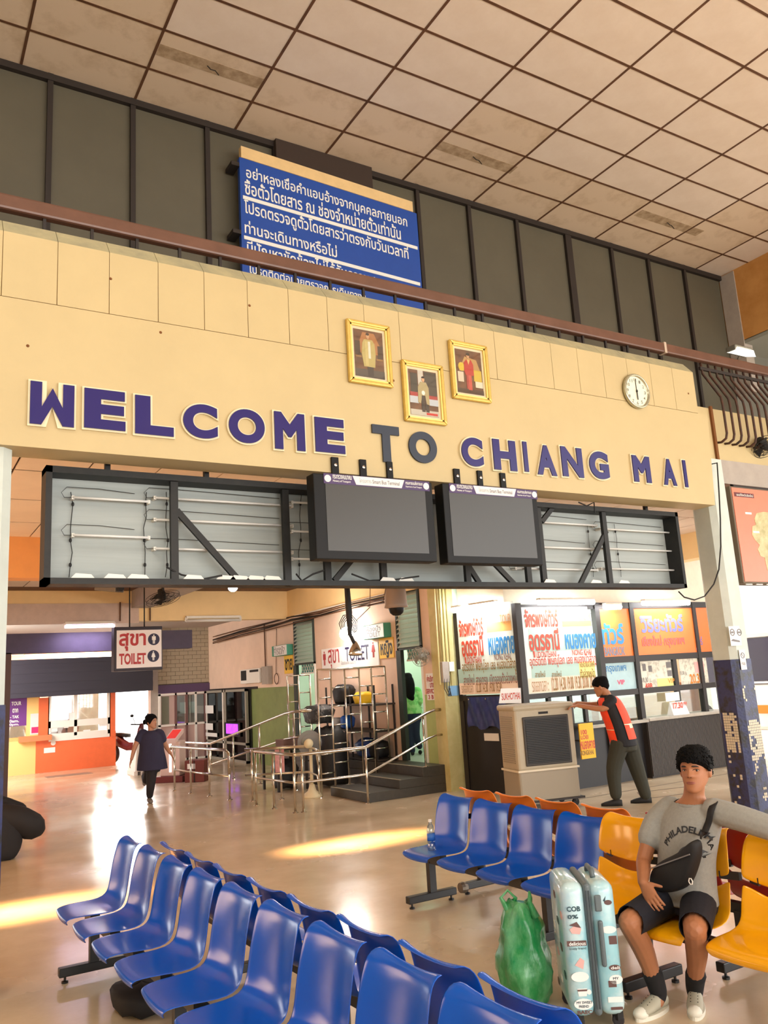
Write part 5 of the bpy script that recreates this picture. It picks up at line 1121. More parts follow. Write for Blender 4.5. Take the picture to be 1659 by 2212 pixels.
# signs on the column
CP = PY(6.27-.173)
cs = thing('column_notice', 'white notice with two round symbols on the grey column', 'sign', CP.at(1587, 1394)); plate(cs, 'sheet', M_sgn, CP, (1573, 1353, 1602, 1394), 0, .004)
for px in (1581, 1596): q = CP.at(px, 1366); part(MB().tube([CP.P(q.x+.035*math.cos(i*math.pi/10), q.z+.035*math.sin(i*math.pi/10), .006) for i in range(20)], .005, 4, closed=True), 'ring', M_gtx, cs); part(MB().pbox(CP, (q.x-.022, q.z-.01, q.x+.022, q.z+.01), .004, .006), 'symbol', M_gtx, cs)
q = CP.at(1588, 1384); part(MB().prism(CP, [(q.x-.08, q.z), (q.x-.04, q.z+.02), (q.x+.07, q.z+.0), (q.x+.08, q.z-.02), (q.x, q.z-.012)], .004, .006), 'arrow', M_gtx, cs)
ns = thing('no_smoking_sign', 'small white no smoking notice on the blue painted column', 'sign', CP.at(1603, 1446)); plate(ns, 'sheet', M_sgn, CP, (1594, 1404, 1612, 1446), .008, .012)
q = CP.at(1602, 1416); part(MB().tube([CP.P(q.x+.03*math.cos(i*math.pi/10), q.z+.03*math.sin(i*math.pi/10), .014) for i in range(20)], .004, 4, closed=True), 'ring', M_gtx, ns); part(MB().bar(CP.P(q.x-.02, q.z+.02, .014), CP.P(q.x+.02, q.z-.02, .014), .005, .003, (0, 1, 0)), 'slash', M_gtx, ns); part(lettering(MB(), 'ห้ามสูบ', CP, (q.x-.035, q.z-.12, q.x+.03, q.z-.06), .014, .01), 'lettering', M_gtx, ns)
cw = thing('hanging_cable', 'black cable looping down the grey column', 'cable', CP.at(1556, 1200))
part(MB().tube([(PY(6.02).at(1549, 1000).x, 6.3, PY(6.02).at(1549, 1000).z+.02)]+[PY(6.02).at(px, py) for px, py in ((1549, 1000), (1553, 1060), (1556, 1120), (1557, 1180), (1553, 1230), (1542, 1262), (1522, 1288), (1500, 1296), (1478, 1290), (1466, 1278))], .008, 6), 'cable', M_black, cw, smooth=True)
# --- evaporative cooler on castors
cq = Vector((7.68, 8.95, 0)); an = math.radians(256.5); nv = Vector((math.cos(an), math.sin(an), 0)); ev = Vector((-nv.y, nv.x, 0)); EC = Pl(cq+nv*.25, ev); W2 = .44
M_cool = mat('beige_cooler_plastic', (176, 164, 140), .5, var=.04); M_cool2 = mat('grey_beige_tank', (152, 140, 120), .5)
ec = thing('air_cooler', 'large beige evaporative air cooler on castors being pushed', 'cooler', cq)
part(MB().pbox(EC, (-W2, .1, W2, .5), -.5, 0), 'water_tank', M_cool2, ec, bevel=.03); part(MB().pbox(EC, (-W2, .5, W2, 1.3), -.5, .0), 'cabinet', M_cool, ec, bevel=.035); part(MB().pbox(EC, (-W2-.015, 1.27, W2+.015, 1.35), -.52, .015), 'lid', M_cool, ec, bevel=.03)
part(MB().pbox(EC, (-W2-.012, .49, W2+.012, .515), -.51, .012), 'seam', mat('pale_seam', (216, 204, 180), .5), ec)
gr = part(MB().pbox(EC, (-.33, .56, .35, 1.19), .0, .02), 'grille_frame', mat('grille_dark', (58, 54, 50), .6), ec, bevel=.02); part(MB().pbox(EC, (-.3, .59, .32, 1.16), .02, .022), 'grille_back', M_black, gr)
for k in range(26): part(MB().pbox(EC, (-.3, .6+k*.0218, .32, .608+k*.0218), .022, .03), 'grille_slat', mat('grille_slat', (44, 42, 40), .5), gr)
part(MB().pbox(EC, (-.08, 1.215, .06, 1.245), 0, .006), 'control_panel', M_black, ec)
SP2 = Pl(EC.P(-W2, 0, -.25), nv*-1.0); SP2 = Pl(EC.P(-W2, 0, -.5), nv)  # left side, u runs towards the front
for k in range(22): part(MB().pbox(SP2, (.07, .6+k*.028, .43, .612+k*.028), 0, .01), 'side_louvre', M_cool2, ec)
for u in (-W2+.06, W2-.06):
    for o_ in (-.06, -.44):
        c_ = EC.P(u, .05, o_); part(MB().lathe([(.045, -.018), (.05, -.01), (.05, .01), (.045, .018)], c_, nv, 12), 'castor', M_black, ec); part(MB().box(c_.x-.025, c_.x+.025, c_.y-.025, c_.y+.025, .06, .12), 'castor_fork', M_dark, ec)
part(MB().pbox(EC, (-W2-.02, .1, W2+.04, .125), -.52, .03), 'chassis', M_dark, ec)
# --- outside at the right: white coach in the daylight
bu = thing('white_coach', 'white coach in glaring daylight beyond the blue column', 'bus', (13.6, 8.9, 0)); BUP = Pl(oZ(1659, 1720), (.45, -.89)); BUP = PX(15.0)
M_wbus = mat('white_coach_paint', (246, 246, 250), .3)
def bpx(*r): return BUP.rect(*r)
u0 = BUP.uv(1600, 1500)[0]-2.5; u1 = u0+6.5
part(MB().pbox(BUP, (u0, .35, u1, 1.32), -2.4, 0), 'lower_body', M_wbus, bu, bevel=.08); part(MB().pbox(BUP, (u0, 1.32, u1, 2.15), -2.38, -.03), 'window_band', mat('dark_coach_glass', (70, 62, 84), .15), bu); part(MB().pbox(BUP, (u0, 2.15, u1, 3.1), -2.4, 0), 'roof_body', M_wbus, bu, bevel=.1)
a = BUP.uv(1650, 1532); part(MB().pbox(BUP, (a[0]-.12, a[1]-.08, a[0]+.12, a[1]+.08), 0, .02), 'marker_lamp', mat('amber_lamp', (240, 140, 40), .4), bu)
for u in (u0+1.4, u1-1.6): part(MB().lathe([(.45, -.1), (.48, 0), (.48, .2), (.4, .24)], BUP.P(u, .48, -.2), BUP.n, 20), 'wheel', M_rub, bu)
part(MB().pbox(BUP, (u0, 1.24, u1, 1.27), 0, .01), 'trim_strip', M_gtx, bu)
# ================================================================ waiting benches
M_blue = mat('blue_seat_plastic', (4, 86, 198), .22, var=.04, vscale=5, spec=.38)
M_yel2 = mat('yellow_seat_plastic', (250, 176, 10), .16, var=.03, vscale=4, spec=.6)
M_orng = mat('orange_seat_plastic', (226, 122, 30), .3, var=.05, vscale=4)
M_redp = mat('red_seat_plastic', (150, 24, 20), .3)
M_steelk = mat('black_bench_steel', (26, 25, 26), .4)
M_knob = mat('worn_steel', (120, 110, 98), .4, .6)
def shell(prof, hw, curl, ns=11, th=.006, top=None, bot=None):
    """seat surface: profile (d, z) swept sideways; hw half widths, curl forward bend of the edges"""
    n = len(prof); rows = []
    for i, (d, z) in enumerate(prof):
        a = prof[max(i-1, 0)]; b = prof[min(i+1, n-1)]; t = Vector((b[0]-a[0], b[1]-a[1])).normalized(); nr = Vector((-t.y, t.x))
        row = []
        for k in range(ns):
            s = 2*k/(ns-1)-1; dd, zz = d+nr.x*curl[i]*s*s, z+nr.y*curl[i]*s*s
            if top and i >= n-2: zz += top*(1-s*s)*(1 if i == n-1 else .5)
            if top and i >= n-2 and abs(s) > .9: zz -= .012*(1 if i == n-1 else .3)
            if bot and i <= 1: zz += bot*(1-s*s)*(1 if i == 0 else .5)
            row.append(Vector((dd, s*hw[i], zz)))
        rows.append((row, nr))
    mb = MB(); vs = [p for r, _ in rows for p in r]; N = len(vs)
    vs2 = [p-Vector((nr.x, 0, nr.y))*th for r, nr in rows for p in r]
    fs = [(i*ns+k, i*ns+k+1, (i+1)*ns+k+1, (i+1)*ns+k) for i in range(n-1) for k in range(ns-1)]
    f2 = [tuple(N+v for v in reversed(f)) for f in fs]; ed = []
    ring = [k for k in range(ns)]+[i*ns+ns-1 for i in range(1, n)]+[(n-1)*ns+k for k in range(ns-2, -1, -1)]+[i*ns for i in range(n-2, 0, -1)]
    for a, b in zip(ring, ring[1:]+ring[:1]): ed.append((a, b, b+N, a+N))
    return mb.add(vs+vs2, fs+f2+ed)
def baked(mb, name, m, sub=1):
    me = mb.mesh(name, (0, 0, 0), True); me.materials.append(m); o = bpy.data.objects.new(name, me); COL.objects.link(o); bake(o, sub=sub); me2 = o.data; bpy.data.objects.remove(o); return me2
P_blue = [(.012, .37), (-.002, .392), (.0, .412), (.02, .424), (.09, .428), (.2, .42), (.3, .415), (.355, .425), (.395, .46), (.415, .52), (.425, .59), (.435, .67), (.446, .745), (.455, .785), (.47, .806), (.496, .802)]
H_blue = [.165, .18, .188, .194, .21, .226, .234, .236, .236, .235, .234, .231, .226, .22, .208, .2]
C_blue = [-.012, -.012, -.008, 0, .004, .008, .014, .03, .045, .05, .05, .045, .036, .03, .02, .015]
seat_blue = baked(shell(P_blue, H_blue, C_blue), 'seat_shell', M_blue)
P_lo = [(.0, .36), (-.012, .385), (.0, .408), (.03, .42), (.12, .425), (.24, .415), (.32, .42), (.375, .45), (.4, .5), (.412, .55), (.42, .6), (.425, .635)]
H_lo = [.17, .185, .195, .2, .215, .225, .228, .23, .23, .228, .226, .225]
C_lo = [-.01, -.01, -.004, 0, .004, .01, .02, .04, .05, .05, .046, .044]
P_hi = [(.425, .655), (.43, .69), (.436, .74), (.444, .79), (.452, .83), (.464, .856), (.482, .868), (.5, .862)]
H_hi = [.225, .224, .222, .216, .208, .196, .184, .178]
C_hi = [.044, .044, .042, .038, .034, .028, .02, .014]
lo = shell(P_lo, H_lo, C_lo, th=.008, top=-.075); hi = shell(P_hi, H_hi, C_hi, th=.008, bot=-.04)
seat2 = {}
for nm, m in (('yellow', M_yel2), ('orange', M_orng), ('red', M_redp)): seat2[nm] = (baked(lo, 'seat_pan', m), baked(hi, 'seat_back', m))
M_band = mat('black_band', (26, 22, 20), .5)
band_me = []
for s in (-1, 1):
    bm_ = MB().add([(.455, s*.228, .62), (.455, s*.228, .66), (.405, s*.14, .665), (.405, s*.14, .625), (.475, s*.232, .62), (.475, s*.232, .66), (.425, s*.14, .665), (.425, s*.14, .625)], [(0, 1, 2, 3), (7, 6, 5, 4), (0, 4, 5, 1), (1, 5, 6, 2), (2, 6, 7, 3), (3, 7, 4, 0)]).mesh('joint_band')
    bm_.materials.append(M_band); band_me.append(bm_)
def bench(label, kind, xf, ys, legs, face=1, group='waiting hall benches', foot=(0, .46), knob=False):
    """face 1: sitters look towards -X; xf(y) front edge"""
    yc = sum(ys)/len(ys); t = thing('waiting_bench', label, 'bench', (xf(yc)+face*.25, yc, 0), group)
    rz = 0 if face > 0 else math.pi
    for y in ys:
        if kind == 'blue': piece(seat_blue, 'seat_shell', t, (xf(y), y, 0), rz)
        else:
            p_ = piece(seat2[kind][0], 'seat_pan', t, (xf(y), y, 0), rz); piece(seat2[kind][1], 'backrest', t, (xf(y), y, 0), rz); [piece(q_, 'joint_band', t, (xf(y), y, 0), rz) for q_ in band_me]
        part(MB().box(xf(y)+face*.2-.03, xf(y)+face*.2+.03, y-.12, y+.12, .37, .408), 'seat_bracket', M_steelk, t)
    y0, y1 = max(ys)+.16, min(ys)-.16
    part(MB().bar((xf(y0)+face*.22, y0, .345), (xf(y1)+face*.22, y1, .345), .05, .06), 'beam', M_steelk, t)
    for y in legs:
        xb = xf(y)+face*.22
        part(MB().box(xb-.03, xb+.03, y-.025, y+.025, .05, .33), 'leg', M_steelk, t)
        a, b = xf(y)+face*foot[0], xf(y)+face*foot[1]; a, b = min(a, b), max(a, b)
        f = part(MB().box(a, b, y-.03, y+.03, .04, .095), 'foot_bar', M_steelk, t, bevel=.006)
        for x in (a+.04, b-.04): part(MB().lathe([(.022, 0), (.022, .012), (.008, .016), (.008, .045)], (x, y, 0), (0, 0, 1), 10), 'levelling_foot', M_steelk, f)
        if knob:
            for x in (a, b): part(MB().lathe([(.04, -.03), (.045, 0), (.04, .03)], (x, y, .06), (1, 0, 0), 12), 'end_knob', M_knob, f)
    return t
f1 = lambda y: 1.07+.03*(6.12-y)
bench('long blue seat bench in the foreground, front row facing left', 'blue', f1, [6.12-.485*k for k in range(9)], (6.12, 4.42, 2.72))
f2 = lambda y: 2.13+.03*(6.12-y)
bench('blue seat bench set back to back behind the foreground row', 'blue', f2, [5.66-.485*k for k in range(8)], (5.4, 3.9, 2.5), face=-1)
f3 = lambda y: 3.68
bench('row of four blue seats left of the sitting man', 'blue', f3, [5.9-.493*k for k in range(4)], (6.0, 4.6), foot=(-.02, .44))
bench('row of glossy yellow seats under the sitting man', 'yellow', lambda y: 3.57, [3.9, 3.38, 2.86, 2.34], (3.65, 2.6))
f5 = lambda y: 4.66
bench('row of orange seats behind the four blue seats', 'orange', f5, [5.72-.475*k for k in range(4)], (6.05, 4.5), face=-1, foot=(-.08, .42), knob=True)
bench('row of dark red seats behind the yellow seats', 'red', f5, [3.72, 3.22, 2.72], (3.5, 2.9), face=-1)
# edge of one more blue seat past the column
q = oZ(1662, 1700, .43)
bench('blue seat at the right picture edge beyond the column', 'blue', lambda y: q.x-.0, [q.y-.2], (q.y-.2,))
# ================================================================ people
from mathutils.bvhtree import BVHTree
M_hair = mat('black_hair', (9, 8, 8), .8, spec=.15, bump=.4, bscale=120, stretch=(1, 1, .3))
def cat(ps, t):
    """Catmull-Rom through rows of numbers, t in 0..len-1"""
    i = min(int(t), len(ps)-2); f = t-i; a, b, c, d = ps[max(i-1, 0)], ps[i], ps[i+1], ps[min(i+2, len(ps)-1)]
    return [.5*(2*q+(r-p)*f+(2*p-5*q+4*r-s)*f*f+(3*q-p-3*r+s)*f**3) for p, q, r, s in zip(a, b, c, d)]
def oval(c, a, b, n=16): return [Vector(c)+Vector(a)*math.cos(2*math.pi*k/n)+Vector(b)*math.sin(2*math.pi*k/n) for k in range(n)]
def trunk(mb, rows, side, fwd, n=20, steps=4, caps=True):
    """rows: (x, y, z, half width, half depth)"""
    side = Vector(side).normalized(); fwd = Vector(fwd).normalized(); rings = []
    for k in range((len(rows)-1)*steps+1):
        x, y, z, w_, d_ = cat(rows, k/steps); rings.append(oval((x, y, z), side*w_, fwd*d_, n))
    if caps:
        for e, i in ((0, 1), (-1, -2)):
            c = sum(rings[e], Vector())/n; dr = (c-sum(rings[i], Vector())/n).normalized()*.012
            r2 = [c+dr+(p-c)*.6 for p in rings[e]]; rings = [r2]+rings if e == 0 else rings+[r2]
    return mb.loft(rings)
def limb(mb, pts, rad, n=12, steps=4, flat=1.0, ref=None):
    """tapered limb through joints with rounded ends; flat squashes one axis along ref"""
    rows = [(*p, r) for p, r in zip([tuple(p) for p in pts], rad)]; P_ = [cat(rows, k/steps) for k in range((len(rows)-1)*steps+1)]
    ds = [(Vector(P_[min(i+1, len(P_)-1)][:3])-Vector(P_[max(i-1, 0)][:3])).normalized() for i in range(len(P_))]
    first, last = P_[0], P_[-1]; full = []
    for f, g in ((.9, .35), (.5, .8)): full.append((Vector(first[:3])-ds[0]*first[3]*f, first[3]*g, ds[0]))
    full += [(Vector(p[:3]), p[3], d) for p, d in zip(P_, ds)]
    for f, g in ((.5, .8), (.9, .35)): full.append((Vector(last[:3])+ds[-1]*last[3]*f, last[3]*g, ds[-1]))
    rings = []; x = Vector(ref) if ref else ds[0].orthogonal()
    for c, r, d in full:
        x = (x-d*x.dot(d)); x = x.normalized() if x.length > 1e-5 else d.orthogonal().normalized(); y = d.cross(x)
        rings.append(oval(c, x*r*flat, y*r, n))
    return mb.loft(rings)
HEAD = [(.000, .068, .016, .02), (.012, .058, .036, .036), (.035, .036, .06, .052), (.06, .014, .081, .0625), (.09, .0, .094, .069), (.12, -.003, .096, .0725), (.15, -.004, .0985, .074), (.18, -.008, .097, .072), (.205, -.012, .084, .063), (.225, -.014, .058, .044), (.236, -.015, .02, .018)]
def head_row(z):
    for i in range(len(HEAD)-1):
        if HEAD[i][0] <= z <= HEAD[i+1][0]:
            return cat(HEAD, i+(z-HEAD[i][0])/(HEAD[i+1][0]-HEAD[i][0]))
    return HEAD[-1] if z > .2 else HEAD[0]
def gs(v, s): return math.exp(-v*v/(2*s*s))
def face_push(x, z):
    f = -.010*(gs(abs(x)-.031, .012)*gs(z-.121, .010))               # eye sockets
    f += .004*gs(abs(x)-.03, .018)*gs(z-.142, .008)                  # brows
    nz = max(0, min(1, (.142-z)/.05)) if z > .09 else max(0, 1-(.09-z)/.012)
    f += .021*nz*gs(x, .0075+.006*max(0, min(1, (.125-z)/.03)))        # nose
    f += .005*gs(x, .02)*gs(z-.058, .011) - .0035*gs(x, .02)*gs(z-.0565, .0022)   # lips
    f += .004*gs(x, .016)*gs(z-.014, .012) + .004*gs(abs(x)-.042, .014)*gs(z-.092, .016)
    return f
def head_y(x, z):
    z_, c, d, w_ = head_row(z); q = min(.98, abs(x)/w_); return c+d*math.sqrt(1-q*q)+face_push(x, z)
class Head:
    def __init__(s, org, fwd, k=1.0, roll=0.0):
        """org: point under the chin line at the neck axis, fwd: where the face looks"""
        s.o = Vector(org); s.f = Vector(fwd).normalized(); s.r = s.f.cross(Vector((0, 0, 1))).normalized(); s.u = s.r.cross(s.f).normalized(); s.k = k
        if roll: q = Matrix.Rotation(roll, 3, s.f); s.r = q @ s.r; s.u = q @ s.u
    def P(s, x, y, z): return s.o+(s.r*x+s.f*y+s.u*z)*s.k
    def skull(s, mb, n=36, m=40, ears=True):
        rings = []
        for i in range(m+1):
            z, c, d, w_ = head_row(.236*i/m); ring = []
            for k in range(n):
                a = 2*math.pi*k/n; x = w_*math.sin(a); y = c+d*math.cos(a)
                if math.cos(a) > .15: y += face_push(x, z)*min(1, (math.cos(a)-.15)/.25)
                ring.append(s.P(x, y, z))
            rings.append(ring)
        mb.loft(rings)
        if ears:
            for e in (-1, 1):
                mb.ell(s.P(e*.076, -.008, .108), (.012*s.k, .02*s.k, .032*s.k), 10, 8, rot=Matrix((s.r*1.0, s.f, s.u)).transposed())
        return mb
    def hair(s, line, off=.012, n=36, m=22, back=.07, lump=.004, seed=1, fringe=None):
        """cap of hair: line(a) = lowest z for the direction a (0 = face)"""
        rnd = random.Random(seed); rings = []
        for i in range(m+1):
            ring = []
            for k in range(n):
                a = 2*math.pi*k/n; aa = a if a <= math.pi else a-2*math.pi; zl = line(aa); z = zl+(.236-zl)*i/m
                z_, c, d, w_ = head_row(min(z, .2355)); g = off*(.45 if i == 0 else min(1, .6+i/6))+rnd.uniform(0, lump)
                tp = .014*(i/m)**2
                ring.append(s.P((w_+g)*math.sin(a), c+(d+g)*math.cos(a), z+tp+.004*(i/m)))
            rings.append(ring)
        return MB().loft(rings)
    def features(s, parent, lips=(150, 88, 76), brow=(30, 22, 20)):
        for e in (-1, 1):
            x = e*.031; y = head_y(x, .121)
            ey = part(MB().ell(s.P(x, y-.0065, .1205), (.0125*s.k, .0095*s.k, .0075*s.k), 12, 8, rot=Matrix((s.r, s.f, s.u)).transposed()), 'eye', mat('eye_white', (150, 136, 126), .4), parent, smooth=True)
            part(MB().ell(s.P(x-.002, y+.0008, .1205), (.0066*s.k, .003*s.k, .0066*s.k), 10, 6, rot=Matrix((s.r, s.f, s.u)).transposed()), 'iris', mat('dark_iris', (28, 18, 14), .2), ey, smooth=True)
            for zz, th, mm in ((.1275, .0022, 'lid'), (.1395, .0042, 'brow')):
                pts = [s.P(x+e*q, head_y(x+e*q, zz+(.004*math.cos(q*60) if mm == 'brow' else -.12*(q*q)/.01*.1))+(.0015 if mm == 'brow' else -.0005), zz+(.003*math.cos(q*50)-(.002 if q > .012 else 0) if mm == 'brow' else -.0045*(q/.014)**2)) for q in (-.016, -.009, 0, .009, .017)]
                part(MB().tube(pts, [th*.4*s.k, th*s.k, th*s.k, th*.9*s.k, th*.3*s.k], 6), 'eyebrow' if mm == 'brow' else 'eyelid', mat('brow_%d' % brow[0], brow, .7), parent, smooth=True)
        for zz, th, bow in ((.0605, .0032, .002), (.0535, .0042, -.002)):
            pts = [s.P(q, head_y(q, zz)+.0005, zz+bow*(math.cos(q*70)-.6)) for q in (-.024, -.014, -.005, 0, .005, .014, .024)]
            part(MB().tube(pts, [th*.25, th*.8, th, th*.85, th, th*.8, th*.25], 8), 'lip', mat('lip_%d' % lips[0], lips, .5), parent, smooth=True)
        for e in (-1, 1): part(MB().ell(s.P(e*.008, head_y(e*.008, .0865)-.003, .0855), (.0036, .003, .0025), 8, 5), 'nostril', mat('nostril', (60, 32, 26), .8), parent)
def finger(mb, base, d, nrm, ln, r, bend):
    """three segment finger curling towards -nrm"""
    p = Vector(base); d = Vector(d).normalized(); nrm = Vector(nrm).normalized(); pts = [p]; ax = d.cross(nrm)
    for f, b in ((.45, bend*.5), (.32, bend), (.23, bend)):
        d = Matrix.Rotation(-b, 3, ax) @ d; p = p+d*ln*f; pts.append(p)
    return limb(mb, pts, [r, r*.95, r*.88, r*.75], 8, 3)
def hand(mb, wrist, d, nrm, k=1.0, bend=.35, thumb=1, spread=.05):
    """d: direction of the fingers, nrm: back of the hand, thumb +1: thumb on the d x nrm side"""
    w_ = Vector(wrist); d = Vector(d).normalized(); nrm = (Vector(nrm)-d*Vector(nrm).dot(d)).normalized(); s = d.cross(nrm)*thumb
    trunk(mb, [(*(w_+d*t*k), wd*k, dp*k) for t, wd, dp in ((-.01, .026, .02), (.02, .031, .018), (.05, .039, .016), (.085, .041, .014))], s, nrm, 14, 3)
    for i, (ln, r) in enumerate(((.072, .0088), (.08, .009), (.075, .0088), (.06, .0078))):
        u = .03-.02*i; finger(mb, w_+d*.085*k+s*u*k, d+s*(.03-.02*i)*spread*30, nrm, ln*k, r*k, bend)
    finger(mb, w_+d*.025*k+s*.028*k, d*.75+s*.75-nrm*.2, nrm, .065*k, .0105*k, bend*.6)
    return mb
def body(mb, name, m, parent, vox=.006, sm=3):
    o = part(mb, name, m, parent, smooth=True); return bake(o, voxel=vox, smooth=sm)
# ------------------------------------------------------------ the sitting man
M_skin = mat('tan_skin', (164, 108, 74), .5, var=.05, vscale=8, spec=.35)
mn = thing('person', 'man in grey T-shirt and navy shorts sitting on a yellow seat, arm along the backrest', 'person', (3.8, 3.35, 0))
V = Vector
shR, shL = V((3.9, 3.5, .985)), V((3.9, 3.115, .995)); hipR, hipL = V((3.86, 3.475, .52)), V((3.86, 3.3, .52))
kneeR, kneeL = V((3.42, 3.4, .475)), V((3.57, 3.1, .475)); ankR, ankL = V((3.61, 3.43, .1)), V((3.8, 3.35, .1))
elR = oX(1391, 1857, 3.71); wrR = oX(1389, 1906, 3.58); elL = V((3.98, 2.82, .915)); wrL = V((4.03, 2.57, .9))
hd = Head((3.885, 3.235, 1.085), V((-.93, -.36, .06)), 1.0, roll=.02)
mb = MB()
torso = [(3.86, 3.39, .48, .15, .11), (3.86, 3.38, .58, .16, .115), (3.865, 3.36, .7, .152, .11), (3.875, 3.335, .83, .168, .115), (3.895, 3.315, .94, .175, .1), (3.9, 3.3, 1.01, .12, .075), (3.9, 3.28, 1.06, .062, .058), (3.895, 3.26, 1.12, .056, .056), (3.885, 3.24, 1.18, .055, .06)]
trunk(mb, torso, (0, 1, 0), (-1, 0, 0)); hd.skull(mb)
limb(mb, [shR+V((0, -.03, 0)), shR.lerp(elR, .5)+V((0, .01, 0)), elR, elR.lerp(wrR, .4), wrR], [.055, .047, .04, .039, .028])
limb(mb, [shL+V((0, .03, 0)), shL.lerp(elL, .5), elL, elL.lerp(wrL, .4), wrL], [.055, .047, .041, .039, .028])
hand(mb, wrR, V((-.1, -.42, -.42)), V((-.75, .1, .55)), 1.0, .3, thumb=-1); hand(mb, wrL, V((.05, -1, -.15)), V((0, 0, 1)), 1.0, .3, thumb=1)
for h, k_, a in ((hipR, kneeR, ankR), (hipL, kneeL, ankL)):
    limb(mb, [h, h.lerp(k_, .5), k_], [.085, .078, .056]); ca = k_.lerp(a, .35)+(V((.03, .01, 0)))
    limb(mb, [k_, ca, k_.lerp(a, .7)+V((.012, 0, 0)), a], [.056, .058, .045, .037]); limb(mb, [a+V((.02, .0, -.03)), a+V((-.03, -.02, -.05))], [.03, .026])
bd = body(mb, 'body', M_skin, mn, .0042, 2)
hd.features(mn)
hl = lambda a: .166-.004*math.cos(3*a) if abs(a) < .8 else (.166-(abs(a)-.8)/.5*.05 if abs(a) < 1.3 else (.112 if abs(a) < 1.75 else .112-(abs(a)-1.75)*.045))
rh = random.Random(5); hm = hd.hair(lambda a: hl(a)+rh.uniform(-.006, .004), .013, 48, 22, lump=.007)
for i in range(520):   # short tufts
    a = rh.uniform(-math.pi, math.pi); t = rh.random()**.7; zl = hl(a); z = zl+(.2355-zl)*t; z_, c, d_, w_ = head_row(min(z, .2355))
    p = hd.P((w_+.012)*math.sin(a), c+(d_+.012)*math.cos(a), z+.012*t*t); nr_ = (hd.r*math.sin(a)+hd.f*math.cos(a))*(1.1-t)+hd.u*(t*1.2-.25)
    dv_ = (nr_.normalized()*.7+hd.f*rh.uniform(-.1, .5)+hd.r*rh.uniform(-.4, .4)+hd.u*rh.uniform(-.5, .2)).normalized(); L_ = rh.uniform(.008, .016)
    hm.tube([p-dv_*.006, p+dv_*L_*.5, p+dv_*L_-hd.u*.003], [.0055, .0042, .0008], 5)
hr_ = part(hm, 'hair', M_hair, mn, smooth=True)
# T-shirt
M_tee = mat('heather_grey_jersey', (148, 148, 142), .85, var=.06, vscale=60, bump=.1, bscale=14)
mb = MB()
trunk(mb, [(3.86, 3.375, .5, .178, .132), (3.858, 3.37, .6, .176, .132), (3.865, 3.355, .72, .17, .126), (3.875, 3.335, .83, .18, .126), (3.895, 3.315, .94, .188, .112), (3.9, 3.303, 1.005, .14, .085), (3.9, 3.292, 1.045, .085, .07)], (0, 1, 0), (-1, 0, 0), 28)
limb(mb, [shR+V((0, -.05, .0)), shR.lerp(elR, .3)+V((0, .01, 0)), shR.lerp(elR, .62)+V((0, .012, 0))], [.068, .07, .07]); limb(mb, [shL+V((0, .05, 0)), shL.lerp(elL, .35), shL.lerp(elL, .85)], [.07, .068, .064])
te_ = part(mb, 'tshirt', M_tee, mn, smooth=True); bake(te_, voxel=.007, smooth=4)
bm = bmesh.new(); bm.from_mesh(te_.data)   # open the neck
bmesh.ops.delete(bm, geom=[v for v in bm.verts if v.co.z+mn.location.z > 1.03+.12*max(0, (v.co.x+mn.location.x-3.88)) and abs(v.co.y+mn.location.y-3.288) < .1], context='VERTS'); bm.to_mesh(te_.data); bm.free()
for p in te_.data.polygons: p.use_smooth = True
sd = te_.modifiers.new('solid', 'SOLIDIFY'); sd.thickness = .004; sd.offset = -1
part(MB().tube([V((3.9+.075*math.cos(a)*1.05-.0, 3.29+.088*math.sin(a), 1.028+.012*math.cos(a))) for a in [2*math.pi*i/24 for i in range(24)]], .006, 6, closed=True), 'collar', M_tee, mn, smooth=True)
tree = BVHTree.FromObject(te_, bpy.context.evaluated_depsgraph_get()) if False else BVHTree.FromPolygons([v.co+mn.location for v in te_.data.vertices], [tuple(p.vertices) for p in te_.data.polygons])
def drape(p, d=V((1, 0, 0)), off=.003):
    h = tree.ray_cast(V(p)-d*.6, d); return (h[0]-d*off) if h[0] is not None else V(p)
M_prt = mat('charcoal_print', (44, 46, 50), .8)
def arch(word, cy, cz, R_, a0, a1, h, name='lettering'):
    Vv, T, asp = glyphs(word, .03); mb = MB(); pts = []
    for x, y in Vv:
        a = a0+(a1-a0)*x; r = R_+h*y; pts.append(drape((3.8, cy+math.cos(a)*r, cz+math.sin(a)*r)))
    return part(mb.add(pts, T), name, M_prt, mn)
pC = oX(1490, 1842, 3.76); pT = oX(1490, 1801, 3.76)
arch('PHILADELPHIA', pC.y+.012, pC.z-.03, pT.z-pC.z+.03, math.radians(22), math.radians(158), .034)
tri = MB(); pts = []; N_ = 24
for r in (.055, .092):
    for i in range(N_+1): a = math.radians(15+150*i/N_); pts.append(drape((3.8, pC.y+math.cos(a)*r*.8, pC.z-.04+math.sin(a)*r*.8)))
part(tri.add(pts, [(i, i+1, N_+2+i, N_+1+i) for i in range(N_)]), 'printed_badge', mat('badge_print', (78, 82, 86), .8), mn)
Vv, T, _ = glyphs('EAGLES', .03); part(MB().add([drape((3.8, 3.345+.06*(1-2*x)*-1, .715+.028*y)) for x, y in Vv], T), 'lettering', M_prt, mn) if False else None
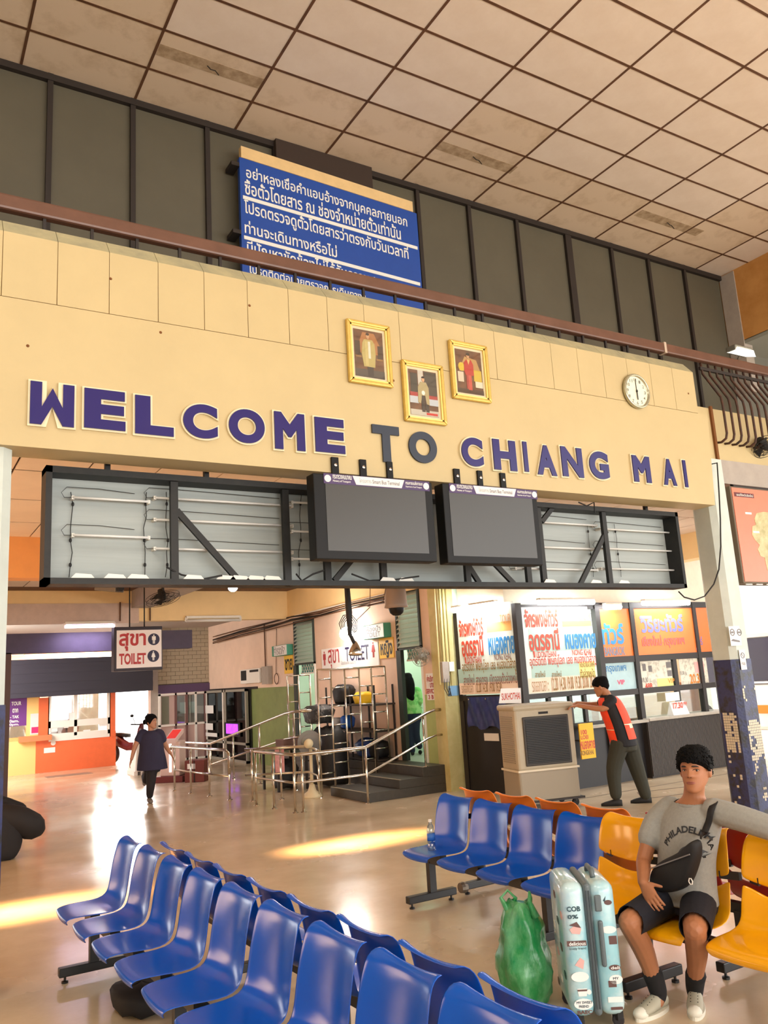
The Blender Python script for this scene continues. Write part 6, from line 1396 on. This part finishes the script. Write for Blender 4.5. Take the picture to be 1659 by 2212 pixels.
# shorts, socks, shoes
M_sho = mat('navy_shorts', (18, 19, 30), .85, bump=.15, bscale=18); mb = MB()
trunk(mb, [(3.87, 3.385, .455, .16, .125), (3.87, 3.385, .5, .175, .13), (3.865, 3.38, .57, .168, .122), (3.862, 3.375, .62, .16, .115)], (0, 1, 0), (-1, 0, 0), 24)
for h, k_ in ((hipR, kneeR), (hipL, kneeL)): limb(mb, [h, h.lerp(k_, .35), h.lerp(k_, .7), h.lerp(k_, 1.08)], [.095, .09, .083, .078], 16)
so_ = body(mb, 'shorts', M_sho, mn, .007, 4); bm = bmesh.new(); bm.from_mesh(so_.data); kill = []
for v in bm.verts:
    p = v.co+mn.location
    for h, k_ in ((hipR, kneeR), (hipL, kneeL)):
        dk = (k_-h); ln_ = dk.length; dk = dk/ln_; q = p-h; t = q.dot(dk)
        if t > ln_*.96 and (q-dk*t).length < .13: kill.append(v); break
bmesh.ops.delete(bm, geom=kill, context='VERTS'); bm.to_mesh(so_.data); bm.free()
for p in so_.data.polygons: p.use_smooth = True
sd = so_.modifiers.new('solid', 'SOLIDIFY'); sd.thickness = .004; sd.offset = -1
M_sock = mat('black_sock', (22, 20, 22), .9); M_shoe = mat('pale_grey_slip_on', (176, 170, 150), .7, bump=.05); M_toe = mat('white_rubber', (226, 222, 206), .5)
for a, k_, fd in ((ankR, kneeR, V((-1, -.12, 0))), (ankL, kneeL, V((-.8, -.6, 0)))):
    fd = fd.normalized(); sdv = V((-fd.y, fd.x, 0)); up_ = (k_-a).normalized()
    part(limb(MB(), [a-V((0, 0, .055))+fd*.03, a-V((0, 0, .02)), a+up_*.04+V((.006, 0, 0)), a+up_*.1+V((.012, 0, 0))], [.034, .044, .049, .053]), 'sock', M_sock, mn, smooth=True)
    heel = V((a.x, a.y, 0))-fd*.055; rows = []
    sh = MB(); rings = []
    for t, w_, h_ in ((0, .028, .06), (.02, .034, .085), (.06, .037, .088), (.1, .04, .075), (.15, .044, .06), (.2, .042, .05), (.235, .032, .04), (.25, .015, .025)):
        c = heel+fd*t; rings.append([c+sdv*w_*math.cos(q)*(1 if math.sin(q) > -.2 else .95)+V((0, 0, .012+max(0, h_*(.5+.5*math.sin(q))))) for q in [2*math.pi*i/16 for i in range(16)]])
    s_ = part(sh.loft(rings), 'shoe', M_shoe, mn, smooth=True); bake(s_, sub=1)
    so = MB(); so.loft([[heel+fd*(.125+math.cos(q)*.135)+sdv*(.044*math.sin(q))*(1.06)+V((0, 0, z)) for q in [2*math.pi*i/24 for i in range(24)]] for z in (0, .02)]); part(so, 'sole', M_toe, s_)
    part(MB().ell(heel+fd*.218+V((0, 0, .03)), (.045, .038, .03), 14, 8, rot=Matrix.Rotation(math.atan2(fd.y, fd.x), 3, 'Z')), 'toe_cap', M_toe, s_, smooth=True)
    for i in range(5):
        for e in (-1, 1): part(MB().ell(heel+fd*(.1+.02*i)+sdv*e*.018+V((0, 0, .012+.083-.0075*i)), (.003, .003, .002), 6, 4), 'eyelet', M_black, s_)
# crossbody bag
sg = thing('crossbody_bag', 'black crossbody bag resting on the sitting man', 'bag', (3.72, 3.38, .56)); M_nyl = mat('matt_black_nylon', (20, 20, 22), .7, bump=.25, bscale=20)
bq = [oX(px, py, 3.705) for px, py in ((1404, 1902), (1412, 1872), (1440, 1852), (1478, 1838), (1508, 1800), (1516, 1836), (1500, 1890), (1485, 1922), (1440, 1932), (1410, 1925))]
mb = MB(); n_ = len(bq); c0_ = sum(bq, V())/n_; rings = []
for dx, k_ in ((-.045, .72), (-.035, .92), (0, 1.0), (.04, .95), (.055, .7)): rings.append([V((3.705+dx, c0_.y+(p.y-c0_.y)*k_, c0_.z+(p.z-c0_.z)*k_)) for p in bq])
bg_ = part(mb.loft(rings), 'pouch', M_nyl, sg, smooth=True); bake(bg_, sub=2)
a, b = bq[4], V((3.9, 3.16, 1.075)); k_ = 12
cl = [bq[4]+V((.01, 0, -.01))]
p0, p1 = oX(1512, 1812, 3.76), oX(1546, 1740, 3.87)
for i in range(k_+1):
    p = p0.lerp(p1, i/k_); lo_, nr_, _, _ = tree.find_nearest(p); lo_ = lo_+nr_*.016; cl.append(V((lo_.x, p.y*.5+lo_.y*.5, lo_.z)))
cl += [cl[-1]+V((.05, .01, .012)), cl[-1]+V((.1, .03, -.03))]
for _ in range(3): cl = [cl[0]]+[(cl[i-1]+cl[i]*2+cl[i+1])/4 for i in range(1, len(cl)-1)]+[cl[-1]]
mb = MB(); pts = []
for i, p in enumerate(cl):
    d = (cl[min(i+1, len(cl)-1)]-cl[max(i-1, 0)]).normalized(); s_ = d.cross(V((-1, 0, .2))).normalized()*.019; pts += [p-s_, p+s_, p+s_+V((.004, 0, -.002)), p-s_+V((.004, 0, -.002))]
part(mb.add(pts, [(4*i+j, 4*i+(j+1) % 4, 4*i+4+(j+1) % 4, 4*i+4+j) for i in range(len(cl)-1) for j in range(4)]), 'strap', M_nyl, sg, smooth=True)
part(MB().bar(bq[1]+V((-.05, -.02, -.0)), bq[5]+V((-.05, .04, -.02)), .006, .006), 'zip', M_gtx, sg)
q = oX(1492, 1904, 3.65); part(MB().tube([q+V((0, .012*math.cos(i), .016*math.sin(i))) for i in range(7)], .003, 5, closed=True), 'ring_pull', M_wfr, sg)
# ------------------------------------------------------------ helpers for the people further off
def J(base):
    v = V((base.x, base.y, 0)).normalized(); pl = Pl(base, (v.y, -v.x))
    return pl, (lambda px, py, d=0.0: pl.off(-d).at(px, py)), v
# --- worker pushing the cooler
b = oZ(1345, 1738); pl, j, vd = J(b); e = pl.e; fwd_ = -e
wk = thing('person', 'worker in black shirt and orange vest pushing the beige cooler', 'person', b)
M_sk2 = mat('brown_skin', (176, 120, 86), .55)
neck, hip = j(1311, 1500), j(1348, 1597); s1, s2 = j(1322, 1515, -.15), j(1316, 1511, .17)
hd2 = Head(j(1305, 1502)+V((0, 0, .0)), fwd_*.95+vd*.25+V((0, 0, -.25)), 1.02); mb = MB(); hd2.skull(mb, 24, 26)
limb(mb, [neck+V((0, 0, -.04)), neck, hd2.P(0, -.02, .06)], [.06, .055, .052])
def rowf(p, w_, d_): return (*p, w_, d_)
trunk(mb, [rowf(hip, .15, .11), rowf(hip.lerp(neck, .4), .15, .11), rowf(hip.lerp(neck, .75), .17, .11), rowf(hip.lerp(neck, .95), .1, .07)], vd, e)
w1, w2 = j(1249, 1524, -.1), j(1246, 1519, .22)
limb(mb, [s1, j(1301, 1531, -.2), w1], [.05, .04, .028]); limb(mb, [s2, j(1288, 1522, .26), w2], [.05, .04, .028])
hand(mb, w1, fwd_+V((0, 0, -.12)), V((0, 0, 1)), 1.0, .45, thumb=1); hand(mb, w2, fwd_+V((0, 0, -.12)), V((0, 0, 1)), 1.0, .45, thumb=-1)
LG = [[j(1340, 1605, -.08), j(1326, 1660, -.09), j(1331, 1722, -.1)], [j(1358, 1606, .08), j(1377, 1664, .09), j(1395, 1722, .1)]]
for l in LG: limb(mb, l, [.085, .062, .042])
body(mb, 'body', M_sk2, wk, .008, 2)
part(hd2.hair(lambda a: .15-.03*min(1, max(0, (abs(a)-.7)/.6))-.045*max(0, abs(a)-1.6), .012, 24, 12), 'hair', M_hair, wk, smooth=True); hd2.features(wk)
M_kn = mat('black_knit', (26, 26, 32), .8, bump=.1); TR = [rowf(hip+V((0, 0, -.08)), .2, .165), rowf(hip.lerp(neck, .3), .19, .16), rowf(hip.lerp(neck, .6), .2, .16), rowf(hip.lerp(neck, .85), .19, .135), rowf(hip.lerp(neck, .97), .1, .085)]
mb = MB(); trunk(mb, TR, vd, e, 24); limb(mb, [s1.lerp(neck, .3), s1, s1.lerp(j(1301, 1531, -.2), .55)], [.07, .068, .066]); limb(mb, [s2.lerp(neck, .3), s2, s2.lerp(j(1288, 1522, .26), .6)], [.07, .068, .064])
body(mb, 'shirt', M_kn, wk, .01, 3)
M_vest = mat('orange_vest', (250, 72, 30), .6, var=.08, vscale=10)
def vestpanel(a0, a1, t0, t1, n=10, m=14):
    pts = []; 
    for i in range(m+1):
        t = t0+(t1-t0)*i/m; x, y, z, w_, d_ = cat(TR, t*(len(TR)-1)); 
        for k in range(n+1):
            a = a0+(a1-a0)*k/n; pts.append(V((x, y, z))+vd*(w_+.012)*math.cos(a)+e*(d_+.014)*math.sin(a))
    N = len(pts); pts += [V((cx.x, cx.y, cx.z))-V((0, 0, .0))-((cx-V((cat(TR, .5*(len(TR)-1))[:3])))*.015) for cx in pts]
    fs = [(i*(n+1)+k, i*(n+1)+k+1, (i+1)*(n+1)+k+1, (i+1)*(n+1)+k) for i in range(m) for k in range(n)]
    return MB().add(pts, fs+[tuple(N+q for q in reversed(f)) for f in fs])
part(vestpanel(math.radians(25), math.radians(155), .1, .93), 'vest_back', M_vest, wk, smooth=True); part(vestpanel(math.radians(205), math.radians(335), .02, .9), 'vest_front', M_vest, wk, smooth=True)
M_refl = mat('reflective_tape', (232, 226, 190), .3)
part(vestpanel(math.radians(25), math.radians(155), .22, .29, 10, 2), 'reflective_band', M_refl, wk).scale = (1, 1, 1)
part(vestpanel(math.radians(205), math.radians(335), .2, .27, 10, 2), 'reflective_band', M_refl, wk)
M_trs = mat('dark_olive_trousers', (50, 50, 40), .85, bump=.15); mb = MB()
trunk(mb, [rowf(hip+V((0, 0, -.14)), .17, .15), rowf(hip+V((0, 0, -.04)), .18, .155), rowf(hip+V((0, 0, .05)), .17, .14)], vd, e, 20)
for l in LG: limb(mb, [l[0], l[1], l[2]+V((0, 0, .03))], [.125, .1, .076], 14)
body(mb, 'trousers', M_trs, wk, .01, 3)
for l in LG:
    a = l[2]; heel = V((a.x, a.y, 0))-fwd_*.07; rings = []
    for t, w_, h_ in ((0, .03, .07), (.06, .04, .09), (.14, .045, .07), (.22, .043, .05), (.27, .02, .03)): rings.append([heel+fwd_*t+vd*w_*math.cos(q)+V((0, 0, max(0, h_*(.5+.55*math.sin(q))))) for q in [2*math.pi*i/12 for i in range(12)]])
    part(MB().loft(rings), 'shoe', M_black, wk, smooth=True)
# --- walking woman
b = oZ(322, 1733); pl, j, vd = J(b); e = pl.e
wm = thing('person', 'woman in dark blue tunic and trousers walking past the far doorway', 'person', b)
M_sk3 = mat('warm_brown_skin', (180, 128, 100), .55); hd3 = Head(j(327, 1574), (e*.75-vd*.6), .98); mb = MB(); hd3.skull(mb, 24, 26)
nk = j(326, 1577); sl, sr = j(305, 1585), j(347, 1584); hp = j(328, 1645)
limb(mb, [nk+V((0, 0, -.05)), nk, hd3.P(0, -.02, .06)], [.058, .05, .048])
trunk(mb, [rowf(hp, .17, .13), rowf(hp.lerp(nk, .4), .15, .12), rowf(hp.lerp(nk, .75), .155, .11), rowf(hp.lerp(nk, .93), .11, .07)], e, vd)
AL = [sl, j(292, 1612, -.05), j(284, 1640, -.1)]; AR = [sr, j(357, 1609, .05), j(368, 1627, -.02)]
limb(mb, AL, [.05, .042, .028]); limb(mb, AR, [.05, .042, .028]); hand(mb, AL[2], AL[2]-AL[1], -e, .95, .3, thumb=-1); hand(mb, AR[2], AR[2]-AR[1], e, .95, .3, thumb=1)
L3 = [[j(329, 1655, -.02), j(326, 1690, -.12), j(323, 1721, -.06)], [j(326, 1655, .08), j(318, 1684, .16), j(312, 1676, .52)]]
for l in L3: limb(mb, l, [.085, .06, .04])
body(mb, 'body', M_sk3, wm, .009, 2); hd3.features(wm)
part(hd3.hair(lambda a: .175-.09*min(1, max(0, (abs(a)-.6)/.7))-.02*max(0, abs(a)-1.6), .014, 24, 12), 'hair', M_hair, wm, smooth=True); part(MB().ell(hd3.P(0, -.13, .12), (.045, .045, .045), 12, 8), 'hair_bun', M_hair, wm, smooth=True)
part(MB().tube([hd3.P(.02*math.cos(i), -.11, .12+.03*math.sin(i)) for i in range(7)], .008, 5, closed=True), 'hair_tie', mat('pink_hair_tie', (236, 70, 120), .6), wm)
M_tun = mat('dark_blue_tunic', (42, 40, 66), .85, var=.1, vscale=6, bump=.15); mb = MB()
hem = j(329, 1662); trunk(mb, [rowf(hem, .255, .2), rowf(hem.lerp(nk, .25), .235, .19), rowf(hem.lerp(nk, .5), .205, .17), rowf(hem.lerp(nk, .75), .19, .15), rowf(hem.lerp(nk, .9), .17, .11), rowf(hem.lerp(nk, .975), .08, .07)], e, vd, 24)
limb(mb, [sl.lerp(nk, .3), sl, sl.lerp(AL[1], .5)], [.065, .064, .066]); limb(mb, [sr.lerp(nk, .3), sr, sr.lerp(AR[1], .55)], [.065, .064, .064]); body(mb, 'tunic', M_tun, wm, .011, 3)
mb = MB(); trunk(mb, [rowf(hem+V((0, 0, -.04)), .13, .11), rowf(hem+V((0, 0, .06)), .16, .12), rowf(hem+V((0, 0, .15)), .16, .12)], e, vd, 16)
for l in L3: limb(mb, [l[0], l[1], l[2]+(l[1]-l[2])*.08], [.1, .078, .058], 12)
body(mb, 'trousers', mat('black_trousers', (34, 32, 36), .85), wm, .011, 3)
for l, up2 in ((L3[0], 0), (L3[1], 1)):
    a = l[2]; f_ = (-vd+e*.2) if not up2 else V((-vd.x*.3, -vd.y*.3, -1)); f_.normalize(); part(limb(MB(), [a-f_*.05+V((0, 0, -.05 if not up2 else 0)), a+f_*.05+V((0, 0, -.06 if not up2 else 0)), a+f_*.14+V((0, 0, -.065 if not up2 else 0))], [.04, .042, .032]), 'shoe', mat('grey_shoe', (120, 112, 106), .7), wm, smooth=True)
# --- woman at the washroom door, seen from behind
b = oZ(893, 1631, .41); pl, j, vd = J(b); e = pl.e
tw_ = thing('person', 'woman with long black hair and green blouse at the womens washroom door', 'person', b)
hd4 = Head(j(881, 1482), vd*.9-e*.35, .95); mb = MB(); hd4.skull(mb, 20, 20); nk = j(883, 1485); hp = j(893, 1548)
limb(mb, [nk+V((0, 0, -.05)), nk, hd4.P(0, -.02, .06)], [.055, .048, .046]); trunk(mb, [rowf(hp, .15, .11), rowf(hp.lerp(nk, .5), .13, .1), rowf(hp.lerp(nk, .85), .14, .09), rowf(hp.lerp(nk, .97), .07, .06)], e, vd)
ar = [j(903, 1493, -.02), j(907, 1516, -.04), j(905, 1528, .12)]; al_ = [j(874, 1492), j(869, 1514, .05), j(874, 1526, .2)]
for a_, th_ in ((ar, 1), (al_, -1)): limb(mb, a_, [.045, .04, .026]); hand(mb, a_[2], vd, V((0, 0, 1)), .9, .3, thumb=th_)
L4 = [[j(888, 1553), j(887, 1590), j(891, 1624)], [j(897, 1553), j(899, 1588), j(907, 1614, .12)]]
for l in L4: limb(mb, l, [.08, .055, .038])
body(mb, 'body', M_sk3, tw_, .01, 2); hd4.features(tw_)
mb = hd4.hair(lambda a: .17-.09*min(1, max(0, (abs(a)-.6)/.5)), .016, 20, 10); limb(mb, [hd4.P(0, -.07, .13), hd4.P(0, -.1, .02), j(886, 1500, -.12), j(890, 1508, -.12)], [.085, .095, .085, .05], 14)
body(mb, 'hair', M_hair, tw_, .01, 2)
M_blo = mat('green_print_blouse', (120, 206, 110), .8, rgb2=(176, 232, 150), vscale=9, ramp=(.45, .55)); hem = j(893, 1541); mb = MB()
trunk(mb, [rowf(hem, .165, .13), rowf(hem.lerp(nk, .4), .165, .13), rowf(hem.lerp(nk, .75), .165, .115), rowf(hem.lerp(nk, .96), .08, .07)], e, vd, 20); limb(mb, [ar[0].lerp(nk, .3), ar[0], ar[1]], [.06, .065, .06]); limb(mb, [al_[0].lerp(nk, .3), al_[0], al_[1]], [.06, .065, .06]); body(mb, 'blouse', M_blo, tw_, .011, 3)
mb = MB(); trunk(mb, [rowf(hp+V((0, 0, -.1)), .13, .1), rowf(hp, .155, .12), rowf(hp+V((0, 0, .07)), .14, .11)], e, vd, 16)
for l in L4: limb(mb, [l[0], l[1], l[2]+(l[1]-l[2])*.06], [.095, .07, .055], 12)
body(mb, 'jeans', mat('dark_jeans', (36, 44, 72), .85, bump=.1), tw_, .011, 3)
for l in L4: a = l[2]; part(limb(MB(), [V((a.x, a.y, .44))-vd*.03, V((a.x, a.y, .44))+vd*.08, V((a.x, a.y, .435))+vd*.16], [.035, .036, .026]), 'shoe', M_black, tw_, smooth=True)
# ================================================================ luggage and small things
# --- printed suitcase
sq = V((3.27, 3.56, 0)); an = math.radians(237); nv = V((math.cos(an), math.sin(an), 0)); CPl = Pl(sq+nv*.14, (-nv.y, nv.x)) ; CT, CWd, CZ0, CZ1 = .14, .42, .06, .7
sc_ = thing('suitcase', 'pale blue printed hard suitcase standing beside the sitting man', 'suitcase', sq)
M_case = mat('printed_shell_blue', (150, 204, 216), .25, rgb2=(196, 222, 226), vscale=3.2, ramp=(.42, .6), coat=.4); M_zip = mat('grey_zip', (96, 108, 112), .5)
for s_ in (-1, 1):
    a, c = (-CT, -.012) if s_ < 0 else (.012, CT); o = part(MB().pbox(CPl, (a, CZ0, c, CZ1), -CWd, 0), 'shell_half', M_case, sc_, bevel=.05, seg=4)
    for p in o.data.polygons: p.use_smooth = True
part(MB().pbox(CPl, (-.02, CZ0+.004, .02, CZ1-.004), -CWd+.004, -.004), 'zip_band', M_zip, sc_, bevel=.045, seg=4)
for k in (-.5, .5): part(MB().pbox(CPl, (k*.014-.003, CZ0+.04, k*.014+.003, CZ1-.04), -.005, .0), 'zip_line', mat('zip_dark', (60, 70, 76), .5), sc_)
part(MB().tube([CPl.P(.055, CZ1+.0, -.11), CPl.P(.055, CZ1+.03, -.13), CPl.P(.055, CZ1+.03, -.25), CPl.P(.055, CZ1, -.27)], .014, 8), 'top_handle', M_zip, sc_, smooth=True)
part(MB().pbox(CPl, (.035, .3, .06, .52), .0, .028), 'side_handle', M_zip, sc_, bevel=.01); part(MB().pbox(CPl, (.03, .56, .065, .64), .0, .014), 'lock', M_zip, sc_, bevel=.008)
for u in (-.1, .1):
    for o_ in (-.05, -CWd+.05): c_ = CPl.P(u, .03, o_); part(MB().lathe([(.022, -.012), (.03, -.008), (.03, .008), (.022, .012)], c_, nv, 12), 'castor', M_rub, sc_); part(MB().box(c_.x-.02, c_.x+.02, c_.y-.02, c_.y+.02, .035, .075), 'castor_mount', M_black, sc_)
M_brn = mat('cocoa_print', (96, 66, 62), .4); M_ink = mat('dark_teal_print', (30, 66, 78), .4); M_wpr = mat('white_print', (240, 240, 238), .4); M_pnk = mat('pink_print_soft', (226, 176, 170), .4)
def cprint(poly, m, z=.0016): part(MB().prism(CPl, poly, .0005, z), 'printed_shape', m, sc_)
def cell(cx, cz, rx, rz, m, z=.0016): cprint([(cx+rx*math.cos(i*math.pi/8), cz+rz*math.sin(i*math.pi/8)) for i in range(16)], m, z)
def ctext(b, a, z0, c, z1, m, bold=.03): part(lettering(MB(), b, CPl, (a, z0, c, z1), .0022, bold), 'lettering', m, sc_)
ctext('COB', -.115, .565, -.045, .59, M_ink); ctext('0%', -.115, .53, -.06, .55, M_ink)
cprint([(-.13, .4), (-.03, .4), (-.03, .425), (-.13, .425)], M_brn); ctext('delicious', -.12, .403, -.035, .421, M_wpr, .02); ctext('lovely friend', -.12, .38, -.035, .394, M_ink, .01)
cprint([(-.11, .48), (-.07, .505), (-.05, .48), (-.06, .455), (-.1, .46)], M_pnk); cprint([(-.11, .5), (-.07, .515), (-.05, .485), (-.075, .49)], M_brn, .002)
cprint([(-.1, .31), (-.07, .345), (-.05, .33), (-.06, .29)], M_pnk); cell(-.08, .255, .045, .024, M_wpr); cprint([(-.1, .2), (-.05, .2), (-.055, .165), (-.095, .165)], M_wpr); cprint([(-.1, .196), (-.05, .196), (-.052, .188), (-.098, .188)], M_brn, .002); cell(-.042, .183, .012, .012, M_wpr)
cell(-.075, .128, .048, .026, M_wpr); ctext('MY SWEET', -.11, .13, -.03, .142, M_ink, .03); ctext('FRIEND', -.1, .112, -.05, .124, M_ink, .03); ctext('BAEC', -.11, .082, -.035, .1, M_brn, .04)
cell(.09, .47, .038, .018, M_wpr); cprint([(.085, .4), (.125, .4), (.125, .44), (.085, .44)], M_brn); cell(.1, .29, .03, .014, M_brn); ctext('deli', .08, .283, .125, .297, M_wpr, .02); cell(.1, .235, .034, .022, M_wpr); ctext('MY', .085, .235, .115, .246, M_ink, .03); cprint([(.06, .2), (.1, .2), (.1, .23), (.06, .23)], M_brn); cprint([(.05, .13), (.125, .13), (.125, .155), (.05, .155)], M_wpr); cprint([(.06, .095), (.12, .095), (.12, .108), (.06, .108)], M_brn); cell(.1, .6, .02, .012, M_brn); cprint([(.075, .61), (.09, .63), (.085, .6)], M_ink)
SPl = Pl(CPl.P(-CT, 0, -CWd), nv)   # big face on the left
for k in range(9):
    u = .06+(k*.137) % .32; z = .12+k*.06; m = (M_brn, M_wpr, M_ink, M_pnk)[k % 4]; part(MB().prism(SPl, [(u+.035*math.cos(i*math.pi/4)*(1+.2*(i % 2)), z+.02*math.sin(i*math.pi/4)) for i in range(8)], .0005, .0016), 'printed_shape', m, sc_)
# --- green plastic bag
gq = V((3.17, 3.98, 0)); gb = thing('green_carrier_bag', 'full green plastic carrier bag standing left of the suitcase', 'bag', gq); rnd = random.Random(11)
M_gp = mat('green_film', (34, 156, 82), .28, rgb2=(136, 214, 156), vscale=8, trans=.2, spec=.6, bump=.9, bscale=14, ramp=(.42, .68), stretch=(1, 1, .45)); rings = []; n_ = 28
for i in range(22):
    t = i/21; z = .008+.5*t; r = .135*(1-.12*math.cos(t*9))*(.9 if t < .06 else 1)*(1-.55*max(0, (t-.72)/.28)**1.3); ring = []
    for k in range(n_):
        a = 2*math.pi*k/n_; rr = r*(1+.07*math.sin(5*a+t*7)+.05*math.sin(11*a-t*13)+rnd.uniform(-.035, .035)); ring.append(gq+V((rr*math.cos(a)*.95, rr*math.sin(a)*1.1, z+(.02*math.sin(3*a+2) if t > .8 else 0))))
    rings.append(ring)
part(MB().loft(rings), 'bag_body', M_gp, gb, smooth=True)
for s_, rz in ((1, .2), (-1, .5)):
    c = gq+V((.03*s_, -.06*s_, .47)); part(MB().tube([c+V((-.05*math.sin(rz), -.05*math.cos(rz), -.02)), c+V((-.03, -.03*s_, .06)), c+V((0, -.0, .1)), c+V((.03, .03*s_, .06)), c+V((.05*math.sin(rz), .05*math.cos(rz), -.02))], [.024, .011, .008, .011, .024], 8), 'handle_loop', M_gp, gb, smooth=True)
# --- water bottle on the first blue seat
q = V((3.87, 5.92, .424)); wb_ = thing('water_bottle', 'clear plastic water bottle on the first blue seat', 'bottle', q)
part(MB().lathe([(.028, 0), (.032, .006), (.032, .05), (.029, .056), (.032, .062), (.032, .15), (.026, .185), (.013, .205), (.013, .222)], q, (0, 0, 1), 20), 'bottle_body', glass('bottle_plastic', (206, 226, 240), .22, .08), wb_, smooth=True)
part(MB().lathe([(.0328, .075), (.0328, .13)], q, (0, 0, 1), 20), 'label_band', mat('blue_label', (50, 110, 196), .4), wb_, smooth=True); part(MB().lathe([(.015, .218), (.015, .236), (.013, .238)], q, (0, 0, 1), 14), 'cap', M_wfr, wb_)
# --- black luggage at the left edge, black bag under the bench
bq_ = V((1.28, 11.25, 0)); lb_ = thing('black_luggage', 'large black bag heap at the left picture edge', 'bag', bq_); M_blkb = mat('dull_black_cloth', (26, 22, 22), .8, bump=.3, bscale=10)
mb = MB().ell(bq_+V((-.16, 0, .3)), (.44, .32, .36), 24, 14)
for v in mb.v:
    d = v-(bq_+V((-.16, 0, .3))); d = V([math.copysign(abs(q_/r_)**.5, q_)*r_*.92 for q_, r_ in zip(d, (.44, .32, .36))]); v.xyz = bq_+V((-.16, 0, .3))+d; v.z = max(.002, v.z+.02*math.sin(v.x*17)+.02*math.sin(v.y*13+v.x*5))
part(mb, 'bag_body', M_blkb, lb_, smooth=True)
part(limb(MB(), [bq_+V((.0, -.12, .48)), bq_+V((.18, -.14, .42)), bq_+V((.33, -.12, .33))], [.16, .175, .17], flat=.9), 'sleeve_roll', M_blkb, lb_, smooth=True)
part(limb(MB(), [bq_+V((-.4, 0, .62)), bq_+V((-.1, .02, .64)), bq_+V((.22, .0, .52))], [.1, .1, .08]), 'folded_cloth', M_blkb, lb_, smooth=True)
lump('black_bag', 'black cloth bag on the floor under the foreground blue bench', (1.4, 5.36, .065), (.18, .26, .085), M_blkb, seed=21)
# --- floor hatch lines near the booths
hq = [oZ(px, py) for px, py in ((1375, 1706), (1470, 1700), (1510, 1722), (1400, 1730))]
